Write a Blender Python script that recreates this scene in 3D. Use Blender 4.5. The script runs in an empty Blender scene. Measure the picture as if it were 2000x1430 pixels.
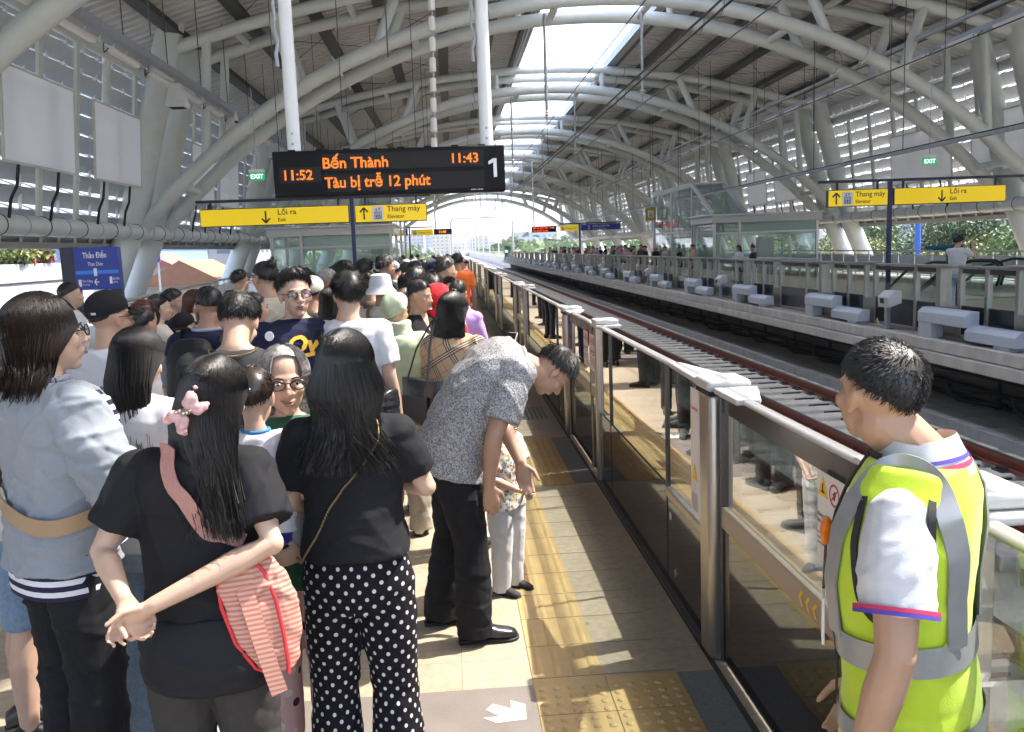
import bpy, bmesh, math, random
import numpy as np
from mathutils import Vector, Matrix

random.seed(7)
rad = math.radians
SC = bpy.context.scene
COL = SC.collection

# ------------------------------------------------------------------ camera, world, sun, exposure
CAM_F, CAM_P, CAM_YAW, CAM_R, CAM_H = 1714.0, .134, .0653, -.0367, 1.83
def _cam():
    p, yaw, r = CAM_P, CAM_YAW, CAM_R
    Fv = np.array([math.sin(yaw)*math.cos(p), math.cos(yaw)*math.cos(p), -math.sin(p)])
    Rv = np.array([math.cos(yaw), -math.sin(yaw), 0.0])
    Uv = np.cross(Rv, Fv)
    c, s = math.cos(r), math.sin(r)
    return c*Rv+s*Uv, -s*Rv+c*Uv, Fv
cR, cU, cF = _cam()
cam = bpy.data.cameras.new('camera')
cam.lens = 36.0*CAM_F/2000.0
cam.sensor_width = 36.0
cam.sensor_fit = 'HORIZONTAL'
cam.clip_start = .05
cam.clip_end = 8000
camo = bpy.data.objects.new('camera', cam)
COL.objects.link(camo)
camo.matrix_world = Matrix(((cR[0], cU[0], -cF[0], 0), (cR[1], cU[1], -cF[1], 0), (cR[2], cU[2], -cF[2], CAM_H), (0, 0, 0, 1)))
SC.camera = camo

SUN_EL, SUN_AZ = 56.2, 15.0           # elevation; azimuth from +X towards +Y
W = bpy.data.worlds.new('World')
SC.world = W
W.use_nodes = True
nt = W.node_tree
bg = nt.nodes['Background']
sky = nt.nodes.new('ShaderNodeTexSky')
sky.sky_type = 'NISHITA'
sky.sun_disc = False
sky.sun_elevation = rad(SUN_EL)
sky.sun_rotation = rad(90-SUN_AZ)
sky.air_density = .8
sky.dust_density = 3.0
sky.ozone_density = .4
nt.links.new(sky.outputs[0], bg.inputs[0])
bg.inputs[1].default_value = .15
sl = bpy.data.lights.new('sun', 'SUN')
sl.energy = 2.1
sl.angle = rad(.53)
sl.color = (1, .95, .87)
so = bpy.data.objects.new('sun', sl)
COL.objects.link(so)
_sd = Vector((math.cos(rad(SUN_AZ))*math.cos(rad(SUN_EL)), math.sin(rad(SUN_AZ))*math.cos(rad(SUN_EL)), math.sin(rad(SUN_EL))))
so.rotation_euler = _sd.to_track_quat('Z', 'Y').to_euler()
so.location = (20, 10, 30)
SC.view_settings.view_transform = 'Standard'
SC.view_settings.look = 'None'
SC.view_settings.exposure = 2.45
SC.view_settings.gamma = 1
SC.view_settings.use_curve_mapping = False
SC.render.engine = 'CYCLES'
cy = SC.cycles
cy.max_bounces = 10
cy.diffuse_bounces = 5
cy.glossy_bounces = 5
cy.transmission_bounces = 6
cy.transparent_max_bounces = 40
cy.sample_clamp_indirect = 6
cy.caustics_reflective = False
cy.caustics_refractive = False
cy.use_denoising = True

# ------------------------------------------------------------------ materials
MATS = {}
def M(name, col=(.5, .5, .5), rough=.5, metal=0.0, var=0.0, vs=6.0, bump=0.0, bs=60.0, spec=.5, emit=None, es=1.0, coat=0.0, sheen=0.0, stretch=None):
    if name in MATS: return MATS[name]
    m = bpy.data.materials.new(name); MATS[name] = m
    m.use_nodes = True
    n = m.node_tree; b = n.nodes['Principled BSDF']
    b.inputs['Base Color'].default_value = (*col, 1)
    b.inputs['Roughness'].default_value = rough
    b.inputs['Metallic'].default_value = metal
    b.inputs['Specular IOR Level'].default_value = spec
    if coat: b.inputs['Coat Weight'].default_value = coat
    if sheen:
        b.inputs['Sheen Weight'].default_value = sheen
        b.inputs['Sheen Roughness'].default_value = .5
    if emit:
        b.inputs['Emission Color'].default_value = (*emit, 1)
        b.inputs['Emission Strength'].default_value = es
    if var or bump:
        tc = n.nodes.new('ShaderNodeTexCoord')
        oi = n.nodes.new('ShaderNodeObjectInfo')
        ad = n.nodes.new('ShaderNodeVectorMath'); ad.operation = 'MULTIPLY_ADD'
        cmb = n.nodes.new('ShaderNodeCombineXYZ')
        for i in range(3): n.links.new(oi.outputs['Random'], cmb.inputs[i])
        n.links.new(cmb.outputs[0], ad.inputs[0]); ad.inputs[1].default_value = (37, 53, 71)
        n.links.new(tc.outputs['Object'], ad.inputs[2])
        src = ad.outputs[0]
        if stretch:
            mp = n.nodes.new('ShaderNodeVectorMath'); mp.operation = 'MULTIPLY'
            mp.inputs[1].default_value = stretch
            n.links.new(src, mp.inputs[0]); src = mp.outputs[0]
        if var:
            nz = n.nodes.new('ShaderNodeTexNoise'); nz.inputs['Scale'].default_value = vs
            nz.inputs['Detail'].default_value = 6; nz.inputs['Roughness'].default_value = .65
            n.links.new(src, nz.inputs['Vector'])
            mr = n.nodes.new('ShaderNodeMapRange')
            mr.inputs['From Min'].default_value = .3; mr.inputs['From Max'].default_value = .7
            mr.inputs['To Min'].default_value = 1-var; mr.inputs['To Max'].default_value = 1+var
            n.links.new(nz.outputs['Fac'], mr.inputs['Value'])
            mx = n.nodes.new('ShaderNodeVectorMath'); mx.operation = 'SCALE'
            mx.inputs[0].default_value = col
            n.links.new(mr.outputs[0], mx.inputs['Scale'])
            n.links.new(mx.outputs[0], b.inputs['Base Color'])
            mr2 = n.nodes.new('ShaderNodeMapRange')
            mr2.inputs['To Min'].default_value = max(0, rough-.12); mr2.inputs['To Max'].default_value = min(1, rough+.12)
            n.links.new(nz.outputs['Fac'], mr2.inputs['Value'])
            n.links.new(mr2.outputs[0], b.inputs['Roughness'])
        if bump:
            nb = n.nodes.new('ShaderNodeTexNoise'); nb.inputs['Scale'].default_value = bs
            nb.inputs['Detail'].default_value = 4
            n.links.new(src, nb.inputs['Vector'])
            bp = n.nodes.new('ShaderNodeBump'); bp.inputs['Strength'].default_value = bump
            bp.inputs['Distance'].default_value = .01
            n.links.new(nb.outputs['Fac'], bp.inputs['Height'])
            n.links.new(bp.outputs[0], b.inputs['Normal'])
    return m

def glass(name, tint=(.86, .9, .89), refl=1.0, rough=.0, opac=0.0, ocol=(.6, .65, .65)):
    if name in MATS: return MATS[name]
    m = bpy.data.materials.new(name); MATS[name] = m
    m.use_nodes = True
    n = m.node_tree; n.nodes.remove(n.nodes['Principled BSDF'])
    out = n.nodes['Material Output']
    tr = n.nodes.new('ShaderNodeBsdfTransparent'); tr.inputs[0].default_value = (*tint, 1)
    gl = n.nodes.new('ShaderNodeBsdfGlossy'); gl.inputs['Roughness'].default_value = rough
    fr = n.nodes.new('ShaderNodeFresnel'); fr.inputs[0].default_value = 1.5
    ge = n.nodes.new('ShaderNodeNewGeometry')
    ir = n.nodes.new('ShaderNodeMapRange'); ir.inputs['To Min'].default_value = 1.5; ir.inputs['To Max'].default_value = 1/1.5
    n.links.new(ge.outputs['Backfacing'], ir.inputs['Value']); n.links.new(ir.outputs[0], fr.inputs[0])
    mu = n.nodes.new('ShaderNodeMath'); mu.operation = 'MULTIPLY'; mu.use_clamp = True
    mu.inputs[1].default_value = refl
    n.links.new(fr.outputs[0], mu.inputs[0])
    mx = n.nodes.new('ShaderNodeMixShader')
    n.links.new(mu.outputs[0], mx.inputs[0])
    if opac:
        df = n.nodes.new('ShaderNodeBsdfDiffuse'); df.inputs[0].default_value = (*ocol, 1)
        m2 = n.nodes.new('ShaderNodeMixShader'); m2.inputs[0].default_value = opac
        n.links.new(tr.outputs[0], m2.inputs[1]); n.links.new(df.outputs[0], m2.inputs[2])
        n.links.new(m2.outputs[0], mx.inputs[1])
    else:
        n.links.new(tr.outputs[0], mx.inputs[1])
    n.links.new(gl.outputs[0], mx.inputs[2])
    n.links.new(mx.outputs[0], out.inputs[0])
    return m

# ------------------------------------------------------------------ mesh helpers
class MB:
    def __init__(s): s.v = []; s.f = []; s.sm = []; s.mi = []; s.cur = 0
    def add(s, vs, fs, smooth=False):
        o = len(s.v); s.v += [tuple(p) for p in vs]
        s.f += [tuple(i+o for i in f) for f in fs]
        s.sm += [smooth]*len(fs); s.mi += [s.cur]*len(fs)
        return s
    def box(s, x0, x1, y0, y1, z0, z1, Mx=None):
        vs = [(x0, y0, z0), (x1, y0, z0), (x1, y1, z0), (x0, y1, z0), (x0, y0, z1), (x1, y0, z1), (x1, y1, z1), (x0, y1, z1)]
        if Mx is not None: vs = [tuple(Mx @ Vector(v)) for v in vs]
        return s.add(vs, [(0, 3, 2, 1), (4, 5, 6, 7), (0, 1, 5, 4), (1, 2, 6, 5), (2, 3, 7, 6), (3, 0, 4, 7)])
    def beam(s, a, b, w, h, up=(0, 0, 1)):
        a = Vector(a); b = Vector(b); t = (b-a).normalized()
        u = Vector(up); r = t.cross(u)
        if r.length < 1e-4: r = t.cross(Vector((1, 0, 0)))
        r.normalize(); u = r.cross(t)
        vs = []
        for p in (a, b):
            for (i, j) in ((-1, -1), (1, -1), (1, 1), (-1, 1)):
                vs.append(p+r*(i*w/2)+u*(j*h/2))
        return s.add(vs, [(0, 3, 2, 1), (4, 5, 6, 7), (0, 1, 5, 4), (1, 2, 6, 5), (2, 3, 7, 6), (3, 0, 4, 7)])
    def tube(s, pts, r, n=12, cap=True):
        pts = [Vector(p) for p in pts]; k = len(pts)
        rs = r if isinstance(r, (list, tuple)) else [r]*k
        t0 = (pts[1]-pts[0]).normalized()
        u = t0.cross(Vector((0, 0, 1)))
        if u.length < 1e-3: u = t0.cross(Vector((0, 1, 0)))
        u.normalize(); vs = []
        for i in range(k):
            if i == 0: t = pts[1]-pts[0]
            elif i == k-1: t = pts[-1]-pts[-2]
            else: t = (pts[i+1]-pts[i]).normalized()+(pts[i]-pts[i-1]).normalized()
            t = t.normalized()
            u = (u-t*u.dot(t)).normalized(); w = t.cross(u)
            for j in range(n):
                a = 2*math.pi*j/n
                vs.append(pts[i]+(u*math.cos(a)+w*math.sin(a))*rs[i])
        fs = [(i*n+j, i*n+(j+1) % n, (i+1)*n+(j+1) % n, (i+1)*n+j) for i in range(k-1) for j in range(n)]
        s.add(vs, fs, True)
        if cap:
            o = len(s.v)-len(vs)
            s.f += [tuple(o+j for j in reversed(range(n))), tuple(o+(k-1)*n+j for j in range(n))]
            s.sm += [False]*2; s.mi += [s.cur]*2
        return s
    def prism(s, poly, a, b, axis='y'):
        # poly in the two other axes, extruded from a to b along axis
        def P(p, t):
            if axis == 'y': return (p[0], t, p[1])
            if axis == 'x': return (t, p[0], p[1])
            return (p[0], p[1], t)
        n = len(poly)
        vs = [P(p, a) for p in poly]+[P(p, b) for p in poly]
        fs = [tuple(range(n)), tuple(reversed(range(n, 2*n)))]+[(i, i+n, (i+1) % n+n, (i+1) % n) for i in range(n)]
        return s.add(vs, fs)
    def ell(s, c, r, nu=14, nv=9):
        vs = []; fs = []
        for i in range(nv+1):
            t = math.pi*i/nv
            for j in range(nu):
                a = 2*math.pi*j/nu
                vs.append((c[0]+r[0]*math.sin(t)*math.cos(a), c[1]+r[1]*math.sin(t)*math.sin(a), c[2]+r[2]*math.cos(t)))
        for i in range(nv):
            for j in range(nu):
                fs.append((i*nu+j, (i+1)*nu+j, (i+1)*nu+(j+1) % nu, i*nu+(j+1) % nu))
        return s.add(vs, fs, True)
    def lathe(s, prof, c=(0, 0, 0), n=16):
        vs = []; fs = []
        for (r, z) in prof:
            for j in range(n):
                a = 2*math.pi*j/n
                vs.append((c[0]+r*math.cos(a), c[1]+r*math.sin(a), c[2]+z))
        for i in range(len(prof)-1):
            for j in range(n):
                fs.append((i*n+j, i*n+(j+1) % n, (i+1)*n+(j+1) % n, (i+1)*n+j))
        return s.add(vs, fs, True)
    def mesh(s, name, mats):
        me = bpy.data.meshes.new(name)
        me.from_pydata(s.v, [], s.f)
        me.polygons.foreach_set('use_smooth', s.sm)
        if not isinstance(mats, (list, tuple)): mats = [mats]
        for m in mats: me.materials.append(m)
        if len(mats) > 1: me.polygons.foreach_set('material_index', s.mi)
        me.set_sharp_from_angle(angle=rad(55))
        me.update()
        return me
    def build(s, name, mats, parent=None, bevel=0, loc=None, rotz=None, fix=False, seg=2):
        me = s.mesh(name, mats)
        if fix:
            bm = bmesh.new(); bm.from_mesh(me); bmesh.ops.recalc_face_normals(bm, faces=bm.faces); bm.to_mesh(me); bm.free()
        o = bpy.data.objects.new(name, me); COL.objects.link(o)
        if parent: o.parent = parent
        if loc: o.location = loc
        if rotz: o.rotation_euler[2] = rotz
        if bevel:
            b = o.modifiers.new('bevel', 'BEVEL'); b.width = bevel; b.segments = seg; b.limit_method = 'ANGLE'; b.angle_limit = rad(40)
            b.harden_normals = False
        return o

KIDS = {}
def tag(o, label=None, cat=None, group=None, kind=None):
    if label: o['label'] = label
    if cat: o['category'] = cat
    if group: o['group'] = group
    if kind: o['kind'] = kind
    return o
def empty(name, label, cat, loc=(0, 0, 0), rz=0, group=None):
    o = bpy.data.objects.new(name, None); COL.objects.link(o)
    o.empty_display_size = .2
    o.location = loc; o.rotation_euler = (0, 0, rz)
    return tag(o, label, cat, group)
def struct(o): o['kind'] = 'structure'; return o
def dup(root, loc=None, rz=None, label=None):
    def rec(o, par):
        c = o.copy(); COL.objects.link(c)
        if par: c.parent = par
        for ch in list(o.children): rec(ch, c)
        return c
    r = rec(root, None)
    if loc is not None: r.location = loc
    if rz is not None: r.rotation_euler = (0, 0, rz)
    if label: r['label'] = label
    return r

def text(s, size, m, name='lettering', parent=None, loc=(0, 0, 0), rot=(rad(90), 0, 0), ext=.0015, align='LEFT', sx=1.0, shear=0, bold=0.0):
    cu = bpy.data.curves.new('txt', 'FONT')
    cu.body = s; cu.size = size; cu.extrude = ext; cu.align_x = align
    cu.resolution_u = 3; cu.shear = shear; cu.offset = bold
    o = bpy.data.objects.new('txt', cu); COL.objects.link(o)
    bpy.context.view_layer.update()
    dg = bpy.context.evaluated_depsgraph_get()
    me = bpy.data.meshes.new_from_object(o.evaluated_get(dg))
    bpy.data.objects.remove(o)
    me.materials.clear(); me.materials.append(m); me.name = name
    r = bpy.data.objects.new(name, me); COL.objects.link(r)
    if parent: r.parent = parent
    r.location = loc; r.rotation_euler = rot; r.scale = (sx, 1, 1)
    return r
# ------------------------------------------------------------------ shared materials
steel = M('brushed_steel', (.42, .39, .35), .32, .9, var=.12, vs=3, stretch=(30, 30, 1))
steel_far = M('satin_steel', (.33, .32, .30), .4, .7, var=.1, vs=4)
white_cap = M('white_moulding', (.47, .46, .44), .42, var=.05, vs=5)
black_panel = M('black_glass_panel', (.010, .010, .013), .05, spec=1.0)
black_panel.node_tree.nodes['Principled BSDF'].inputs['IOR'].default_value = 1.9
dark_navy_panel = M('dark_panel', (.02, .022, .032), .25)
rubber = M('black_rubber', (.012, .012, .012), .7)
paint = M('pale_grey_paint', (.56, .59, .57), .45, var=.06, vs=2.5)
paint_w = M('white_paint', (.72, .73, .73), .45, var=.04, vs=4)
galv = M('galvanised_steel', (.36, .38, .41), .45, .6, var=.15, vs=9)
dark_steel = M('dark_steel', (.06, .06, .065), .5, .3)
navy = M('navy_paint', (.012, .02, .095), .35)
navy_dark = M('dark_navy_paint', (.016, .02, .045), .4)
yellow = M('yellow_sign_face', (.95, .68, .008), .4, emit=(1, .68, .01), es=.06)
black = M('black_print', (.012, .012, .014), .5)
white = M('white_print', (.8, .8, .8), .5)
concrete = M('concrete', (.40, .38, .355), .85, var=.22, vs=2.2, bump=.25, bs=40)
concrete_l = M('pale_concrete', (.47, .45, .42), .85, var=.2, vs=3, bump=.2, bs=50, stretch=(1, 1, .35))
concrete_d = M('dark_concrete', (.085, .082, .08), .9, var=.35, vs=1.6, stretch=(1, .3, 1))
sleeper_m = M('sleeper_concrete', (.68, .63, .53), .85, var=.16, vs=5, bump=.2, bs=60)
rail_m = M('oxide_red_rail', (.25, .066, .042), .55, var=.2, vs=4)
rail_top = M('worn_rail_head', (.16, .12, .10), .4, .7, var=.2, vs=8)
psd_glass = glass('door_glass', (.84, .88, .86), 2.6)
far_glass = glass('green_tinted_glass', (.93, .97, .955), 1.0)
lift_glass = glass('lift_glass', (.90, .96, .94), 1.2, opac=.14, ocol=(.66, .78, .75))

# ------------------------------------------------------------------ platform, track bed (the setting)
PSDX = 1.09
def floor_mat(name, c1, c2, size, mortar=(.2, .17, .14)):
    m = bpy.data.materials.new(name); m.use_nodes = True
    n = m.node_tree; b = n.nodes['Principled BSDF']
    tc = n.nodes.new('ShaderNodeTexCoord')
    br = n.nodes.new('ShaderNodeTexBrick'); br.offset = 0; br.squash = 1
    br.inputs['Color1'].default_value = (*c1, 1); br.inputs['Color2'].default_value = (*c2, 1)
    br.inputs['Mortar'].default_value = (*mortar, 1)
    br.inputs['Scale'].default_value = 1
    br.inputs['Mortar Size'].default_value = .0022
    br.inputs['Mortar Smooth'].default_value = .2
    br.inputs['Brick Width'].default_value = size; br.inputs['Row Height'].default_value = size
    mp = n.nodes.new('ShaderNodeMapping'); mp.inputs['Location'].default_value = (.03, -.13, 0)
    n.links.new(tc.outputs['Object'], mp.inputs[0]); n.links.new(mp.outputs[0], br.inputs['Vector'])
    nz = n.nodes.new('ShaderNodeTexNoise'); nz.inputs['Scale'].default_value = 1.7; nz.inputs['Detail'].default_value = 8; nz.inputs['Roughness'].default_value = .7
    n.links.new(tc.outputs['Object'], nz.inputs['Vector'])
    nz2 = n.nodes.new('ShaderNodeTexNoise'); nz2.inputs['Scale'].default_value = 26; nz2.inputs['Detail'].default_value = 5
    n.links.new(tc.outputs['Object'], nz2.inputs['Vector'])
    ad = n.nodes.new('ShaderNodeMath'); ad.operation = 'ADD'
    n.links.new(nz.outputs[0], ad.inputs[0]); n.links.new(nz2.outputs[0], ad.inputs[1])
    mr = n.nodes.new('ShaderNodeMapRange'); mr.inputs['From Min'].default_value = .7; mr.inputs['From Max'].default_value = 1.3
    mr.inputs['To Min'].default_value = .74; mr.inputs['To Max'].default_value = 1.13
    n.links.new(ad.outputs[0], mr.inputs['Value'])
    vo = n.nodes.new('ShaderNodeTexVoronoi'); vo.inputs['Scale'].default_value = 2.3; n.links.new(tc.outputs['Object'], vo.inputs['Vector'])
    sp = n.nodes.new('ShaderNodeMapRange'); sp.inputs['From Min'].default_value = .018; sp.inputs['From Max'].default_value = .05; sp.inputs['To Min'].default_value = .62; sp.inputs['To Max'].default_value = 1
    n.links.new(vo.outputs['Distance'], sp.inputs['Value'])
    ml = n.nodes.new('ShaderNodeMath'); ml.operation = 'MULTIPLY'; n.links.new(mr.outputs[0], ml.inputs[0]); n.links.new(sp.outputs[0], ml.inputs[1])
    sc = n.nodes.new('ShaderNodeVectorMath'); sc.operation = 'SCALE'
    n.links.new(br.outputs['Color'], sc.inputs[0]); n.links.new(ml.outputs[0], sc.inputs['Scale'])
    n.links.new(sc.outputs[0], b.inputs['Base Color'])
    mr2 = n.nodes.new('ShaderNodeMapRange'); mr2.inputs['To Min'].default_value = .38; mr2.inputs['To Max'].default_value = .68
    n.links.new(nz.outputs[0], mr2.inputs['Value']); n.links.new(mr2.outputs[0], b.inputs['Roughness'])
    bp = n.nodes.new('ShaderNodeBump'); bp.inputs['Strength'].default_value = .12; bp.inputs['Distance'].default_value = .004
    n.links.new(nz2.outputs[0], bp.inputs['Height']); n.links.new(bp.outputs[0], b.inputs['Normal'])
    return m
floor_m = floor_mat('beige_floor_tiles', (.375, .312, .228), (.345, .287, .208), .6)
tact_m = M('yellow_tactile_tile', (.41, .285, .122), .6, var=.16, vs=4, bump=.1, bs=80)
granite_m = M('blue_grey_granite', (.15, .165, .17), .6, var=.4, vs=110)
taupe_m = M('taupe_floor_tile', (.165, .142, .125), .6, var=.1, vs=5, bump=.1, bs=80)

def slab(name, x0, x1, y0, y1, z0, z1, m): return struct(MB().box(x0, x1, y0, y1, z0, z1).build(name, m))
slab('platform_floor', -10.6, 1.40, -4, 139, -.35, 0, floor_m)
slab('platform_edge', 1.40, 1.48, -4, 139, -.55, -.004, concrete_l)
slab('far_platform_floor', 8.42, 21.2, -4, 139, -.30, -.008, floor_m)
slab('track_bed', -1.2, 10.3, -6, 139, -2.0, -1.50, M('bed_concrete', (.50, .47, .41), .9, var=.3, vs=1.4))
# far platform edge: two courses of concrete with a shadow gap between
e = MB()
random.seed(3)
y = -2.0
e.box(8.20, 8.42, -4, 139, -.19, 0)
struct(e.build('far_platform_edge', concrete_l, bevel=.012))
struct(MB().box(8.13, 8.42, -4, 139, -.39, -.205).build('far_platform_edge_beam', concrete_l, bevel=.012))
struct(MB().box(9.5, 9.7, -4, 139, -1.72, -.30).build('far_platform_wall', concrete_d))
struct(MB().box(1.9, 2.05, -6, 139, -1.72, -.55).build('near_platform_wall', concrete_d)) if False else None
struct(MB().box(8.25, 9.5, -4, 139, -1.62, -1.30).build('cable_trough_walkway', M('walkway_concrete', (.42, .425, .43), .8, var=.2, vs=3, bump=.2, bs=40), bevel=.01))
seam = MB()
for k in range(150):
    yy = 6+k*.9
    seam.box(8.25, 9.45, yy-.006, yy+.006, -1.3, -1.297)
seam.box(8.78, 8.79, 0, 139, -1.3, -1.2972)
struct(seam.build('walkway_joint', M('joint', (.12, .12, .12), .9)))

# tracks
def track(xc, label):
    t = empty('railway_track', label, 'railway track', (xc, 0, 0))
    sh = None
    big = MB()
    def sleeper_mb(mb, y):
        mb.box(-1.3, 1.3, y-.16, y+.16, -1.62, -1.335)
        for sx in (-1, 1):
            mb.box(sx*.44-.32 if sx < 0 else .12+.0, sx*.44+.32 if sx > 0 else -.12, y+.16, y+.30, -1.62, -1.40) if False else None
        return mb
    for k in range(200):
        y = 1.2+k*.69
        if k < 96:
            if sh is None:
                sh = MB(); sh.box(-1.32, 1.32, -.20, .20, -1.56, -1.335)
                sh.box(.16, 1.0, .20, .36, -1.56, -1.38)
                o = sh.build('sleeper', sleeper_m, t, bevel=.015); first = o
                cos = []
                for sx in (-.7175, .7175):
                    cl = MB()
                    cl.box(sx-.19, sx+.19, -.11, .11, -1.335, -1.315)
                    for s2 in (-1, 1): cl.box(sx+s2*.11-.04, sx+s2*.11+.04, -.07, .07, -1.316, -1.275)
                    cos.append(cl.build('rail_clip', dark_steel, o))
                br = MB(); br.tube([(.16, .17, -1.36), (.16, .38, -1.36), (.55, .40, -1.36)], .018, 6)
                bo = br.build('bracket', rubber, o)
                o.location = (0, y, 0)
            else:
                o = first.copy(); COL.objects.link(o); o.parent = t; o.location = (0, y, 0)
                for ch in (cos+[bo] if k < 45 else [bo]):
                    c2 = ch.copy(); COL.objects.link(c2); c2.parent = o
        else:
            big.box(-1.32, 1.32, y-.165, y+.165, -1.56, -1.335)
    b = big.build('sleepers', sleeper_m, t); b['kind'] = 'stuff'
    for sx in (-.7175, .7175):
        r = MB()
        r.box(sx-.075, sx+.075, -4, 600, -1.315, -1.298)
        r.box(sx-.012, sx+.012, -4, 600, -1.298, -1.2)
        r.box(sx-.036, sx+.036, -4, 600, -1.2, -1.16)
        ro = r.build('rail', rail_m, t)
        h = MB(); h.box(sx-.034, sx+.034, -4, 600, -1.158, -1.15); h.build('running_surface', rail_top, ro)
    return t
track(3.35, 'nearer railway track with red-brown rails, seen through the glass of the near screen doors')
track(6.55, 'farther railway track with red-brown rails on concrete sleepers beside the far platform edge')

# cables and ducts under the far platform
for (z, r) in ((-1.0, .05), (-.72, .06), (-1.2, .035)):
    tag(MB().tube([(9.4-r, -2, z), (9.4-r, 139, z)], r, 8).build('cable_duct', rubber),
        {-1.0: 'middle black cable run along the wall under the far platform', -.72: 'top black cable run along the wall under the far platform', -1.2: 'lowest and thinnest black cable run along the wall under the far platform'}[z], 'cable', 'cable runs under the far platform')
hc = MB()
hc.tube([(8.6, .0, -.8), (8.65, -.02, -1.0), (8.8, -.12, -1.14), (9.1, -.42, -1.18), (9.32, -.7, -1.18)], .035, 7)
hc.tube([(8.62, .06, -.8), (8.72, .0, -.95), (8.95, -.22, -1.0), (9.3, -.45, -.98)], .028, 7)
h0 = tag(hc.build('hanging_cable', rubber), 'black cable looping down the dark wall under the far platform edge', 'cable', 'cables looping down under the far platform')
for k in range(44):
    y = 10.3+k*2.45+random.uniform(-.5, .5)
    o = h0 if k == 0 else dup(h0)
    o.location = (0, y, random.uniform(-.03, .05)); o.scale = (1, random.uniform(.8, 1.3), 1)
cd = MB()
for k in range(60): cd.box(9.42, 9.5, 3+k*2.3, 3.06+k*2.3, -1.3, -.45)
tag(cd.build('cable_brackets', dark_steel), 'row of dark brackets holding the cable runs under the far platform', 'bracket', kind='stuff')

# tactile paving and floor markings; door blocks are 1.66 m long
POSTS = [3.65, 8.40, 15.0, 21.5]+[28.1+6.6*k for k in range(17)]
tp = MB()
tp.box(.27, .575, 0, 139, 0, .004)
bars = MB(); domes = MB()
blocks = [(p-1.83, p-.15) for p in POSTS]
def dome(x, y):
    r, h = .0175, .006
    prof = [(r, 0), (r*.85, h*.6), (r*.5, h)]
    o = len(domes.v); n = 9
    for (q, z) in prof:
        for j in range(n):
            a = 2*math.pi*j/n
            domes.v.append((x+q*math.cos(a), y+q*math.sin(a), .0045+z))
    domes.f += [(o+i*n+j, o+i*n+(j+1) % n, o+(i+1)*n+(j+1) % n, o+(i+1)*n+j) for i in range(2) for j in range(n)]+[tuple(o+2*n+j for j in range(n))]
    domes.sm += [True]*(2*n)+[False]; domes.mi += [0]*(2*n+1)
for (a, b) in blocks:
    tp.box(.579, .884, a, b, 0, .0043)
y = .1
inb = lambda q: any(a-.02 < q < b+.02 for a, b in blocks)
for k in range(130):
    y = .2+.302*k
    mid = y+.15
    if y > 30: break
    if inb(mid): continue
    for j in range(4):
        x = .27+.0375+j*.0765
        w = .0165
        bars.add([(x-w, y+.012, .004), (x+w, y+.012, .004), (x+w, y+.288, .004), (x-w, y+.288, .004),
                  (x-w*.6, y+.022, .009), (x+w*.6, y+.022, .009), (x+w*.6, y+.278, .009), (x-w*.6, y+.278, .009)],
                 [(4, 5, 6, 7), (0, 1, 5, 4), (1, 2, 6, 5), (2, 3, 7, 6), (3, 0, 4, 7)])
for (a, b) in blocks[:4]:
    ny = int((b-a)/.0604)
    for i in range(ny):
        for j in range(10):
            dome(.27+.0305+j*.0608+(.004 if j > 4 else 0), a+.03+i*.0604)
struct(tp.build('tactile_paving', tact_m))
struct(bars.build('tactile_bars', tact_m)); struct(domes.build('tactile_domes', tact_m))
gr = MB(); ta = MB(); dr = MB()
for (a, b) in blocks:
    gr.box(.888, 1.05, a, b, 0, .003)
    ta.box(-1.5, .266, a-.05, b-.03, 0, .0031)
struct(gr.build('granite_strip', granite_m)); struct(ta.build('boarding_area', taupe_m))
seamt = MB()
for (a, b) in blocks[:6]:
    for xx in (-.32, -.92): seamt.box(xx-.002, xx+.002, a-.05, b-.03, .0031, .0036)
    for yy in (a+.55, a+1.15): seamt.box(-1.5, .266, yy-.002, yy+.002, .0031, .0036)
for k in range(70):
    seamt.box(.268, .885, .2+.302*k-.0018, .2+.302*k+.0018, .004, .0047)
struct(seamt.build('tile_joint', M('tile_joint', (.13, .10, .07), .9)))
dr.box(1.052, 1.075, -4, 139, 0, .004)
struct(dr.build('drain_gap', M('dark_gap', (.03, .028, .025), .8)))
# white arrows painted on the boarding areas
ARW = [(-0.082, -0.039), (-0.015, -0.036), (-0.07, 0.021), (-0.039, 0.063), (0.032, 0.015), (0.033, 0.082), (0.09, 0.042), (0.086, -0.07), (-0.032, -0.081)]
for i, p in enumerate(POSTS[:4]):
    mb = MB(); mb.prism([(x, y) for x, y in ARW], .0033, .0052, 'z')
    o = mb.build('floor_arrow', M('white_floor_paint', (.6, .6, .58), .6, var=.06, vs=30), loc=(0.130, p-0.376, 0), fix=True)
    tag(o, ['white arrow painted on the brown floor tile in the foreground', 'white floor arrow beside the tactile block next to the small child',
            'white floor arrow at the third door hidden by the crowd', 'white floor arrow at the fourth door hidden by the crowd'][i], 'floor marking', 'white floor arrows at the doors')
# metal floor hatch near the child
fh = MB(); fh.box(.55, 1.0, 9.2, 9.9, 0, .004)
hat = tag(fh.build('floor_hatch', M('hatch_metal', (.3, .29, .27), .4, .7)), 'ribbed grey metal plate set in the floor beyond the bending man', 'floor plate')
fr = MB()
for k in range(9): fr.box(.56+.048*k, .58+.048*k, 9.22, 9.88, .004, .008)
fr.build('rib', M('hatch_dark', (.08, .09, .1), .4, .6), hat)
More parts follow.
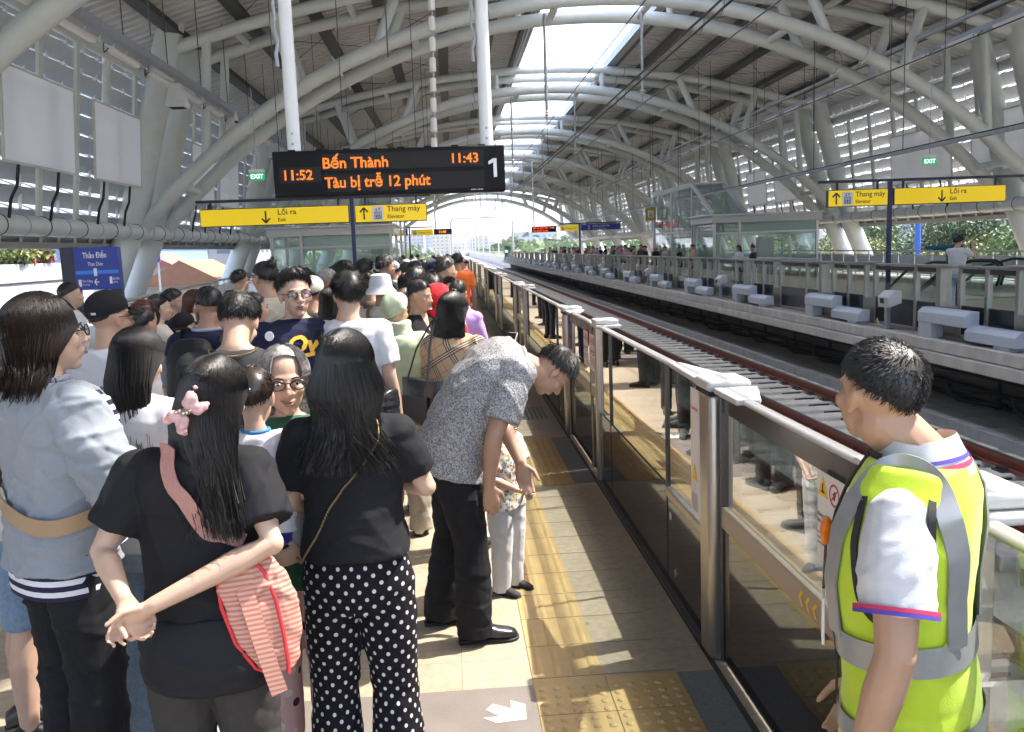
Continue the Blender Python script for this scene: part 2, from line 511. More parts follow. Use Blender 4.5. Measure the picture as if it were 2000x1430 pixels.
# ------------------------------------------------------------------ near platform screen doors
warn_y = M('warning_yellow', (.85, .5, .02), .5)
red_p = M('red_print', (.55, .02, .03), .5)
paper = M('sticker_paper', (.75, .70, .66), .6)
band_m = M('bronze_band', (.34, .29, .245), .4, .55, var=.08, vs=4)
frame_dk = M('dark_glass_frame', (.055, .05, .048), .2)
def tri(mb, cx, cz, s, x0, x1):
    mb.prism([(cx-s, cz-s*.6), (cx+s, cz-s*.6), (cx, cz+s*1.1)], x0, x1, 'x')
def ring(mb, cy, cz, r, w, x, n=20):
    vs = []; fs = []
    for j in range(n):
        a = 2*math.pi*j/n
        for q in (r, r-w):
            vs.append((x, cy+q*math.cos(a), cz+q*math.sin(a)))
    for j in range(n): fs.append((2*j, 2*j+1, (2*j+3) % (2*n), (2*j+2) % (2*n)))
    mb.add(vs, fs)
def sticker(parent, yc, zc, w=.17, h=.24):
    mb = MB(); mb.box(-.004, -.0025, yc-w/2, yc+w/2, zc-h/2, zc+h/2)
    s = mb.build('warning_sticker', paper, parent)
    c = w/3
    # seen from the platform the first icon is the one further away (+y)
    t = MB(); tri(t, yc+c, zc+h*.32, .036, -.0055, -.0045); t.build('yellow_triangle', warn_y, s, fix=True)
    t = MB(); t.box(-.0062, -.0057, yc+c-.004, yc+c+.004, zc+h*.29, zc+h*.38); t.box(-.0062, -.0057, yc+c-.012, yc+c+.012, zc+h*.28, zc+h*.30); t.build('hand_mark', black, s)
    t = MB()
    for q in (0, -c):
        ring(t, yc+q, zc+h*.32, .034, .006, -.0055)
        t.beam((-.0055, yc+q-.017, zc+h*.32+.017), (-.0055, yc+q+.017, zc+h*.32-.017), .005, .001, (1, 0, 0))
    t.build('red_ring', red_p, s)
    t = MB()
    for q in (0, -c):
        t.box(-.0052, -.0046, yc+q-.004, yc+q+.004, zc+h*.27, zc+h*.36); t.box(-.0052, -.0046, yc+q-.011, yc+q+.011, zc+h*.32, zc+h*.335)
    t.build('figure_mark', black, s)
    R = (rad(90), 0, rad(-90))
    for k, (l1, l2) in enumerate((('Không để', 'kẹt tay'), ('Không tựa vào', 'cửa'), ('Không trèo qua', 'cửa chắn'))):
        y0 = yc+c*(1-k)+.036
        text(l1, .0165, black, 'warning_text', s, (-.0055, y0, zc+.005), R, .0003)
        text(l2, .0165, black, 'warning_text', s, (-.0055, y0, zc-.015), R, .0003)
        for q in range(3 if k < 2 else 5):
            ln = MB(); ln.box(-.0052, -.0046, y0-.062+random.uniform(0, .012), y0, zc-.05-.016*q, zc-.045-.016*q); 
            ln.build('small_print', M('grey_print', (.25, .22, .22), .6), s)
    return s
R_PL = (rad(90), 0, rad(-90))
def psd_bay(L, label):
    t = empty('platform_screen_door', label, 'platform door', (PSDX, 0, 0), 0, 'near platform screen door bays')
    MB().box(-.035, .115, -.085, .085, 0, 1.195).build('post', steel, t, bevel=.03, seg=3)
    MB().box(-.042, .12, -.09, .09, 1.185, 1.2).build('cap_joint', rubber, t)
    MB().box(-.05, .145, -.11, .10, 1.2, 1.252).build('post_cap', white_cap, t, bevel=.024, seg=4)
    # rail ends: white shelves widening towards the post and jamb
    for (a, b, c, w1, w2) in ((-.13, -.42, 0, .17, .06), ):
        mb = MB(); mb.prism([(-.03, a), (-.03, b), (-.03+w2+.04, b), (.16, a)], 1.2, 1.226, 'z'); mb.build('rail_end', white_cap, t, bevel=.008, fix=True)
    mb = MB(); mb.box(-.005, .04, -.42, -1.42, 1.2, 1.222); mb.build('door_rail', white_cap, t, bevel=.012, fix=True)
    mb = MB(); mb.prism([(-.03, -1.93), (.17, -1.93), (.17, -1.69), (.06, -1.36), (-.01, -1.36), (-.03, -1.69)], 1.205, 1.23, 'z'); mb.build('rail_end', white_cap, t, bevel=.008, fix=True)
    MB().box(-.03, .15, -1.90, -1.70, 1.23, 1.27).build('jamb_cap', white_cap, t, bevel=.015, seg=4)
    MB().box(-.02, .10, -1.84, -1.76, 0, 1.205).build('jamb', steel, t, bevel=.008)
    # two sliding leaves
    for i, (a, b) in enumerate(((-.10, -1.395), (-1.405, -1.75))):
        d = MB().box(.012, .042, b+.012, a-.012, 1.12, 1.2).build('sliding_leaf', frame_dk, t)
        MB().box(.02, .034, b+.02, a-.02, .72, 1.12).build('glass', psd_glass, d)
        for (p, q) in ((a-.03, a-.003), (b+.003, b+.03)): MB().box(.004, .046, p, q, .02, 1.2).build('stile', band_m if i else frame_dk, d, bevel=.004)
        MB().box(.002, .044, b+.031, a-.031, .625, .715).build('mid_band', band_m, d, bevel=.004)
        MB().box(.012, .04, b+.031, a-.031, .03, .624).build('lower_panel', black_panel, d)
        if i == 0:
            pass
        cy_, s_ = (b+.30, 1) if i == 0 else (a-.28, -1)
        ch = MB()
        for k in range(3):
            y0 = cy_+.055*k
            ch.add([(0.0005, y0, .69), (0.0005, y0-.018, .69), (0.0005, y0+.022*s_-.018, .665), (0.0005, y0+.022*s_, .665), (0.0005, y0-.018, .64), (0.0005, y0, .64)],
                   [(0, 1, 2, 3), (3, 2, 4, 5)])
        ch.build('yellow_chevron', warn_y, d)
    # fixed screen from the jamb to the next post
    e = -L+.09
    cuts = [-1.85, -2.3, e+.72, e]
    for i in range(3):
        a, b = cuts[i], cuts[i+1]
        f = MB().box(.0, .03, b+.006, a-.006, .02, .555 if i < 2 else .50).build('lower_panel', black_panel, t)
        MB().box(.008, .022, b+.006, a-.006, .56, 1.2).build('screen_glass', psd_glass, t)
        MB().box(-.004, .034, b-.006, b+.006, .02, 1.2).build('mullion', frame_dk if i < 2 else steel, t)
        if i == 2:
            MB().box(-.012, .03, b+.01, a-.01, .505, .55).build('mid_rail', steel, t, bevel=.006)
            lk = MB(); lk.tube([(-.004, a-.08, .41), (.004, a-.08, .41)], .022, 14); lk.build('lock', steel, f)
    lk = MB(); lk.tube([(-.004, e+.55, .13), (.004, e+.55, .13)], .022, 14); lk.build('lock', steel, f)
    mb = MB(); mb.box(-.005, .045, cuts[0]-.06, e+.55, 1.2, 1.222); mb.build('top_rail', white_cap, t, bevel=.012, fix=True)
    mb = MB(); mb.prism([(-.03, e+.02), (-.01, e+.6), (.05, e+.6), (.16, e+.02)], 1.2, 1.226, 'z'); mb.build('rail_end', white_cap, t, bevel=.008, fix=True)
    MB().box(-.03, .06, -L+.09, -1.74, 0, .02).build('plinth', dark_steel, t)
    return t
def side_poster(t, y, z):
    s = MB().box(-.004, .001, y-.065, y+.065, z-.3, z+.3).build('white_notice', paper, t)
    tm = MB(); tri(tm, y, z-.1, .045, -.0065, -.0045); tm.build('yellow_triangle', warn_y, s, fix=True)
    tm = MB()
    for k in range(7): tm.box(-.0055, -.0045, y-.045, y+.045, z-.2-.012*k, z-.195-.012*k)
    tm.build('small_print', M('grey_print'), s)
    text('CẢNH BÁO', .022, red_p, 'notice_heading', s, (-.005, y+.055, z+.2), R_PL, .0003)
    return s
def stick(o, n=2):
    sticker(o, -1.235, .985, .235, .29); sticker(o, -1.56, .985, .235, .29)
    side_poster(o, -L_of[o.name]+.09+.16, .86)
L_of = {}
A0 = psd_bay(4.75, 'steel and glass screen door bay beside the officer in the yellow vest'); L_of[A0.name] = 4.75
A0.location[1] = 3.65; stick(A0)
B0 = psd_bay(6.6, 'third screen door bay from the camera, its post just past the bending man'); L_of[B0.name] = 6.6
B0.location[1] = 15.0
sticker(B0, -1.235, .985, .235, .29); sticker(B0, -1.56, .985, .235, .29)
A1 = dup(A0, (PSDX, 8.40, 0), 0, 'second screen door bay from the camera, behind the head of the bending man')
for i, p in enumerate(POSTS[3:]):
    names = ['fourth screen door bay from the camera, beside the woman with a phone', 'fifth screen door bay from the camera, beside the man in the orange vest']
    o = dup(B0, (PSDX, p, 0), 0, names[i] if i < 2 else 'distant screen door bay on the near platform beyond the orange vest')

# ------------------------------------------------------------------ far platform screen doors, seen from the track side
FX = 8.75
green_dot = M('green_sticker', (.02, .22, .10), .5)
def far_bay(L, label):
    t = empty('platform_screen_door', label, 'platform door', (FX, 0, 0), 0, 'far platform screen door bays')
    MB().box(-.09, .12, -.085, .085, 0, 1.2).build('post', steel_far, t, bevel=.012)
    MB().box(-.16, .14, -.62, .10, 1.2, 1.255).build('wide_ledge', steel_far, t, bevel=.01)
    MB().box(-.05, .08, -L+.10, -.62, 1.2, 1.245).build('top_rail', steel_far, t, bevel=.01)
    MB().box(-.16, .14, -2.75, -2.05, 1.246, 1.27).build('wide_ledge', steel_far, t, bevel=.008)
    def panel(a, b, low, name='glass_panel'):
        f = MB().box(-.01, .02, b, a, .06, low).build('lower_panel', dark_navy_panel, t)
        MB().box(0, .012, b, a, low, 1.19).build(name, far_glass, t)
        fr = MB(); fr.box(-.006, .02, b, a, 1.11, 1.19); fr.build('top_frame', frame_dk, f)
    xs = [-.10, -.62, -1.45, -2.3, -2.75, -L+.95, -L+.1]
    for i in range(6):
        a, b = xs[i], xs[i+1]
        if i in (0, 3):
            f = MB().box(-.04, .04, b+.03, a-.03, .06, .52).build('motor_cover', steel_far, t, bevel=.006)
            MB().box(0, .012, b+.03, a-.03, .52, 1.19).build('glass_panel', far_glass, t)
        else:
            panel(a-.03, b+.03, .56)
        MB().box(-.04, .05, b-.045, b+.045, 0, 1.2).build('stile', steel_far, t, bevel=.008)
    MB().box(-.02, .04, -L+.1, -.1, 0, .05).build('sill', steel_far, t, bevel=.006)
    g = MB(); g.box(-.046, -.041, -1.47, -1.43, .56, .74); g.build('green_label', green_dot, t)
    return t
FB = [10.1, 15.15, 20.2, 25.6, 31.0, 36.5, 42.2, 48.5]+[54.4+5.9*k for k in range(15)]
F0 = None
grey_box = M('grey_cabinet_paint', (.42, .46, .52), .45, var=.06, vs=6)
fl = ['nearest far screen door bay, at the right edge of the picture', 'far screen door bay in front of the photographer in the white shirt', 'far screen door bay below the yellow exit sign',
      'far screen door bay in front of the glass lift lobby', 'far screen door bay in front of the two women', 'far screen door bay in front of the glass lift shaft', 'far screen door bay in front of the three people by the lift', 'far screen door bay just before the far crowd']
def eq_box():
    t = empty('trackside_cabinet', 'x', 'cabinet', (8.42, 0, 0), 0, 'pale grey cabinets along the far platform edge')
    prof = [(-.13, .26), (.13, .26), (.13, .52), (-.04, .52), (-.13, .44)]
    mb = MB(); mb.prism(prof, -1.45, 0, 'y'); mb.build('upper_box', grey_box, t, bevel=.012, fix=True)
    MB().box(-.12, .12, -.42, -.02, 0, .26).build('foot', grey_box, t, bevel=.008)
    prof = [(-.13, .06), (.13, .06), (.13, .30), (-.04, .30), (-.13, .22)]
    mb = MB(); mb.prism(prof, -2.75, -1.46, 'y'); mb.build('lower_box', grey_box, t, bevel=.012, fix=True)
    MB().box(-.1, .1, -2.6, -2.2, 0, .06).build('foot', grey_box, t)
    b = MB()
    for (y, z) in ((-2.752, .12), (-2.752, .22), (-1.462, .36), (-1.462, .46)): b.tube([(.03, y, z), (.03, y-.006, z)], .012, 8)
    b.build('bolt', galv, t)
    return t
E0 = None
for i, p in enumerate(FB):
    L = (FB[i]-FB[i-1]) if i else 5.05
    lab = fl[i] if i < len(fl) else 'distant far screen door bay in front of the crowd'
    if F0 is None: F0 = far_bay(5.45, lab); F0.location[1] = p
    else:
        o = dup(F0, (FX, p, 0), 0, lab); o.scale = (1, L/5.45, 1)
    if E0 is None:
        E0 = eq_box(); E0.location[1] = p; E0['label'] = 'pale grey stepped cabinet on the far platform edge, nearest and cut by the right edge'
    else:
        lb = ['', 'pale grey stepped cabinet on the far platform edge right of the tilted camera box', 'pale grey stepped cabinet on the far platform edge left of the tilted camera box', 'pale grey stepped cabinet on the far edge under the lift lobby', 'pale grey stepped cabinet on the far edge under the two women']
        dup(E0, (8.42, p, 0), 0, lb[i] if i < 5 else 'small pale grey stepped cabinet further along the far platform edge')
def sensor_post():
    t = empty('camera_post', 'x', 'sensor', (8.48, 0, 0), 0, 'tilted camera boxes on posts on the far platform edge')
    MB().box(-.04, .04, -.05, .05, 0, .5).build('post', galv, t)
    mb = MB(); mb.prism([(-.14, .42), (-.16, .62), (-.02, .74), (.12, .74), (.12, .5)], -.32, .1, 'y'); h = mb.build('housing', M('pale_housing', (.52, .53, .52), .5), t, bevel=.01, fix=True)
    MB().box(-.175, -.15, -.15, -.03, .5, .6).build('lens_window', black, h)
    MB().box(-.09, .09, -.09, .09, 0, .02).build('base_plate', galv, t)
    c = MB(); c.tube([(0, .05, .02), (-.05, .25, .06), (.02, .45, .16), (.06, .6, .05)], .012, 6); c.build('cable', M('cream_cable', (.5, .47, .4), .6), t)
    return t
S0 = sensor_post(); S0.location[1] = 16.6; S0['label'] = 'tilted white camera box on a post between grey cabinets, nearest one'
for y, l in ((27.3, 'tilted camera box on a post below the two women'), (37.6, 'tilted camera box on a post below the lift shaft'), (49.5, 'distant tilted camera box on a post near the far crowd'), (61, 'farthest tilted camera box on a post')):
    dup(S0, (8.48, y, 0), 0, l)
# ------------------------------------------------------------------ station roof
XC = 5.2
def zU(x): return 10.35-(x-XC)**2/82
def zL(x):
    R = 19.6; d = x-XC
    return 9.45-R+math.sqrt(R*R-d*d)
FR = [13.9+15.6*k for k in range(-1, 9)]
DY = 1.1
def frange(a, b, n): return [a+(b-a)*i/n for i in range(n+1)]
def truss():
    t = empty('roof_truss', 'x', 'roof truss', (0, 0, 0), 0, 'white tubular arches carrying the station roof')
    for s in (-1, 1):
        MB().tube([(x, s*DY, zU(x)) for x in frange(-8.35, 18.75, 40)], .19, 14).build('upper_chord', paint, t)
        MB().tube([(x, s*DY, zL(x)) for x in frange(-9.55, 19.95, 56)], .225, 16).build('lower_chord', paint, t)
        for sx in (-1, 1):
            f = lambda a: XC+sx*a
            MB().tube([(f(16.35), s*DY, -.05), (f(15.0), s*DY, 3.0), (f(13.2), s*DY, 9.35)], [.42, .42, .40], 18).build('column', paint, t)
            cl = MB(); cl.lathe([(.45, -.05), (.45, .05), (.41, .06)], (f(15.18), s*DY, 2.5), 20); cl.build('collar', paint, t)
        for (zf, r) in ((zU, .194), (zL, .229)):
            for x in (XC-3.7, XC+3.7):
                d = Vector((1, 0, (zf(x+.01)-zf(x-.01))/.02)).normalized(); q = Vector((x, s*DY, zf(x))); MB().tube([q-d*.012, q+d*.012], r, 16).build('band', dark_steel, t)
        for x in (XC-2.6, XC+2.6):
            MB().tube([(x, s*DY, zL(x)), (x, s*DY, zU(x))], .12, 10).build('strut', paint, t)
        for sx in (-1, 1):
            for (a, b, r) in ((7.2, 6.4, .16), (9.6, 10.3, .17), (12.6, 12.3, .14)):
                MB().tube([(XC+sx*a, s*DY, zL(XC+sx*a)), (XC+sx*b, s*DY, zU(XC+sx*b))], r, 10).build('strut', paint, t)
            fl = MB(); x = XC+sx*8.4; d = Vector((1, 0, (zL(x+.01)-zL(x-.01))/.02)).normalized()
            p = Vector((x, s*DY, zL(x))); fl.tube([p-d*.03, p+d*.03], .33, 18); fl.build('flange', paint, t)
    for x in (XC-1.5, XC+1.5, XC-6, XC+6, XC-10, XC+10, XC-13.5, XC+13.5):
        MB().tube([(x, -DY, zL(x)), (x, DY, zL(x))], .12, 10).build('cross_brace', paint, t)
    for x in (XC-2.6, XC+2.6, XC-8, XC+8, XC-11.5, XC+11.5):
        MB().tube([(x, -DY, zU(x)), (x, DY, zU(x))], .11, 10).build('cross_brace', paint, t)
    return t
T0 = truss()
TL = ['arched tubular truss behind the camera', 'nearest arched tubular truss, crossing the top left corner', 'big arched truss springing from the columns left of the departure board', 'third arched truss, rising behind the left lift lobby', 'fourth arched truss, crossing the skylight beyond the board']
for i, y in enumerate(FR):
    lb = TL[i] if i < len(TL) else ('last arched truss framing the open end of the station' if i == len(FR)-1 else 'distant arched truss further down the station')
    if i == 0: o = T0; o['label'] = lb
    else: o = dup(T0, (0, y, 0), 0, lb)
    o.location[1] = y

SKY0, SKY1 = 3.75, 8.2
deck_m = M('roof_deck_metal', (.54, .54, .53), .5, .1, var=.08, vs=2)
purl_m = M('dark_purlin', (.05, .049, .048), .6)
Y0R, Y1R = -9, 139.5
roof = empty('station_roof', 'long curved metal station roof with a glazed strip along its crown', 'roof', (0, 0, 0))
def arc_sheet(xa, xb, y0, y1, off, th, n):
    mb = MB(); vs = []
    xs = frange(xa, xb, n)
    for y in (y0, y1):
        for z in (0, th):
            for x in xs: vs.append((x, y, zU(x)+off+z))
    k = n+1; fs = []
    for i in range(n):
        fs += [(i, i+1, 2*k+i+1, 2*k+i), (k+i, 3*k+i, 3*k+i+1, k+i+1), (i, k+i, k+i+1, i+1), (2*k+i, 2*k+i+1, 3*k+i+1, 3*k+i)]
    fs += [(0, 2*k, 3*k, k), (k-1, 2*k-1, 4*k-1, 3*k-1)]
    mb.add(vs, fs); return mb
for (a, b) in ((-10.2, SKY0), (SKY1, 20.6)):
    d = arc_sheet(a, b, Y0R, Y1R, .62, .06, 16).build('roof_deck', deck_m, roof)
    rb = MB()
    for k in range(int((Y1R-Y0R)/.45)):
        y = Y0R+.2+.45*k
        xs = frange(a, b, 10)
        vs = []
        for x in xs: vs += [(x, y-.02, zU(x)+.622), (x, y, zU(x)+.565), (x, y+.02, zU(x)+.622)]
        fs = []
        for i in range(10): fs += [(3*i, 3*i+3, 3*i+4, 3*i+1), (3*i+1, 3*i+4, 3*i+5, 3*i+2)]
        rb.add(vs, fs)
    r_ = rb.build('deck_rib', deck_m, d); r_['kind'] = 'stuff'
for x in (-8.0, -6.1, -4.1, -2.0, .1, 2.0, 10.0, 11.9, 13.9, 15.9, 17.6):
    mb = MB(); z = zU(x)
    mb.box(x-.16, x+.16, Y0R, Y1R, z+.42, z+.60); mb.box(x-.22, x+.22, Y0R, Y1R, z+.36, z+.42)
    mb.build('purlin', purl_m, roof)
for x in (SKY0-.12, SKY1+.12):
    mb = MB(); z = zU(x)
    for q in (-.14, .0, .14): mb.box(x+q-.05, x+q+.05, Y0R, Y1R, z+.30+.05*abs(q), z+.66)
    mb.build('skylight_kerb', M('skylight_frame', (.42, .42, .45), .4, .5), roof)
MB().box(SKY0-.42, SKY0-.27, Y0R, Y1R, zU(SKY0)+.30, zU(SKY0)+.6).build('purlin', purl_m, roof)
MB().box(SKY1+.30, SKY1+.5, Y0R, Y1R, zU(SKY1)+.30, zU(SKY1)+.6).build('purlin', purl_m, roof)
# frosting added to keep direct sun off the left; right part stays open
fm = bpy.data.materials.new('sun_diffusing_glazing'); fm.use_nodes = True
n_ = fm.node_tree; n_.nodes.remove(n_.nodes['Principled BSDF'])
tl_ = n_.nodes.new('ShaderNodeBsdfTranslucent'); tl_.inputs[0].default_value = (.86, .87, .88, 1)
n_.links.new(tl_.outputs[0], n_.nodes['Material Output'].inputs[0])
XS = 5.05
ske = arc_sheet(SKY0, XS, Y0R, Y1R, .64, .02, 3).build('sun_diffusing_skylight', fm, roof)

# longitudinal pipes, mullions, louvres and brackets of the two side walls
louv_m = M('louvre_metal', (.46, .46, .455), .5, .15, var=.08, vs=3)
def side_wall(sx, label):
    t = empty('louvre_wall', label, 'louvred wall', (XC, 0, 0))
    X = lambda a: sx*a
    MB().tube([(X(14.75), -9, 2.72), (X(14.75), 139.5, 2.72)], .23, 18).build('lower_pipe', paint, t)
    MB().tube([(X(14.3), -9, 7.5), (X(14.3), 139.5, 7.5)], .17, 14).build('upper_pipe', paint, t)
    MB().tube([(X(13.0), -9, 9.3), (X(13.0), 139.5, 9.3)], .17, 14).build('eaves_pipe', paint, t)
    bandm = MB(); 
    rg = MB()
    mul = None
    y = 4.0
    k = 0
    slats = MB()
    nS = 13
    for i in range(nS):
        z = 2.3+i*.52
        a = 15.55-i*.085
        # tilted, slightly curved blade
        p = [(a+.26, z-.01), (a+.14, z+.15), (a+.0, z+.265), (a-.15, z+.34)]
        q = [(u+.012, v+.014) for u, v in p]
        slats = MB(); slats.prism([(X(u), v) for u, v in p+q[::-1]], -9, 139.5, 'y')
        o = slats.build('louvre_blade', louv_m, t, fix=True)
    for k in range(64):
        y = 5.2+2.08*k
        if min(abs(y-f) for f in FR) < 1.0: continue
        if k % 3 == 1:
            o = MB().tube([(X(15.0), y, 2.6), (X(14.45), y, 7.5)], .11, 10).build('mullion', paint, t)
        else:
            o = MB().beam((X(14.9), y, 2.8), (X(14.4), y, 7.5), .2, .08, (1, 0, 0)).build('mullion', paint, t)
    br = MB()
    for k in range(130):
        y = 5.7+1.04*k
        br.tube([(X(15.6), y, 2.4), (X(15.35), y, 5.2), (X(14.7), y, 8.6)], .045, 6)
        if y < 70:
            for i in range(11):
                z = 2.55+i*.52; a = 15.55-i*.085
                br.beam((X(a-.35), y, z+.05), (X(a+.05), y, z+.22), .11, .03, (0, 0, 1))
    b = br.build('blade_bracket', paint_w, t); b['kind'] = 'stuff'
    for k in range(75):
        y = 5+1.04*k
        if k < 45:
            rg = MB(); rg.tube([(X(14.75), y-.012, 2.72), (X(14.75), y+.012, 2.72)], .245, 16); rg.build('pipe_clamp', galv if k % 2 else rubber, t)
    g = MB()
    g.box(min(X(15.6), X(15.9)), max(X(15.6), X(15.9)), -9, 139.5, 2.24, 2.40); g.build('gutter', M('gutter', (.4, .4, .4), .6), t)
    return t
side_wall(-1, 'long wall of grey louvres behind white posts and pipes on the left side')
side_wall(1, 'long wall of grey louvres behind white posts and pipes on the right side')

# blank hanging panels in front of the louvres
panel_m = M('blank_white_panel', (.80, .81, .84), .35, var=.05, vs=1.2)
_n = panel_m.node_tree; _b = _n.nodes['Principled BSDF']; _t = _n.nodes.new('ShaderNodeBsdfTranslucent'); _t.inputs[0].default_value = (.9, .91, .94, 1)
_x = _n.nodes.new('ShaderNodeMixShader'); _x.inputs[0].default_value = .5
_n.links.new(_b.outputs[0], _x.inputs[1]); _n.links.new(_t.outputs[0], _x.inputs[2]); _n.links.new(_x.outputs[0], _n.nodes['Material Output'].inputs[0])
pedge = M('panel_edge', (.55, .55, .5), .5)
def blank_panel(sx, y0, y1, z0, z1, label):
    t = empty('blank_board', label, 'blank board', (XC+sx*14.55, y0, 0), 0, 'blank white boards hung in front of the louvres')
    w = y1-y0; s = sx
    def P(u, z, o): return (-s*(.12+o)-s*(z-4)*.07, u, z)
    e = .05
    mb = MB()
    for (u0, z_0, u1, z_1) in ((0, z0, w, z0+e), (0, z1-e, w, z1), (0, z0+e, e, z1-e), (w-e, z0+e, w, z1-e)):
        vs = [P(u, z, o) for o in (0, .05) for (u, z) in ((u0, z_0), (u1, z_0), (u1, z_1), (u0, z_1))]
        mb.add(vs, [(0, 1, 2, 3), (7, 6, 5, 4), (0, 4, 5, 1), (1, 5, 6, 2), (2, 6, 7, 3), (3, 7, 4, 0)])
    f = mb.build('frame', pedge, t, fix=True)
    mb = MB(); n = 10
    rg_ = np.random.default_rng(int(y0*10))
    gx = rg_.normal(size=(n+1, n+1))*.006
    for i in range(n+1):
        for j in range(n+1): mb.v.append(P(e+(w-2*e)*i/n, z0+e+(z1-z0-2*e)*j/n, .04+(gx[i, j] if 0 < i < n and 0 < j < n else 0)))
    for i in range(n):
        for j in range(n): mb.f.append((i*(n+1)+j, (i+1)*(n+1)+j, (i+1)*(n+1)+j+1, i*(n+1)+j+1)); mb.sm.append(True); mb.mi.append(0)
    mb.build('panel', panel_m, t)
    for u in (w*.2, w*.75):
        c = MB(); c.tube([P(u, z0+.02, .0), P(u-.1, z0-.45, 0), P(u-.35, z0-.75, -.02), P(u-.4, z0-1.15, -.05)], .035, 6); c.build('cable', rubber, t)
    return t
bl = ['large blank white board at the left edge of the picture', 'large blank white board left of the double column']
for (sx, y0, y1, z0, z1, l) in ((-1, 19.4, 23.0, 4.0, 6.05, bl[0]), (-1, 24.2, 27.7, 4.0, 6.05, bl[1]), (-1, 33, 36, 3.9, 6, 'blank white board just right of the big left strut'), (-1, 36.8, 40, 3.9, 6, 'blank white board above the left lift lobby'),
                               (1, 33.5, 38.2, 3.9, 6.0, 'blank white board behind the right exit sign'), (1, 27.0, 32.2, 3.9, 6.0, 'blank white board under the right yellow sign frame'), (1, 49, 52.3, 3.9, 6, 'small blank white board above the right lift lobby, nearer one'), (1, 53.6, 57, 3.9, 6, 'small blank white board above the right lift lobby, farther one')):
    blank_panel(sx, y0, y1, z0, z1, l)

# lighting tray on the left with its tube lights, and the slimmer one on the right
diff_m = M('light_diffuser', (.78, .75, .74), .35)
def light_tray(x, z, label):
    t = empty('lighting_tray', label, 'cable tray', (x, 0, z))
    mb = MB(); mb.box(-.1, .1, -9, 139, 0, .03); mb.box(-.1, -.08, -9, 139, .03, .16); mb.box(.08, .1, -9, 139, .03, .16); mb.build('channel', galv, t)
    rods = MB()
    for k in range(46):
        y = 2.2+3*k
        r = MB(); r.tube([(0, y, .03), (0, y, zU(x)-z+.5)], .014, 6); r.build('hanger_rod', dark_steel, t)
    return t
light_tray(-6.8, 6.45, 'galvanised cable tray with tube lights hung over the left side of the platform')
light_tray(15.6, 7.5, 'galvanised cable tray with tube lights hung over the far platform')
def tube_light(loc, lab):
    t = empty('tube_light', lab, 'ceiling light', loc, 0, 'tube lights under the cable trays')
    MB().box(-.09, .09, -.8, .8, -.06, 0).build('housing', paint_w, t, bevel=.015)
    mb = MB(); mb.prism([(-.085, -.061), (.085, -.061), (.06, -.125), (-.06, -.125)], -.76, .76, 'y'); mb.build('diffuser', diff_m, t, bevel=.01, fix=True)
    c = MB(); c.tube([(-.05, -.8, -.02), (-.1, -.95, -.14), (-.05, -1.1, -.06), (0, -1.2, 0)], .012, 5); c.build('wire', rubber, t)
    return t
L0 = None
for (x, z) in ((-7.08, 6.42), (15.35, 7.45)):
    for k in range(24):
        y = 15.9+2.55*k
        lab = ('first tube light on the left tray, at the top left corner' if k == 0 else 'second tube light on the left tray, above the white boards' if k == 1 else 'third tube light on the left tray, before the double column' if k == 2 else 'tube light farther along the left cable tray') if x < 0 else 'tube light on the cable tray over the far platform'
        if L0 is None: L0 = tube_light((x, y, z), lab)
        else: dup(L0, (x, y, z), 0, lab)
def speaker(loc, lab):
    t = empty('horn_speaker', lab, 'speaker', loc, 0, 'box speakers hanging from the left tray')
    mb = MB(); mb.add([(-.13, -.13, 0), (.13, -.13, 0), (.13, .13, 0), (-.13, .13, 0), (-.24, -.24, -.5), (.24, -.24, -.5), (.24, .24, -.5), (-.24, .24, -.5), (-.24, -.24, -.58), (.24, -.24, -.58), (.24, .24, -.58), (-.24, .24, -.58)],
                   [(0, 1, 2, 3), (0, 4, 5, 1), (1, 5, 6, 2), (2, 6, 7, 3), (3, 7, 4, 0), (4, 8, 9, 5), (5, 9, 10, 6), (6, 10, 11, 7), (7, 11, 8, 4), (8, 11, 10, 9)])
    mb.build('cabinet', paint, t, fix=True)
    MB().box(-.17, .17, -.17, .17, -.59, -.581).build('grille', rubber, t)
    MB().box(-.03, .03, -.06, .06, 0, .2).build('bracket', galv, t)
    return t
speaker((-6.75, 23.6, 6.25), 'pale box speaker hanging from the left tray before the double column')
speaker((-6.75, 36.2, 6.25), 'pale box speaker hanging from the left tray above the exit sign')
cc = empty('security_camera', 'small white dome camera under the left cable tray', 'security camera', (-6.6, 29.3, 6.2))
MB().lathe([(.001, .12), (.06, .11), (.075, 0), (.07, -.06)], n=14).build('housing', paint_w, cc)
MB().ell((0, 0, -.07), (.062, .062, .06), 12, 8).build('lens_dome', black, cc)
MB().box(-.02, .02, -.02, .02, .1, .25).build('bracket', paint_w, cc)

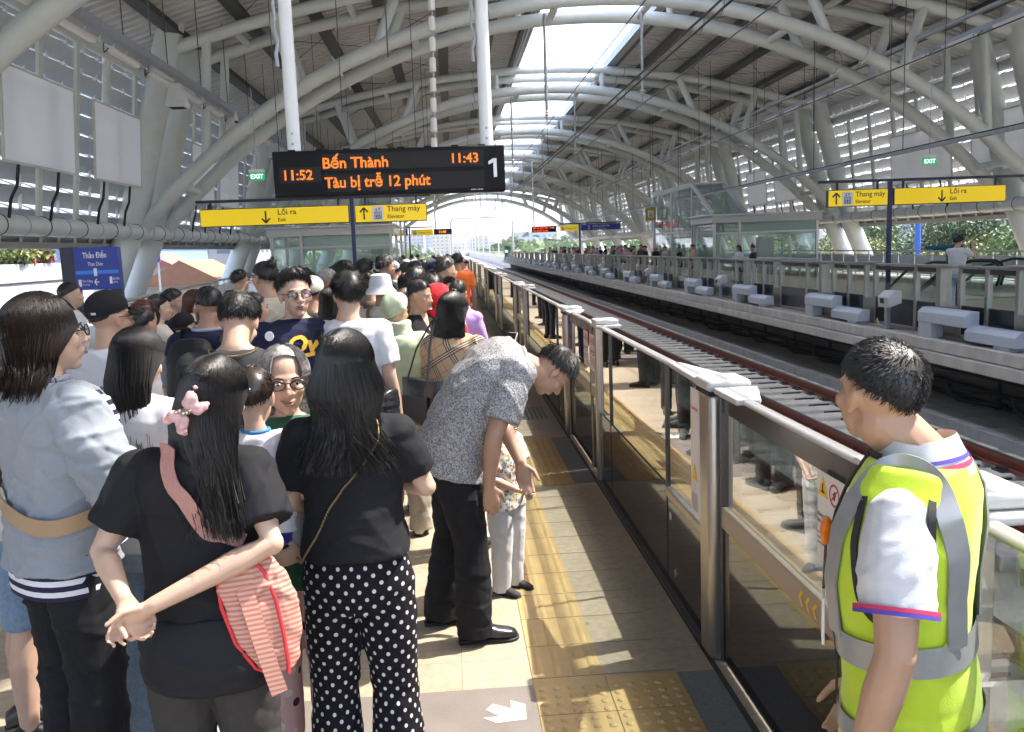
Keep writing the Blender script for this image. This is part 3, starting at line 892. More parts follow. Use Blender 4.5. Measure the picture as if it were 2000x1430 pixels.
# thin rods and bracing wires hanging from the roof
random.seed(12)
hr0 = None; kx = 0
for x in (-4.6, -2.6, -.8, 12.4, 14.0):
    for k in range(8):
        y = 15+9.8*k+random.uniform(-1.5, 1.5)
        zz = zU(x)+.55; lo = random.uniform(4.2, 6.0) if x < 2 else random.uniform(4.8, 6.6)
        o = MB().tube([(x, y, lo), (x, y, zz)], .012, 5).build('hanger_rod', dark_steel)
        tag(o, 'thin dark steel rod hanging from the %s half of the roof' % ('left' if x < 2 else 'right'), 'hanger rod', 'thin hanger rods under the %s half of the roof' % ('left' if x < 2 else 'right'))
random.seed(5)
for sx in (-1, 1):
    for k in range(9):
        y = FR[1]+2+15.6*k*.5
        for (a, b) in ((4.2, 7.8), (8, 11.5)):
            x0, x1 = XC+sx*a, XC+sx*b
            for (u, v) in ((x0, x1), (x1, x0)):
                o = MB().tube([(u, y, zU(u)+.45), (v, y+5.5, zU(v)+.45)], .013, 5).build('bracing_rod', dark_steel)
                tag(o, 'thin diagonal bracing rod under the %s half of the roof deck' % ('left' if sx < 0 else 'right'), 'bracing rod', 'diagonal bracing rods under the %s half of the roof' % ('left' if sx < 0 else 'right'))
# ------------------------------------------------------------------ departure board
led = M('led_amber', (.02, .01, 0), .5, emit=(1, .26, .01), es=.5)
led_r = M('led_red', (.02, .0, 0), .5, emit=(1, .09, .015), es=.4)
scr = M('screen_dark', (.016, .014, .013), .5, spec=.2)
casing = M('black_casing', (.004, .004, .005), .6, spec=.2)
def dotted(name, base, col, es, pitch):
    m = bpy.data.materials.new(name); m.use_nodes = True
    n = m.node_tree; b = n.nodes['Principled BSDF']
    b.inputs['Base Color'].default_value = (.02, .01, 0, 1)
    tc = n.nodes.new('ShaderNodeTexCoord'); sp = n.nodes.new('ShaderNodeSeparateXYZ')
    n.links.new(tc.outputs['Object'], sp.inputs[0])
    prod = None
    for ax in (0, 1):
        a = n.nodes.new('ShaderNodeMath'); a.operation = 'MULTIPLY'; a.inputs[1].default_value = math.pi/pitch
        n.links.new(sp.outputs[ax], a.inputs[0])
        c = n.nodes.new('ShaderNodeMath'); c.operation = 'SINE'; n.links.new(a.outputs[0], c.inputs[0])
        d = n.nodes.new('ShaderNodeMath'); d.operation = 'ABSOLUTE'; n.links.new(c.outputs[0], d.inputs[0])
        if prod is None: prod = d
        else:
            e = n.nodes.new('ShaderNodeMath'); e.operation = 'MULTIPLY'; n.links.new(prod.outputs[0], e.inputs[0]); n.links.new(d.outputs[0], e.inputs[1]); prod = e
    mr = n.nodes.new('ShaderNodeMapRange'); mr.inputs['From Min'].default_value = .15; mr.inputs['From Max'].default_value = .7
    mr.inputs['To Min'].default_value = .35*es; mr.inputs['To Max'].default_value = 1.7*es
    n.links.new(prod.outputs[0], mr.inputs['Value'])
    cr = n.nodes.new('ShaderNodeMix'); cr.data_type = 'RGBA'
    cr.inputs['A'].default_value = (.9, .07, .0, 1); cr.inputs['B'].default_value = (*col, 1)
    n.links.new(prod.outputs[0], cr.inputs['Factor'])
    n.links.new(cr.outputs['Result'], b.inputs['Emission Color']); n.links.new(mr.outputs[0], b.inputs['Emission Strength'])
    return m
led_d = dotted('led_dots', None, (1, .36, .015), .23, .0145)
R0 = (rad(90), 0, 0)
BY = 9.0
bd = empty('departure_board', 'black departure board with amber lettering hanging on two white poles over the platform', 'departure board', (-.56, BY, 2.63), rad(-.6))
MB().box(-1.15, 1.15, 0, .26, -.225, .225).build('casing', casing, bd, bevel=.012)
def scr_(x0, x1, z0, z1): return MB().box(x0, x1, -.006, .01, z0, z1).build('screen', scr, bd)
s1 = scr_(-1.09, -.68, -.085, .065); s2 = scr_(-.66, .94, .025, .185); s3 = scr_(-.63, .94, -.185, -.02)
text('11:52', .135, led_d, 'led_text', s1, (-1.065, -.008, -.058), R0, .0015, sx=1.02, bold=.0035)
text('Bến Thành', .148, led_d, 'led_text', s2, (-.665, -.008, .045), R0, .0015, sx=1.0, bold=.004)
text('11:43', .132, led_d, 'led_text', s2, (.60, -.008, .062), R0, .0015, sx=1.0, bold=.003)
text('Tàu bị trễ 12 phút', .148, led_d, 'led_text', s3, (-.65, -.008, -.145), R0, .0015, sx=.94, bold=.004)
n1 = MB(); n1.box(1.035, 1.068, -.005, 0, -.09, .095); n1.prism([(1.035, .095), (1.068, .095), (1.035, .055), (.985, .035), (.985, .066)], -.005, -.0004, 'y'); n1.build('white_numeral', white, bd, fix=True)
text('solari udine', .026, white, 'small_lettering', bd, (.80, -.003, -.212), R0, .001)
for x in (-.95, .98):
    MB().tube([(x, .13, .22), (x, .13, 7.6)], .066, 16).build('pole', paint_w, bd)
    b_ = MB()
    for z in (.30, .40): b_.tube([(x, .062, z), (x, .05, z)], .014, 8)
    b_.build('bolt', galv, bd)
    c = MB()
    for k in range(7):
        z = 1.05+.24*k
        c.tube([(x-.10+.02*(k % 2), .1, z), (x-.11, .1, z+.12), (x-.10+.02*((k+1) % 2), .1, z+.24)], .012 if k % 2 else .02, 6)
    c.build('turnbuckle', galv, bd)
for k in range(8): MB().box(-1.0+.27*k, -.93+.27*k, .05, .2, .225, .242).build('vent_cap', casing, bd)

# insulator string hanging behind the board
ch = empty('insulator_string', 'hanging string of white tubular insulators between the two poles of the board', 'insulator', (-.1, 14, 0))
mb = MB()
mb.tube([(.02, 0, 6.3), (-.06, 0, 3.2)], .016, 6); mb.build('cable', galv, ch)
for k in range(9):
    z = 5.55-.30*k; x = .012-(6.3-z)*.028
    MB().lathe([(.02, -.11), (.05, -.10), (.05, .10), (.02, .11)], (x, 0, z), 12).build('insulator', M('cream_porcelain', (.62, .60, .55), .35), ch)
mb = MB(); mb.tube([(-.11, 0, 5.9), (-.12, 0, 5.75), (0, 0, 5.66), (.12, 0, 5.75), (.12, 0, 6.3)], .03, 8); mb.build('shackle', galv, ch)
MB().tube([(.02, 0, 6.3), (.02, 0, 10.3)], .02, 6).build('hanger', galv, ch)

# ------------------------------------------------------------------ way-finding signs
def arrow_mb(x, z, s, up):
    m = MB(); d = 1 if up else -1
    m.box(x-.022*s, x+.022*s, -.004, 0, z-.16*s, z+.16*s)
    for q in (-1, 1):
        m.beam((x, -.002, z+d*.17*s), (x+q*.11*s, -.002, z+d*.05*s), .004, .045*s, (0, 0, 1))
    return m
def lift_icon(par, x, z, s):
    m = MB().box(x-.16*s, x+.16*s, -.004, 0, z-.2*s, z+.2*s).build('lift_pictogram', white, par)
    k = MB()
    k.box(x-.10*s, x+.10*s, -.006, -.004, z-.15*s, z-.13*s); k.box(x-.10*s, x+.10*s, -.006, -.004, z+.03*s, z+.05*s)
    k.box(x-.10*s, x-.085*s, -.006, -.004, z-.15*s, z+.05*s); k.box(x+.085*s, x+.10*s, -.006, -.004, z-.15*s, z+.05*s)
    for q in (-.05, 0, .05):
        k.box(x+(q-.016)*s, x+(q+.016)*s, -.006, -.004, z-.12*s, z-.03*s); k.box(x+(q-.012)*s, x+(q+.012)*s, -.006, -.004, z-.02*s, z+.01*s)
    for q, d in ((-.04, -1), (.04, 1)):
        k.beam((x+q*s, -.005, z+.08*s), (x+q*s, -.005, z+.16*s), .002, .014*s)
        for e in (-1, 1): k.beam((x+q*s, -.005, z+(.16 if d > 0 else .08)*s), (x+(q+e*.03)*s, -.005, z+(.13 if d > 0 else .11)*s), .002, .014*s)
    k.build('lift_symbol', M('blue_print', (.03, .05, .25), .5), m)
def wayfinding(name, lab, y, xp, xa, xb, zb, signs, tilt=0):
    t = empty(name, lab, 'sign', (0, y, 0))
    MB().box(xp-.055, xp+.055, .02, .13, 0, zb+.06).build('post', navy, t, bevel=.006)
    MB().box(xa, xb, .03, .12, zb, zb+.08).build('top_beam', navy_dark, t, bevel=.004)
    for (x0, x1, z0, z1, items) in signs:
        f = MB().box(x0, x1, .01, .14, z0, z1).build('sign_box', navy_dark, t, bevel=.004)
        fc = MB().box(x0+.02, x1-.02, .0, .012, z0+.025, z1-.02).build('sign_face', yellow, f)
        h = MB()
        for x in (x0+.3, x1-.3): h.box(x-.03, x+.03, .05, .1, z1, zb)
        h.build('hanger', navy_dark, f)
        for it in items:
            if it[0] == 'a': 
                m = arrow_mb(it[1], it[2], 1.0, it[3]); m.build('arrow', black, fc)
            elif it[0] == 'i': lift_icon(fc, it[1], it[2], 1.0)
            else: text(it[1], it[4], black, 'lettering', fc, (it[2], -.002, it[3]), R0, .001, bold=.002)
    return t
wayfinding('wayfinding_sign', 'yellow exit and elevator sign hung on a navy post on the near platform', 25.5, -2.72, -7.05, -.5, 3.37,
    [(-6.95, -2.80, 2.70, 3.20, [('a', -5.13, 2.945, False), ('t', 'Lối ra', -4.80, 2.99, .22), ('t', 'Exit', -4.80, 2.80, .145)]),
     (-2.64, -.60, 2.68, 3.18, [('a', -2.38, 2.93, True), ('i', -1.99, 2.93, 1), ('t', 'Thang máy', -1.73, 2.98, .215), ('t', 'Elevator', -1.73, 2.79, .145)])])
wayfinding('wayfinding_sign', 'yellow elevator and exit sign on a navy post on the far platform', 25.5, 13.06, 10.9, 17.3, 3.36,
    [(11.15, 12.98, 2.66, 3.16, [('a', 11.40, 2.90, True), ('i', 11.74, 2.90, 1), ('t', 'Thang máy', 11.98, 2.95, .205), ('t', 'Elevator', 11.98, 2.76, .14)]),
     (13.16, 16.6, 2.66, 3.16, [('a', 14.62, 2.90, False), ('t', 'Lối ra', 14.86, 2.95, .215), ('t', 'Exit', 14.86, 2.76, .14)])])

exit_g = M('exit_green', (.01, .17, .075), .4, emit=(.01, .25, .1), es=.25)
exit_w = M('exit_white', (.8, .85, .8), .4, emit=(.8, 1, .85), es=.35)
for (x, y, z, l, zr) in ((-5.25, 25.3, 4.05, 'green exit sign left of the departure board', 6.45), (14.5, 26.0, 3.95, 'green exit sign over the far platform', 7.3)):
    t = empty('exit_sign', l, 'exit sign', (x, y, z))
    MB().box(-.21, .21, 0, .05, -.11, .11).build('sign_box', exit_g, t, bevel=.004)
    MB().box(-.22, .22, 0, .07, .11, .2).build('housing', paint_w, t, bevel=.006)
    text('EXIT', .17, exit_w, 'lettering', t, (0, -.002, -.06), R0, .001, 'CENTER', bold=.002)
    MB().tube([(0, .03, .2), (0, .03, zr-z)], .012, 6).build('hanger', galv, t)

# station name sign, seen on the left
blue = M('sign_blue', (.012, .035, .30), .4)
sky_b = M('stripe_blue', (.03, .22, .75), .5)
t = empty('station_name_sign', 'blue station name sign on dark posts at the left side of the platform', 'sign', (-5.10, 13.0, 0), rad(5))
MB().box(-.42, -.20, .0, .13, 0, 2.06).build('post', navy_dark, t, bevel=.006)
MB().box(.22, .37, .0, .13, 0, 1.5).build('post', navy_dark, t, bevel=.006)
bx = MB().box(-.22, .37, -.06, .14, 1.45, 2.05).build('sign_box', blue, t, bevel=.006)
st = MB().box(-.21, .365, -.064, -.06, 1.675, 1.725).build('line_stripe', sky_b, bx)
MB().box(.03, .075, -.068, -.064, 1.645, 1.755).build('station_marker', white, bx, bevel=.002)
text('Thảo Điền', .115, white, 'lettering', bx, (.06, -.062, 1.90), R0, .001, 'CENTER', sx=.62, bold=.001)
text('Thao Dien', .078, white, 'lettering', bx, (.06, -.062, 1.79), R0, .001, 'CENTER', sx=.62)
MB().box(-.185, -.145, -.064, -.06, 1.50, 1.60).build('station_marker', white, bx)
MB().box(.235, .27, -.064, -.06, 1.53, 1.63).build('station_marker', white, bx)
text('Tân Cảng', .05, white, 'lettering', bx, (-.135, -.062, 1.56), R0, .001, sx=.7); text('Tan Cang', .036, white, 'lettering', bx, (-.135, -.062, 1.515), R0, .001, sx=.7)
text('An Phú', .05, white, 'lettering', bx, (.278, -.062, 1.585), R0, .001, sx=.62); text('An Phu', .036, white, 'lettering', bx, (.278, -.062, 1.54), R0, .001, sx=.62)
m = MB(); m.beam((.03, -.062, 1.56), (.09, -.062, 1.56), .003, .014)
for q in (-1, 1): m.beam((.03, -.062, 1.56), (.06, -.062, 1.56+q*.045), .003, .014, (1, 0, 0))
m.build('arrow', white, bx)

# distant boards
def small_board(name, lab, x0, x1, y, z0, z1, lines, m_txt=led_r):
    t = empty(name, lab, 'departure board', ((x0+x1)/2, y, 0))
    w = (x1-x0)/2
    MB().box(-w, w, 0, .25, z0, z1).build('casing', casing, t)
    for (s, x, z, sz) in lines: text(s, sz, m_txt, 'led_text', t, (x, -.004, z), R0, .002, bold=.004)
    MB().tube([(-w*.8, .1, z1), (-w*.8, .1, 8.5)], .05, 8).build('pole', paint_w, t)
    return t
small_board('departure_board', 'distant black departure board with red lettering over the far platform edge', 6.55, 8.5, 70, 2.95, 3.42, [('Bến xe Suối Tiên', -.88, 3.24, .17), ('11:46', .42, 3.22, .17), ('Tàu bị trễ 12 phút', -.88, 3.02, .16)])
small_board('departure_board', 'small distant departure board beside the farther yellow sign on the near platform', -1.05, .2, 62, 2.92, 3.3, [('11:43', -.3, 3.02, .24)], led)
t = empty('wayfinding_sign', 'distant yellow and blue sign on a navy post on the far platform', 'sign', (8.75, 70, 0))
MB().box(0, 4.95, .03, .1, 3.5, 3.6).build('top_beam', navy_dark, t); MB().box(1.55, 1.68, .02, .12, 0, 3.55).build('post', navy_dark, t)
f = MB().box(.05, 1.5, 0, .1, 2.98, 3.44).build('sign_face', yellow, t); text('Thang máy', .2, black, 'lettering', f, (.5, -.004, 3.12), R0, .002); lift_icon(f, .28, 3.2, .8)
f = MB().box(1.72, 4.9, 0, .1, 2.98, 3.47).build('sign_face', blue, t)
text('2', .4, white, 'lettering', f, (2.25, -.004, 3.08), R0, .002, bold=.004); text('đi Bến xe Suối Tiên', .17, white, 'lettering', f, (2.65, -.004, 3.24), R0, .002, bold=.003); text('to Suoi Tien Terminal', .12, white, 'lettering', f, (2.65, -.004, 3.07), R0, .002)
t = empty('wayfinding_sign', 'distant blue and yellow sign farther along the near platform', 'sign', (-4.3, 62, 0))
MB().box(-.6, 3.2, .03, .1, 3.42, 3.5).build('top_beam', navy_dark, t); MB().box(1.5, 1.6, .02, .12, 0, 3.45).build('post', navy_dark, t)
MB().box(-.5, 1.45, 0, .1, 2.92, 3.38).build('sign_face', blue, t)
f = MB().box(1.66, 3.2, 0, .1, 2.9, 3.32).build('sign_face', yellow, t); text('Thang máy', .2, black, 'lettering', f, (2.15, -.004, 3.02), R0, .002); lift_icon(f, 1.95, 3.11, .8)

# ------------------------------------------------------------------ lift lobbies
alu = M('aluminium_frame', (.50, .51, .51), .35, .6, var=.06, vs=3)
lobby_top = M('lobby_roof', (.55, .56, .55), .5, var=.05, vs=3)
def lobby(sx, x0, x1, y0, y1, lab):
    # x0 is the track side
    t = empty('lift_lobby', lab, 'lift lobby', (0, 0, 0))
    a, b = min(x0, x1), max(x0, x1)
    MB().box(a-.1, b+.1, y0-.12, y1+.1, 2.62, 2.95).build('roof', lobby_top, t, bevel=.02)
    MB().box(a-.18, b+.18, y0-.2, y1+.2, 2.95, 3.03).build('cornice', alu, t, bevel=.01)
    for x in (a+.07, a+(b-a)*.25, b-.07):
        for y in (y0+.06, y1-.06): MB().box(x-.06, x+.06, y-.06, y+.06, 0, 2.62).build('frame_post', alu, t, bevel=.005)
    for (p, q) in ((a+.13, a+(b-a)*.25-.06), (a+(b-a)*.25+.06, b-.13)):
        MB().box(p, q, y0+.04, y0+.055, .1, 2.6).build('glass_wall', lift_glass, t)
        MB().box(p, q, y1-.07, y1-.055, .1, 2.6).build('glass_wall', lift_glass, t)
    for x in (a+.05, b-.06): MB().box(x, x+.012, y0+.12, y1-.12, .1, 2.6).build('glass_wall', lift_glass, t)
    MB().box(a+.1, b-.1, y0+.03, y0+.07, 2.1, 2.18).build('transom', alu, t)
    mb = MB(); mb.box(a+(b-a)*.25+.1, b-.14, y0+.075, y0+.08, 2.0, 2.6); mb.build('frosted_band', M('frosted_band', (.55, .66, .64), .4), t)
    m = MB(); m.tube([(b-.9, y1-1.2, 0), (b-.9, y1-1.2, 1.7), (b-1.6, y1-1.2, 1.8), (b-1.9, y1-1.2, 1.8)], .06, 8); m.build('pipe', paint_w, t)
    MB().box(b-2.0, b-1.2, y1-.9, y1-.5, 0, 1.9).build('cabinet', lobby_top, t, bevel=.01)
    # shaft, away from the camera, with a sloping front
    y2 = y1+.2; y3 = y0+12.3
    sa, sb = (x0, x0+sx*1.7) if sx > 0 else (x0+sx*1.7, x0)
    for x in (sa+.06, sb-.06):
        for y in (y2+.06, (y2+y3)/2, y3-.06): MB().box(x-.06, x+.06, y-.06, y+.06, 0, 4.6).build('frame_post', alu, t)
        MB().box(x-.05, x+.05, y2, y3, 4.55, 4.66).build('frame_rail', alu, t); MB().box(x-.04, x+.04, y2, y3, 2.28, 2.36).build('frame_rail', alu, t)
        for (p, q) in ((y2+.12, (y2+y3)/2-.06), ((y2+y3)/2+.06, y3-.12)):
            MB().box(x-.006, x+.006, p, q, .1, 2.26).build('glass_wall', lift_glass, t); MB().box(x-.006, x+.006, p, q, 2.38, 4.54).build('glass_wall', lift_glass, t)
    MB().box(sa, sb, y2, y3, 4.67, 4.78).build('shaft_roof', alu, t)
    MB().beam(((sa+sb)/2, y0+.3, 3.06), ((sa+sb)/2, y2, 4.6), sb-sa, .03, (0, 0, 1)).build('sloping_glass', lift_glass, t)
    for x in (sa+.06, sb-.06): MB().beam((x, y0+.3, 3.10), (x, y2, 4.64), .14, .16, (0, 0, 1)).build('sloping_beam', lobby_top, t)
    for x in (sa+.02, sb-.02):
        mb = MB(); mb.prism([(y0+.5, 3.04), (y2, 3.04), (y2, 4.4)], x-.006, x+.006, 'x'); mb.build('glass_wall', lift_glass, t, fix=True)
    MB().box(sa+.2, sb-.2, y2+3.4, y2+6.2, 2.55, 4.3).build('lift_car', M('lift_car', (.34, .38, .38), .3, .5, var=.2, vs=3), t, bevel=.03)
    for k in range(4): MB().box(sa+.3, sa+.34, y2+1.5+2*k, y2+1.6+2*k, 0, 4.5).build('guide_rail', dark_steel, t)
    MB().box(sa+.4, sb-.4, y2+.3, y2+.4, 0, 2.2).build('lift_door', steel, t)
    return t
lobby(-1, -2.42, -7.55, 38, 41.5, 'glass lift lobby behind the crowd on the near platform')
lobby(1, 12.4, 17.5, 41, 44.5, 'glass lift lobby and tall lift shaft on the far platform')
for k in range(3): tag(MB().tube([(12.9+.5*k, 55.2, 0), (12.9+.5*k, 55.2, 4.5)], .22, 14).build('polished_column', M('polished_steel', (.6, .6, .6), .12, .95)), 'polished steel tube standing beside the far lift shaft', 'column', 'polished tubes beside the far lift shaft')
t = empty('lift_sign', 'yellow square sign with a lift symbol beside the far lift shaft', 'sign', (12.1, 52.6, 3.52))
MB().box(-.33, .33, 0, .06, -.38, .38).build('sign_face', M('olive_yellow', (.45, .36, .02), .4), t); lift_icon(t, 0, 0, 1.05)

# ------------------------------------------------------------------ railings, escalators
rail_in = M('grey_infill_panel', (.60, .62, .64), .5, .1, var=.1, vs=5)
def railing(p0, p1, lab, infill=True, h=1.1, step=1.3):
    a = Vector((*p0, 0)); b = Vector((*p1, 0)); L = (b-a).length; ang = math.atan2(b.y-a.y, b.x-a.x)
    t = empty('railing', lab, 'railing', (p0[0], p0[1], 0), ang)
    MB().tube([(0, 0, h), (L, 0, h)], .035, 10).build('handrail', alu, t)
    MB().tube([(0, 0, h-.17), (L, 0, h-.17)], .02, 8).build('rail', alu, t); MB().tube([(0, 0, .12), (L, 0, .12)], .02, 8).build('rail', alu, t)
    n = int(L/step); ps = None
    for k in range(n+1):
        x = L*k/n
        if ps is None: ps = MB().box(-.03, .03, -.02, .02, 0, h).build('post', alu, t)
        else:
            o = ps.copy(); COL.objects.link(o); o.parent = t; o.location = (x, 0, 0)
    if infill:
        for k in range(min(n, 40)):
            x0, x1 = L*k/n+.06, L*(k+1)/n-.06
            mb = MB(); 
            m = 10
            vs = []
            for i in range(m+1):
                x = x0+(x1-x0)*i/m; d = .012*(i % 2)
                vs += [(x, d, .16), (x, d, h-.2)]
            mb.add(vs, [(2*i, 2*i+2, 2*i+3, 2*i+1) for i in range(m)])
            mb.build('infill_panel', rail_in, t)
    return t
railing((-5.9, 15.0), (-8.7, 38.0), 'grey railing with steel handrail along the left side of the platform')
railing((-9.6, 42), (-9.6, 139), 'distant railing along the left edge of the near platform', False, step=3)
railing((19.0, 18.0), (19.0, 60.0), 'railing with pale infill panels along the outer edge of the far platform')
railing((14.6, 21.5), (18.9, 21.5), 'steel railing across the far platform in front of the outer railing', True)
railing((11.7, 27.5), (11.7, 36.0), 'steel guard rail beside the stairs on the far platform', False)
def escalator(x, y, lab, rz=0):
    t = empty('escalator', lab, 'escalator', (x, y, 0), rz)
    prof = [(0, .35), (-.12, .62), (0, .92), (.25, 1.0), (1.2, 1.0), (2.6, .75), (4.4, -.2), (6.0, -1.2)]
    for sx in (-.55, .55):
        MB().tube([(sx, p, q) for p, q in prof], .04, 8).build('handrail', rubber, t)
        mb = MB(); mb.prism([(p+.03, q-.05) for p, q in prof[2:]]+[(6.0, -2.0), (4.4, -1.1), (2.4, .0), (0, .0)], sx-.006, sx+.006, 'x'); mb.build('balustrade_glass', far_glass, t, fix=True)
    mb = MB()
    mb.box(-.5, .5, 0, 1.4, -.02, .02)
    mb.build('landing_plate', steel_far, t)
    return t
escalator(-5.0, 22.0, 'escalator top with black handrail beside the left railing')
escalator(14.0, 22.6, 'escalator with black handrail on the far platform beside the navy post')
escalator(15.4, 22.9, 'second escalator on the far platform, behind the photographer')

# ------------------------------------------------------------------ overhead wires
wire_m = M('contact_wire', (.03, .028, .027), .5, .5)
for (x, z, r, l) in ((3.30, 4.6, .016, 'left one of the twin contact wires over the nearer track'), (3.46, 4.62, .016, 'right one of the twin contact wires over the nearer track'), (3.38, 5.75, .012, 'thin carrier wire over the nearer track'), (6.57, 6.35, .016, 'lone black wire over the farther track'), (9.4, 5.2, .014, 'black cable over the edge of the far platform')):
    tag(MB().tube([(x, -9, z), (x, 60, z+.05), (x, 139, z+.1), (x+.2, 300, z), (x, 600, z)], r, 6).build('overhead_wire', wire_m), l, 'overhead wire')
iso = M('brown_porcelain', (.16, .06, .04), .3)
for k, y in enumerate((29.5, 45.1, 60.7, 76.3, 91.9, 107.5, 123.1)):
    for (x, zc) in ((3.38, 5.75), (6.57, 6.35)):
        t = empty('wire_support', ('wire support with insulator hanging from the truss over the nearer track' if x < 5 else 'wire support with insulator hanging from the truss over the farther track'), 'insulator', (x, y, 0), 0, 'wire supports under the trusses')
        MB().tube([(0, 0, zL(x)-.1), (0, 0, zc+.5)], .05, 8).build('drop_tube', galv, t)
        MB().lathe([(.03, 0), (.09, .03), (.03, .08), (.09, .12), (.03, .17), (.09, .21), (.03, .26)], (0, 0, zc+.24), 10).build('insulator', white_cap, t)
        MB().tube([(0, 0, zc+.3), (0, 0, zc)], .02, 6).build('clamp', galv, t)
        if x < 5: MB().tube([(0, 0, zc), (0, 0, 4.6)], .01, 5).build('dropper', wire_m, t)
for (x, z, l) in ((12.6, 4.05, 'grey cable tray low over the far platform'), (15.2, 7.95, 'dark cable bundle high over the far platform')):
    t = empty('cable_tray', l, 'cable tray', (x, 0, z))
    MB().box(-.08, .08, 8, 139, -.04, .04).build('channel', galv, t)
    MB().tube([(.02, 8, .06), (.02, 139, .06)], .03, 6).build('cable', rubber, t)
    for k in range(18):
        y = 12+6*k; MB().tube([(0, y, .04), (0, y, zU(x)-z+.5)], .013, 5).build('hanger_rod', dark_steel, t)
# ------------------------------------------------------------------ the world outside the station
ground_m = M('ground', (.46, .45, .41), .95, var=.3, vs=.02)
g = MB(); g.box(-4000, 4000, -500, 6000, -9.5, -9); struct(g.build('ground', ground_m))
via = M('viaduct_concrete', (.50, .48, .45), .85, var=.15, vs=.6)
struct(MB().box(.2, 10.3, 139, 900, -2.6, -1.72).build('viaduct_deck', via))
v = empty('viaduct_parapet', 'pale concrete parapet along the right side of the viaduct beyond the station', 'parapet', (10.1, 139, 0))
MB().box(0, .25, 0, 760, -1.72, .25).build('wall', via, v); MB().box(-.04, .29, 0, 760, .25, .33).build('coping', via, v)
v = empty('viaduct_parapet', 'pale concrete parapet along the left side of the viaduct beyond the station', 'parapet', (.1, 139, 0))
MB().box(0, .25, 0, 760, -1.72, .25).build('wall', via, v); MB().box(-.04, .29, 0, 760, .25, .33).build('coping', via, v)
r = empty('viaduct_railing', 'thin pale railing on the right viaduct parapet', 'railing', (10.25, 139, 0))
for z in (.7, 1.1): MB().tube([(0, 0, z), (0, 760, z)], .03, 6).build('rail', alu, r)
p0_ = None
for k in range(90):
    if p0_ is None: p0_ = MB().box(-.03, .03, -.03, .03, .33, 1.1).build('post', alu, r)
    else:
        o = p0_.copy(); COL.objects.link(o); o.parent = r; o.location = (0, 4*k, 0)
# overhead line portals
def portal():
    t = empty('catenary_portal', 'x', 'portal frame', (0, 0, 0), 0, 'grey catenary portals beyond the station')
    c = []
    for k in range(7):
        a = math.pi/2*k/6
        c.append((10.2-.9+.9*math.sin(a), 0, 6.0+.9*math.cos(a)))
    c2 = [(.0+.9-.9*math.sin(math.pi/2*k/6), 0, 6.0+.9*math.cos(math.pi/2*k/6)) for k in range(7)][::-1]
    MB().tube([(0, 0, -1.7)]+c2+c+[(10.2, 0, -1.7)], .14, 10).build('frame', alu, t)
    for x in (3.35, 6.55):
        MB().tube([(x, 0, 6.9), (x, 0, 8.2)], .06, 8).build('mast', alu, t)
        MB().tube([(x, 0, 6.9), (x, 0, 4.8)], .05, 8).build('drop_tube', alu, t)
        MB().tube([(x-1.2, 0, 5.6), (x+1.2, 0, 5.6)], .03, 6).build('arm', alu, t)
    return t
P0 = portal()
for k in range(12):
    o = P0 if k == 0 else dup(P0)
    o.location = (.3-.0*k, 146+44*k, 0); o['label'] = ['grey catenary portal just beyond the open end of the station', 'second grey catenary portal beyond the station'][k] if k < 2 else 'distant grey catenary portal along the viaduct'
t = empty('signal_box', 'green-lit signal cabinet at the far end of the far platform', 'signal', (8.9, 136, 0))
MB().box(-.5, .5, 0, .6, 0, 2.1).build('cabinet', M('signal_cabinet', (.12, .2, .16), .5), t, bevel=.02)
MB().ell((-.2, -.02, 1.3), (.16, .05, .16), 12, 8).build('green_lamp', M('green_lamp', (.02, .3, .12), .3, emit=(.1, 1, .5), es=3), t)

# trees: trunk, limbs and leaf clumps
leaf_ms = [M('leaf_green', (.10, .165, .045), .6, var=.35, vs=1.5), M('leaf_olive', (.15, .175, .05), .6, var=.35, vs=1.5), M('leaf_dark', (.07, .12, .045), .6, var=.35, vs=1.5)]
bark = M('bark', (.10, .08, .06), .9, var=.3, vs=4)
def leaf_mesh(mb, rng, c, r, n, s):
    P = rng.normal(size=(n, 3)); P /= np.linalg.norm(P, axis=1)[:, None]
    P = P*(rng.random((n, 1))**.45)*np.array(r)+np.array(c)
    A = rng.normal(size=(n, 3)); A /= np.linalg.norm(A, axis=1)[:, None]
    B = np.cross(A, rng.normal(size=(n, 3))); B /= np.linalg.norm(B, axis=1)[:, None]
    S = s*(.6+.8*rng.random((n, 1)))
    for i in range(n):
        p = P[i]; a = A[i]*S[i]; b = B[i]*S[i]*.55
        mb.add([p-a, p+b, p+a, p-b], [(0, 1, 2, 3)])
def tree(seed, H, R, nl, s, mat, label, loc, group):
    rng = np.random.default_rng(seed)
    t = empty('tree', label, 'tree', loc, 0, group)
    tr = MB(); tr.tube([(0, 0, 0), (.1, .1, H*.3), (-.1, .15, H*.55), (.1, 0, H*.85)], [R*.07, R*.055, R*.04, .03], 8)
    lf = MB()
    for k in range(13):
        a = rng.random()*6.28; q = R*(.35+.5*rng.random()); z = H*(.45+.47*rng.random())
        q *= 1.1-.75*max(0, (z/H-.62))/.38
        c = (q*math.cos(a), q*math.sin(a), z)
        tr.tube([(0, 0, H*.35), (c[0]*.5, c[1]*.5, (z+H*.35)/2+.2), c], [R*.035, R*.025, .02], 6)
        leaf_mesh(lf, rng, c, (R*.42, R*.42, R*.30), nl//13, s)
    tr.build('trunk', bark, t); lf.build('crown', mat, t)
    return t
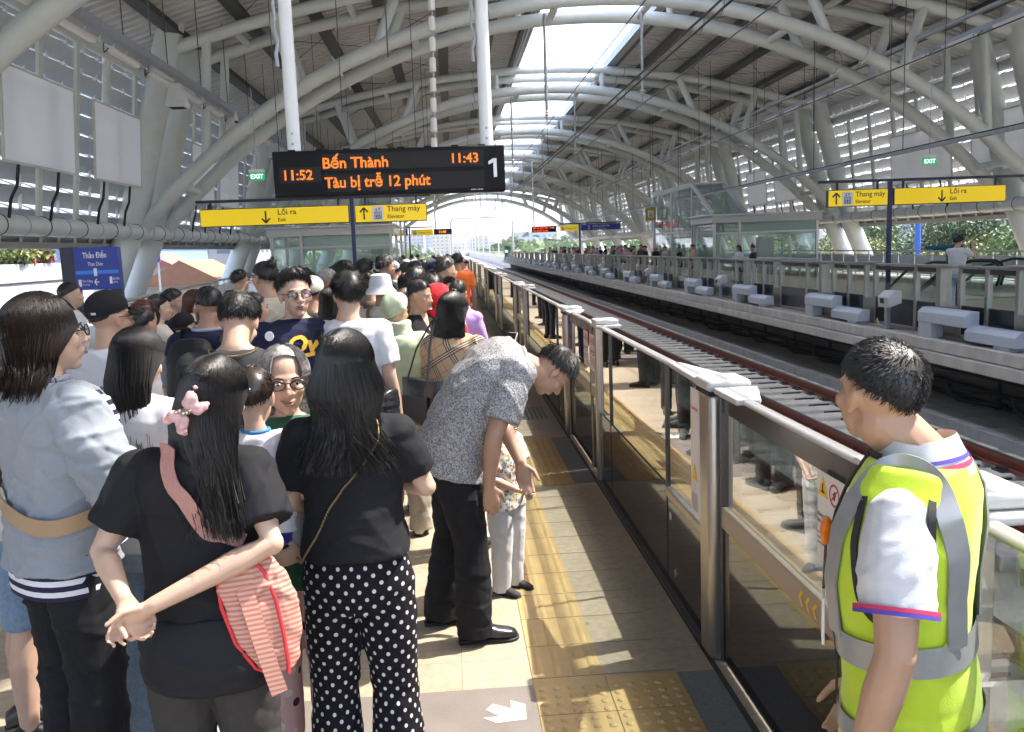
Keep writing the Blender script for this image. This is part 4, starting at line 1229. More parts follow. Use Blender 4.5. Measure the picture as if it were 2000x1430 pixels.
TR = [tree(1, 11.5, 4.3, 12000, .145, leaf_ms[0], 'broad green tree beyond the outer railing, right of the navy sign post', (33, 38, -9), 'trees beyond the far platform'),
      tree(2, 11.8, 4.5, 12000, .145, leaf_ms[1], 'olive green tree beyond the outer railing, left of the navy sign post', (34, 45.5, -9), 'trees beyond the far platform'),
      tree(3, 13.5, 5.4, 13000, .155, leaf_ms[2], 'tall dark green tree behind the photographer in white', (36.5, 34, -9), 'trees beyond the far platform')]
random.seed(21)
for i in range(16):
    b = TR[i % 3]
    o = dup(b, (33+random.uniform(0, 9), 50+6.5*i+random.uniform(-2, 2), -9), random.uniform(0, 6), 'leafy tree in the row beyond the far platform railing')
    sc = random.uniform(.85, 1.05); o.scale = (sc, sc, sc)
for i, (x, y) in enumerate(((31, 27), (38, 29))):
    o = dup(TR[i], (x, y, -9), 2.0+i, ['leafy tree beyond the outer railing at the right edge', 'leafy tree behind the red roof at the right edge'][i])
# far-off wood that reads as one band
rng = np.random.default_rng(9)
lf = MB()
for k in range(150):
    x = rng.uniform(-60, 330); y = 420+rng.uniform(-60, 120)
    if -12 < x < 22: continue
    leaf_mesh(lf, rng, (x, y, rng.uniform(-6, -1)), (15, 12, rng.uniform(5, 11)), 150, 2.2)
tag(lf.build('far_wood', leaf_ms[0]), 'hazy band of trees on the horizon beyond the open end of the station', 'trees', kind='stuff')

# buildings
bcol = [M('wall_white', (.36, .36, .355), .8, var=.1, vs=.4), M('wall_cream', (.33, .30, .245), .8, var=.1, vs=.4), M('wall_grey_blue', (.22, .26, .32), .8, var=.1, vs=.4), M('wall_pink', (.34, .25, .23), .8, var=.1, vs=.4), M('wall_grey', (.26, .26, .265), .8, var=.1, vs=.4)]
win_m = M('window_glass', (.10, .13, .17), .15)
roof_r = M('red_tile_roof', (.26, .115, .085), .8, var=.2, vs=2); roof_g = M('grey_roof', (.33, .35, .38), .7, var=.15, vs=1)
def house(loc, w, d, h, wall, rf, label, group=None, rz=0, fl=3.2, gable=False, grid=3.0):
    t = empty('building', label, 'building', loc, rz, group)
    W_ = MB().box(-w/2, w/2, -d/2, d/2, 0, h).build('wall', wall, t)
    if gable:
        mb = MB(); mb.prism([(-w/2-.4, h), (w/2+.4, h), (0, h+w*.32)], -d/2-.4, d/2+.4, 'y'); mb.build('roof', rf, t, fix=True)
    else: MB().box(-w/2-.3, w/2+.3, -d/2-.3, d/2+.3, h, h+.5).build('roof', rf, t)
    n = int(h/fl)
    faces = [(-1, 'y'), (1, 'y'), (-1, 'x'), (1, 'x')]
    cnt = 0
    for (s, ax) in faces:
        L = w if ax == 'y' else d
        m = max(1, int(L/grid))
        for i in range(n):
            mb = MB()
            for j in range(m):
                c = -L/2+L*(j+.5)/m; ww = min(.9, L/m*.32); z0 = i*fl+1.0
                if ax == 'y':
                    e = s*d/2; mb.box(c-ww, c+ww, min(e, e+s*.05), max(e, e+s*.05), z0, z0+1.5)
                else:
                    e = s*w/2; mb.box(min(e, e+s*.05), max(e, e+s*.05), c-ww, c+ww, z0, z0+1.5)
            mb.build('window_row', win_m, W_); cnt += 1
    return t
random.seed(33)
for i in range(26):
    x = random.uniform(70, 175); y = random.uniform(55, 210); h = random.uniform(8, 15)
    house((x, y, -9), random.uniform(6, 14), random.uniform(7, 12), h, bcol[i % 5], roof_r if i % 3 == 0 else roof_g, 'low %s house in the town beyond the trees on the right' % ['white', 'cream', 'blue-grey', 'pink', 'grey'][i % 5], 'houses beyond the trees on the right', random.uniform(-.3, .3), gable=i % 3 == 0)
house((52, 46, -9), 12, 16, 9.6, bcol[3], roof_r, 'house with a large red roof behind the trees at the right edge', None, .2, gable=True)
for i, (x, y, w, h) in enumerate(((165, 1150, 24, 150), (195, 1200, 26, 140), (222, 1180, 20, 118), (285, 1260, 30, 90))):
    house((x, y, -9), w, 24, h, bcol[2], roof_g, ['slim hazy tower block, leftmost of the far towers', 'slim hazy tower block, second of the far towers', 'hazy tower block, third of the far towers', 'broad hazy tower block at the right of the far towers'][i], None, 0, 3.6, grid=4)
for i in range(14):
    house((random.uniform(-90, 300), random.uniform(700, 1000), -9), random.uniform(18, 40), 20, random.uniform(14, 30), bcol[(i*2) % 5], roof_r if i % 2 else roof_g, 'hazy low block on the far horizon', 'hazy low blocks on the far horizon', 0, 3.6, grid=4)
# left side: white hall with planted parapet, blue hall, gabled house
t = empty('building', 'big plain white building with a planted parapet at the left edge', 'building', (-27, 30, -9))
MB().box(-8, 8, -14, 22, 0, 10.9).build('wall', M('bright_white_wall', (.44, .46, .50), .7, var=.04, vs=.5), t)
MB().box(-8.1, 8.1, -14.1, 22.1, 10.1, 10.18).build('moulding', bcol[0], t)
rng = np.random.default_rng(4)
lf = MB()
for k in range(14): leaf_mesh(lf, rng, (7.6+rng.uniform(-.3, .3), rng.uniform(7, 13.5), 11.1+rng.uniform(0, .3)), (.5, .6, .35), 220, .12)
lf.build('planting', leaf_ms[1], t)
fl_ = MB()
for k in range(4): leaf_mesh(fl_, rng, (7.9, rng.uniform(11, 14.5), 11.1+rng.uniform(-.3, .3)), (.4, .5, .3), 60, .09)
fl_.build('red_flowers', M('red_flower', (.5, .10, .06), .6), t)
house((-62, 78, -9), 30, 22, 19, bcol[0], roof_g, 'pale glazed office block beyond the white building on the left', None, 0, 3.4, grid=2.4)
house((-40, 88, -9), 26, 26, 12.2, M('blue_wall', (.16, .23, .38), .7, var=.08, vs=.5), roof_g, 'blue-walled hall seen between the left columns', None, 0, 20)
house((-17.3, 62, -9), 5.0, 9, 9.2, M('gable_white', (.42, .40, .37), .7), M('orange_roof', (.30, .15, .085), .8, var=.15, vs=2), 'small white and orange gabled house left of the lift lobby', None, .05, gable=True)
house((-21.0, 66, -9), 3.0, 8, 10.4, bcol[0], roof_r, 'small house with a red tiled roof just right of the double column', None, .1, gable=True)
house((-58, 140, -9), 60, 20, 14, bcol[4], roof_g, 'long grey industrial block behind the blue hall', None, 0, 3.5)
t = empty('billboard', 'red and blue illuminated billboard with large digits behind the name sign', 'billboard', (-17.2, 49, 0), rad(12))
MB().box(-.9, 1.5, 0, .3, 1.75, 2.45).build('panel', M('billboard_blue', (.05, .06, .32), .5), t)
MB().box(-1.1, 1.5, 0, .3, 2.55, 3.0).build('panel', M('billboard_red', (.45, .02, .03), .5), t)
MB().box(-2.0, -1.15, 0, .3, 2.5, 3.0).build('panel', M('billboard_green', (.02, .22, .08), .5), t)
for (s, x) in (('3', -.2), ('2', .8)): text(s, .75, M('billboard_digit', (.55, .05, .12), .5), 'digit', t, (x, -.02, 1.82), R0, .01, bold=.02)
MB().box(-.9, -.8, .3, .4, -9, 2.9).build('post', alu, t); MB().box(1.3, 1.4, .3, .4, -9, 2.9).build('post', alu, t)
tag(MB().tube([(30, 55, -9), (30, 55, 6)], .18, 10).build('blue_mast', M('blue_mast_paint', (.03, .12, .5), .5)), 'bright blue mast among the trees on the right', 'mast')

# ------------------------------------------------------------------ hazy air
hz_m = bpy.data.materials.new('haze'); hz_m.use_nodes = True
_n = hz_m.node_tree; _n.nodes.remove(_n.nodes['Principled BSDF'])
_v = _n.nodes.new('ShaderNodeVolumePrincipled'); _v.inputs['Color'].default_value = (.86, .90, .95, 1); _v.inputs['Density'].default_value = .00024; _v.inputs['Anisotropy'].default_value = .2
_n.links.new(_v.outputs[0], _n.nodes['Material Output'].inputs['Volume'])
hz = MB().box(-4100, 4100, -520, 6100, -10.6, 150).build('haze', hz_m); hz['kind'] = 'stuff'
# ------------------------------------------------------------------ people: builders
TS = bpy.data.scenes.new('workshop')
def remesh(mb, vox, name, mat, parent=None, smooth=2, wr=0.0, seed=0, wf=1.0, squash=None):
    me = mb.mesh('t', [])
    o = bpy.data.objects.new('t', me); TS.collection.objects.link(o)
    m = o.modifiers.new('r', 'REMESH'); m.mode = 'VOXEL'; m.voxel_size = vox; m.use_smooth_shade = True
    if smooth:
        s = o.modifiers.new('s', 'SMOOTH'); s.factor = .5; s.iterations = smooth
    TS.view_layers[0].update()
    dg = TS.view_layers[0].depsgraph
    me2 = bpy.data.meshes.new_from_object(o.evaluated_get(dg))
    bpy.data.objects.remove(o); bpy.data.meshes.remove(me)
    me2.name = name
    if wr: wrinkle(me2, wr, seed, wf)
    me2.materials.clear(); me2.materials.append(mat)
    me2.polygons.foreach_set('use_smooth', [True]*len(me2.polygons))
    r = bpy.data.objects.new(name, me2); COL.objects.link(r)
    if parent: r.parent = parent
    return r
def coords(me):
    a = np.empty(len(me.vertices)*3, np.float32); me.vertices.foreach_get('co', a); return a.reshape(-1, 3).astype(float)
def wrinkle(me, amp, seed, wf=1.0):
    rng = np.random.default_rng(seed)
    P = coords(me); N = np.empty(len(me.vertices)*3, np.float32); me.vertices.foreach_get('normal', N); N = N.reshape(-1, 3)
    Q = P.copy()
    for i in range(3):
        k = rng.normal(size=3)*7*wf; Q += .025*np.sin(P @ k + rng.random()*6)[:, None]*rng.normal(size=3)
    d = np.zeros(len(P))
    for i in range(10):
        k = rng.normal(size=3); k[2] *= 1.9; k[1] *= .6; k = k/np.linalg.norm(k)*(9+24*rng.random())*wf
        s = np.sin(Q @ k + rng.random()*6)
        k2 = rng.normal(size=3)*9; g = .5+.5*np.sin(P @ k2+rng.random()*6)      # folds come and go
        d += ((1-np.abs(s))**3.2-.22)*g*(1 if i % 3 else -1)*(.5+.5*rng.random())
    d = d*amp*.75
    # quieter near the shoulders, stronger below
    P = P+N*np.clip(d, -amp*1.3, amp*1.3)[:, None]
    me.vertices.foreach_set('co', P.astype(np.float32).ravel()); me.update()
def V(*a): return Vector(a)
def cap_tube(mb, pts, rs, n=12):
    # tube with rounded joints so it remeshes into one smooth limb
    mb.tube(pts, rs, n)
    for p, r in zip(pts, rs): mb.ell(p, (r, r, r), 12, 8)
def loft(mb, rings, n=28):
    # ring: (centre, right, forward, a, b_front, b_back)
    o = len(mb.v)
    for (c, R, F, a, bf, bb) in rings:
        for j in range(n):
            t = 2*math.pi*j/n; cs, sn = math.cos(t), math.sin(t)
            e = .85
            u = math.copysign(abs(cs)**e, cs)*a; w = math.copysign(abs(sn)**e, sn)*(bf if sn > 0 else bb)
            mb.v.append(tuple(c+R*u+F*w))
    k = len(rings)
    fs = [(o+i*n+j, o+i*n+(j+1) % n, o+(i+1)*n+(j+1) % n, o+(i+1)*n+j) for i in range(k-1) for j in range(n)]
    fs += [tuple(o+j for j in reversed(range(n))), tuple(o+(k-1)*n+j for j in range(n))]
    mb.f += fs; mb.sm += [True]*len(fs); mb.mi += [0]*len(fs)
skin_cache = {}
def skin_mat(c):
    c = tuple(q*.93 for q in c); k = 'skin_%02d%02d' % (int(c[0]*100), int(c[1]*100))
    if k in MATS: return MATS[k]
    m = M(k, c, .5, var=.07, vs=14, bump=.06, bs=240)
    b = m.node_tree.nodes['Principled BSDF']
    b.inputs['Subsurface Weight'].default_value = .12; b.inputs['Subsurface Radius'].default_value = (.012, .004, .002)
    b.inputs['Subsurface Scale'].default_value = 1.0
    return m
hair_k = M('black_hair', (.011, .0095, .0088), .52, var=.4, vs=40, spec=.55)
hair_b = M('dark_brown_hair', (.022, .014, .010), .36, var=.4, vs=40, spec=.5)
hair_g = M('greying_hair', (.24, .22, .21), .45, var=.6, vs=60)
hair_r = M('reddish_hair', (.07, .025, .012), .42, var=.4, vs=40)
eye_w = M('eye_white', (.62, .58, .54), .25); eye_d = M('iris', (.012, .008, .006), .1)
lip_m = M('lips', (.31, .145, .115), .5); brow_m = M('brow', (.02, .015, .012), .7)
gl_m = M('spectacle_frame', (.015, .012, .012), .3); gl_lens = glass('spectacle_lens', (.94, .94, .95), .8)
lens_tint = glass('tinted_lens', (.36, .34, .46), 1.3)
gold = M('gold', (.7, .45, .15), .3, .95)

def rotm(hy=0, hp=0, ht=0):
    return Matrix.Rotation(rad(-hy), 3, 'Z') @ Matrix.Rotation(rad(-hp), 3, 'X') @ Matrix.Rotation(rad(ht), 3, 'Y')
def head_shapes(mb, c, Hm, s, face=True):
    def E(p, r, nu=14, nv=10):
        m2 = MB(); m2.ell((0, 0, 0), (r[0]*s, r[1]*s, r[2]*s), nu, nv)
        mb.add([c+Hm @ (V(*p)*s+Vector(v)) for v in m2.v], m2.f, True)
    E((0, -.014, .030), (.073, .090, .083), 20, 14)
    E((0, .026, -.030), (.056, .060, .074), 18, 12)
    E((0, .018, -.070), (.043, .050, .035)); E((0, .052, -.088), (.024, .026, .020))
    E((0, .068, .022), (.047, .016, .013)); E((.034, .058, -.020), (.024, .022, .024)); E((-.034, .058, -.020), (.024, .022, .024))
    for q, r in (((0, .086, .004), .0085), ((0, .094, -.010), .010), ((0, .100, -.023), .0125)): E(q, (r, r*1.15, r))
    E((.013, .091, -.027), (.009, .009, .008)); E((-.013, .091, -.027), (.009, .009, .008))
    E((0, .084, -.052), (.021, .010, .0055)); E((0, .082, -.063), (.018, .010, .006)); E((0, .078, -.057), (.026, .010, .012))
    for q in (-1, 1):
        E((q*.073, -.004, -.004), (.008, .017, .029)); E((q*.078, -.014, .008), (.006, .009, .018)); E((q*.072, .002, -.028), (.007, .008, .010))
def hand(mb, w, d, nrm, side, s=1.0, curl=28, spread=1.0, thumb=1.0):
    # w wrist, d direction of the fingers, nrm palm normal (fingers curl towards it), side: direction of the thumb
    d = d.normalized(); sd = (side-d*side.dot(d)).normalized(); nn = d.cross(sd)
    if nn.dot(nrm) < 0: nn = -nn
    for k in range(4):
        t = k/3
        mb.ell(tuple(w+d*(.012+.075*t)*s), (.018*s, .018*s, .018*s), 8, 6)
    R = [(w+d*x*s, sd, nn, a*s, b*s, b*s) for x, a, b in ((-.01, .024, .019), (.03, .034, .017), (.07, .041, .016), (.092, .040, .014))]
    loft(mb, R, 16)
    for i, (off, L) in enumerate(((.029, .074), (.0098, .082), (-.0095, .076), (-.0285, .060))):
        p = w+d*(.088-.004*abs(i-1))*s+sd*off*s
        a = rad(curl*(.7+.14*i)); dr = d+sd*off*1.4*spread; dr.normalize()
        pts = [p]; rs = [.0088*s]
        for j, l in enumerate((.45, .31, .24)):
            ang = a*(j+.8)
            v = dr*math.cos(ang)+nn*math.sin(ang)
            pts.append(pts[-1]+v*L*l*s); rs.append((.0082-.0008*j)*s)
        cap_tube(mb, pts, rs, 8)
    p = w+d*.022*s+sd*.026*s
    v1 = (sd*.75*thumb+d*.75+nn*.25).normalized(); v2 = (sd*.25*thumb+d*.95+nn*.4).normalized()
    cap_tube(mb, [p, p+v1*.042*s, p+v1*.042*s+v2*.03*s, p+v1*.042*s+v2*.052*s], [.0135*s, .0108*s, .0095*s, .0075*s], 8)

def strands(mb, paths, r0=.0022, r1=.0006):
    for P in paths:
        n = len(P); o = len(mb.v)
        for i, p in enumerate(P):
            t = (P[min(i+1, n-1)]-P[max(i-1, 0)]); t = t/(np.linalg.norm(t)+1e-9)
            u = np.cross(t, (.31, .52, .79)); u /= np.linalg.norm(u)+1e-9; w = np.cross(t, u)
            r = r0+(r1-r0)*i/(n-1)
            for q in (0, 2.094, 4.189): mb.v.append(tuple(p+(u*math.cos(q)+w*math.sin(q))*r))
        for i in range(n-1):
            for j in range(3): mb.f.append((o+3*i+j, o+3*i+(j+1) % 3, o+3*i+3+(j+1) % 3, o+3*i+3+j))
        mb.sm += [True]*(3*(n-1)); mb.mi += [0]*(3*(n-1))
def hairline(az, front=60, back=126, pw=1.25):
    f = ((1+math.cos(az))/2)**pw
    return rad(back+(front-back)*f)
def scalp(az, ph, t):
    # az from the front, clockwise seen from above
    rx, ry, rz = .073+t, .090+t, .083+t
    return np.array([rx*math.sin(ph)*math.sin(az), -.014+ry*math.sin(ph)*math.cos(az), .030+rz*math.cos(ph)])
def hair_cap(mb, c, Hm, s, thick=.02, front=60, back=126, pw=1.25, nA=30, nP=10, lump=.004, rng=None):
    H3 = np.array(Hm); c = np.array(c)
    rng = rng or np.random.default_rng(1)
    o = len(mb.v); ph0 = rng.random(4)*6
    def pt(az, k, out):
        pm = hairline(az, front, back, pw); ph = pm*k/nP
        if out:
            t = thick*(1-.75*(k/nP)**3)+lump*math.sin(5*az+ph0[0])*math.sin(3*ph+ph0[1])
        else: t = -.012
        return c+H3 @ (scalp(az, ph, t)*s)
    for out in (True, False):
        for k in range(nP+1):
            for j in range(nA): mb.v.append(tuple(pt(2*math.pi*j/nA, k, out)))
    B = (nP+1)*nA; fs = []
    for k in range(nP):
        for j in range(nA):
            j2 = (j+1) % nA
            fs.append((o+k*nA+j, o+(k+1)*nA+j, o+(k+1)*nA+j2, o+k*nA+j2))
            fs.append((o+B+k*nA+j, o+B+k*nA+j2, o+B+(k+1)*nA+j2, o+B+(k+1)*nA+j))
    for j in range(nA):
        j2 = (j+1) % nA
        fs.append((o+nP*nA+j, o+B+nP*nA+j, o+B+nP*nA+j2, o+nP*nA+j2))
    mb.f += fs; mb.sm += [True]*len(fs); mb.mi += [0]*len(fs)
def hair_short(parent, c, Hm, s, mat, n=700, L=.04, thick=.016, front=62, back=120, pw=1.25, seed=1, lift=.5, r=.0022, fade=True):
    rng = np.random.default_rng(seed); mb = MB(); hair_cap(mb, c, Hm, s, thick, front, back, pw, rng=rng)
    H3 = np.array(Hm); c_ = np.array(c); paths = []
    for i in range(n):
        az = rng.random()*6.283; pm = hairline(az, front, back, pw); fr_ = max(0, math.cos(az)); ph = pm*math.sqrt(rng.random())*(1.0-.16*fr_)
        p = scalp(az, ph, thick*.55*(1-.7*(ph/pm)**3))
        nv = p-np.array([0, -.014, .03]); nv /= np.linalg.norm(nv)
        # whorl at the back of the crown, combed forward on top and down at the sides
        cr = np.array([.01, -.07, .10]); tv = p-cr; tv -= nv*tv.dot(nv); tv /= np.linalg.norm(tv)+1e-6
        l = L*(.6+.7*rng.random())*(1 if ph < 1.2 else .65)*(1-.45*fr_*(ph/pm)**2)
        d = nv*lift+tv*1.0+rng.normal(size=3)*.22; d /= np.linalg.norm(d)
        P = [p, p+d*l*.5+nv*.002, p+d*l-nv*l*.25]
        paths.append([c_+H3 @ (q*s) for q in P])
    strands(mb, paths, r, .0005)
    return mb.build('hair', mat, parent)
LONGR = [(.05, .086, .088, -.020), (-.01, .094, .086, -.034), (-.07, .097, .076, -.046), (-.14, .098, .064, -.058), (-.22, .104, .054, -.068), (-.32, .104, .046, -.078), (-.42, .092, .036, -.086)]
def hair_long(parent, c, Hm, s, mat, length=.34, n=900, seed=2, thick=.018, wav=.006, rings=None, gap=55, vox=.009, front=58, flick=.02, r=.0028, hw=1.0, pinch=None):
    rng = np.random.default_rng(seed); H3 = np.array(Hm); c_ = np.array(c)
    rg = [q for q in (rings or LONGR) if q[0] > -length+.02]
    m1 = MB(); hair_cap(m1, c, Hm, s, thick*.55, front, 120, 1.1, rng=rng)
    X, Y_, Z = V(1, 0, 0), V(0, 1, 0), V(0, 0, 1)
    Rz = Matrix.Rotation(math.atan2(-(Hm @ V(0, 1, 0)).x, (Hm @ V(0, 1, 0)).y), 3, 'Z')
    RR = np.array(Rz)
    cen = lambda q: V(*(c_+RR @ (np.array([0, q[3], q[0]])*s)))
    loft(m1, [(cen(q), Rz @ X, Rz @ Y_, q[1]*s*hw*.88, q[2]*s*.52, q[2]*s*(.80 if q[0] > -.03 else .90)) for q in rg][::-1], 24)
    base = remesh(m1, vox, 'hair', mat, parent, 2)
    mb = MB(); paths = []
    zs = [q[0] for q in rg]
    def env(th, z):
        q = [np.interp(-z, [-x for x in zs], [g[i] for g in rg]) for i in (1, 2, 3)]
        a = q[0]*hw; b = q[1]
        u = math.sin(th)*a; w = math.cos(th)*b
        if w > 0: w *= .6
        return np.array([u, q[2]+w, z])
    for i in range(n):
        th = rad(gap+(360-2*gap)*rng.random())
        ph0 = rad(8+60*rng.random()); P = []
        for k in range(4):
            ph = ph0+(rad(92)-ph0)*k/3.
            P.append(H3 @ scalp(th, ph, thick*.9+.003*rng.random()))
        end = -length*(.72+.36*rng.random()); ph1 = rng.random()*6; am = wav*rng.random(); fl = flick*rng.normal(); off = 1+.05*rng.random()
        zz0 = -.03
        for k in range(1, 8):
            z = zz0+(end-zz0)*k/7
            p = env(th, max(z, zs[-1]))*np.array([off, 1, 1]); p[2] = z
            p[0] += am*math.sin(ph1+z*26)+fl*(k/7)**3; p[1] += am*math.cos(ph1+z*22)-abs(fl)*.5*(k/7)**3-.004
            if pinch:
                g = math.exp(-((z-pinch)/.05)**2)*.35; p[0] *= 1-g
            P.append(RR @ p)
        paths.append([c_+q*s for q in P])
    for i in range(n//5):
        th = rad(-gap-14+(2*gap+28)*rng.random()); pm = hairline(th, front, 120, 1.1); a0 = pm*(.55+.45*rng.random()); P = []
        for k in range(5): P.append(c_+H3 @ (scalp(th*(1-.12*k), a0+(rad(6)-a0)*k/4*.8, thick*.6+.004*math.sin(k*.8))*s))
        paths.append(P)
    strands(mb, paths, r, .0008)
    o = mb.build('hair_strands', mat, base)
    return base
def glasses(parent, c, Hm, s, lens=None, round_=False):
    mb = MB(); L = MB()
    T = lambda p: c+Hm @ (V(*p)*s)
    for q in (-1, 1):
        pts = [T((q*.033+.024*math.cos(a)*(1 if round_ else 1.05), .1, .006+.019*math.sin(a)*(1 if round_ else .85))) for a in frange(0, 2*math.pi, 14)]
        mb.tube(pts, .0022*s, 5)
        mb.tube([T((q*.058, .097, .01)), T((q*.078, .07, .012)), T((q*.079, -.005, .012))], .002*s, 5)
        L.add([T((q*.033+.023*math.cos(a), .0995, .006+.0175*math.sin(a))) for a in frange(0, 2*math.pi, 14)[:-1]], [tuple(range(14))])
    mb.tube([T((-.01, .1, .01)), T((0, .103, .013)), T((.01, .1, .01))], .002*s, 5)
    g = mb.build('glasses', gl_m, parent)
    L.build('lens', lens or gl_lens, g)
def face_bits(parent, c, Hm, s, lips=True, open_=False, smile=0.0):
    T = lambda p: c+Hm @ (V(*p)*s)
    for q in (-1, 1):
        m = MB(); m2 = MB(); m2.ell((0, 0, 0), (.0135*s, .006*s, .0058*s), 10, 7)
        m.add([T((q*.031, .0795, .006))+Hm @ Vector(v) for v in m2.v], m2.f, True); e = m.build('eye', eye_w, parent)
        m = MB(); m2 = MB(); m2.ell((0, 0, 0), (.0052*s, .0035*s, .0046*s), 9, 6)
        m.add([T((q*.031, .0838, .006))+Hm @ Vector(v) for v in m2.v], m2.f, True); m.build('iris', eye_d, e)
        m = MB(); m.tube([T((q*.016, .087, .012)), T((q*.031, .0885, .0135)), T((q*.046, .080, .010))], .0016*s, 5); m.build('eyelid', brow_m, e)
        m = MB(); m.tube([T((q*.013, .088, .024)), T((q*.030, .0885, .029)), T((q*.049, .077, .024))], [.0025*s, .0032*s, .0015*s], 6); m.build('eyebrow', brow_m, parent)
    m = MB()
    zc = -.056
    for z, r in ((zc+.004, .0042), (zc-.006, .0048)):
        m.tube([T((-.022-smile*.5, .080, zc+smile)), T((-.010, .0905, z)), T((0, .0925, z-.001)), T((.010, .0905, z)), T((.022+smile*.5, .080, zc+smile))], [.0012*s, r*s, r*s, r*s, .0012*s], 7)
    if open_:
        m2 = MB(); m2.ell((0, 0, 0), (.013*s, .006*s, .011*s), 10, 7); mo = MB(); mo.add([T((0, .0905, zc-.003))+Hm @ Vector(v) for v in m2.v], m2.f, True); mo.build('open_mouth', M('mouth_dark', (.08, .02, .02), .5), parent)
    m.build('lips', lip_m, parent)
def shoe(parent, an, yaw, s, mat, sole=None, L=.27, name='shoe'):
    F = V(math.sin(rad(yaw)), math.cos(rad(yaw)), 0); R = V(F.y, -F.x, 0); U = V(0, 0, 1)
    b = V(an[0], an[1], 0)
    mb = MB()
    def ring(y, w, h, z0): return (b+F*(y*s)+U*(z0+h/2)*s, R, U, w*s, h/2*s, h/2*s)
    k = L/.27
    loft(mb, [ring(y*k, w, h, .012) for y, w, h in ((-.075, .022, .04), (-.07, .032, .07), (-.03, .036, .095), (.02, .037, .10), (.06, .039, .075), (.11, .044, .055), (.16, .042, .045), (.19, .030, .034), (.20, .016, .02))], 14)
    o = mb.build(name, mat, parent)
    mb = MB(); loft(mb, [ring(y*k, w, .02, .001) for y, w in ((-.08, .02), (-.075, .034), (-.02, .038), (.06, .041), (.12, .047), (.17, .044), (.2, .028), (.207, .012))], 14)
    mb.build('sole', sole or rubber, o)
    return o

SPINE_M = [(0, .89, .165, .105, .125), (0, .98, .158, .102, .115), (.005, 1.09, .158, .108, .100), (.010, 1.20, .172, .115, .105), (.0, 1.30, .184, .110, .108), (-.008, 1.375, .178, .088, .095), (-.012, 1.42, .125, .068, .075), (-.014, 1.455, .070, .056, .058)]
SPINE_F = [(0, .87, .168, .105, .135), (0, .96, .160, .102, .120), (.005, 1.06, .140, .100, .095), (.012, 1.18, .150, .118, .095), (.004, 1.29, .162, .110, .098), (-.006, 1.365, .160, .082, .090), (-.012, 1.415, .110, .062, .070), (-.014, 1.45, .060, .050, .052)]
ARM = {'down': ((.225, -.02, 1.125), (.235, .05, .885)), 'phone': ((.215, .04, 1.14), (.095, .27, 1.22)), 'hold': ((.225, .02, 1.12), (.10, .24, 1.06)),
       'behind': ((.275, -.10, 1.14), (.03, -.165, .985)), 'fold': ((.225, .06, 1.13), (.02, .22, 1.14)), 'up': ((.235, .16, 1.30), (.12, .34, 1.47)), 'face': ((.22, .12, 1.18), (.06, .23, 1.42))}
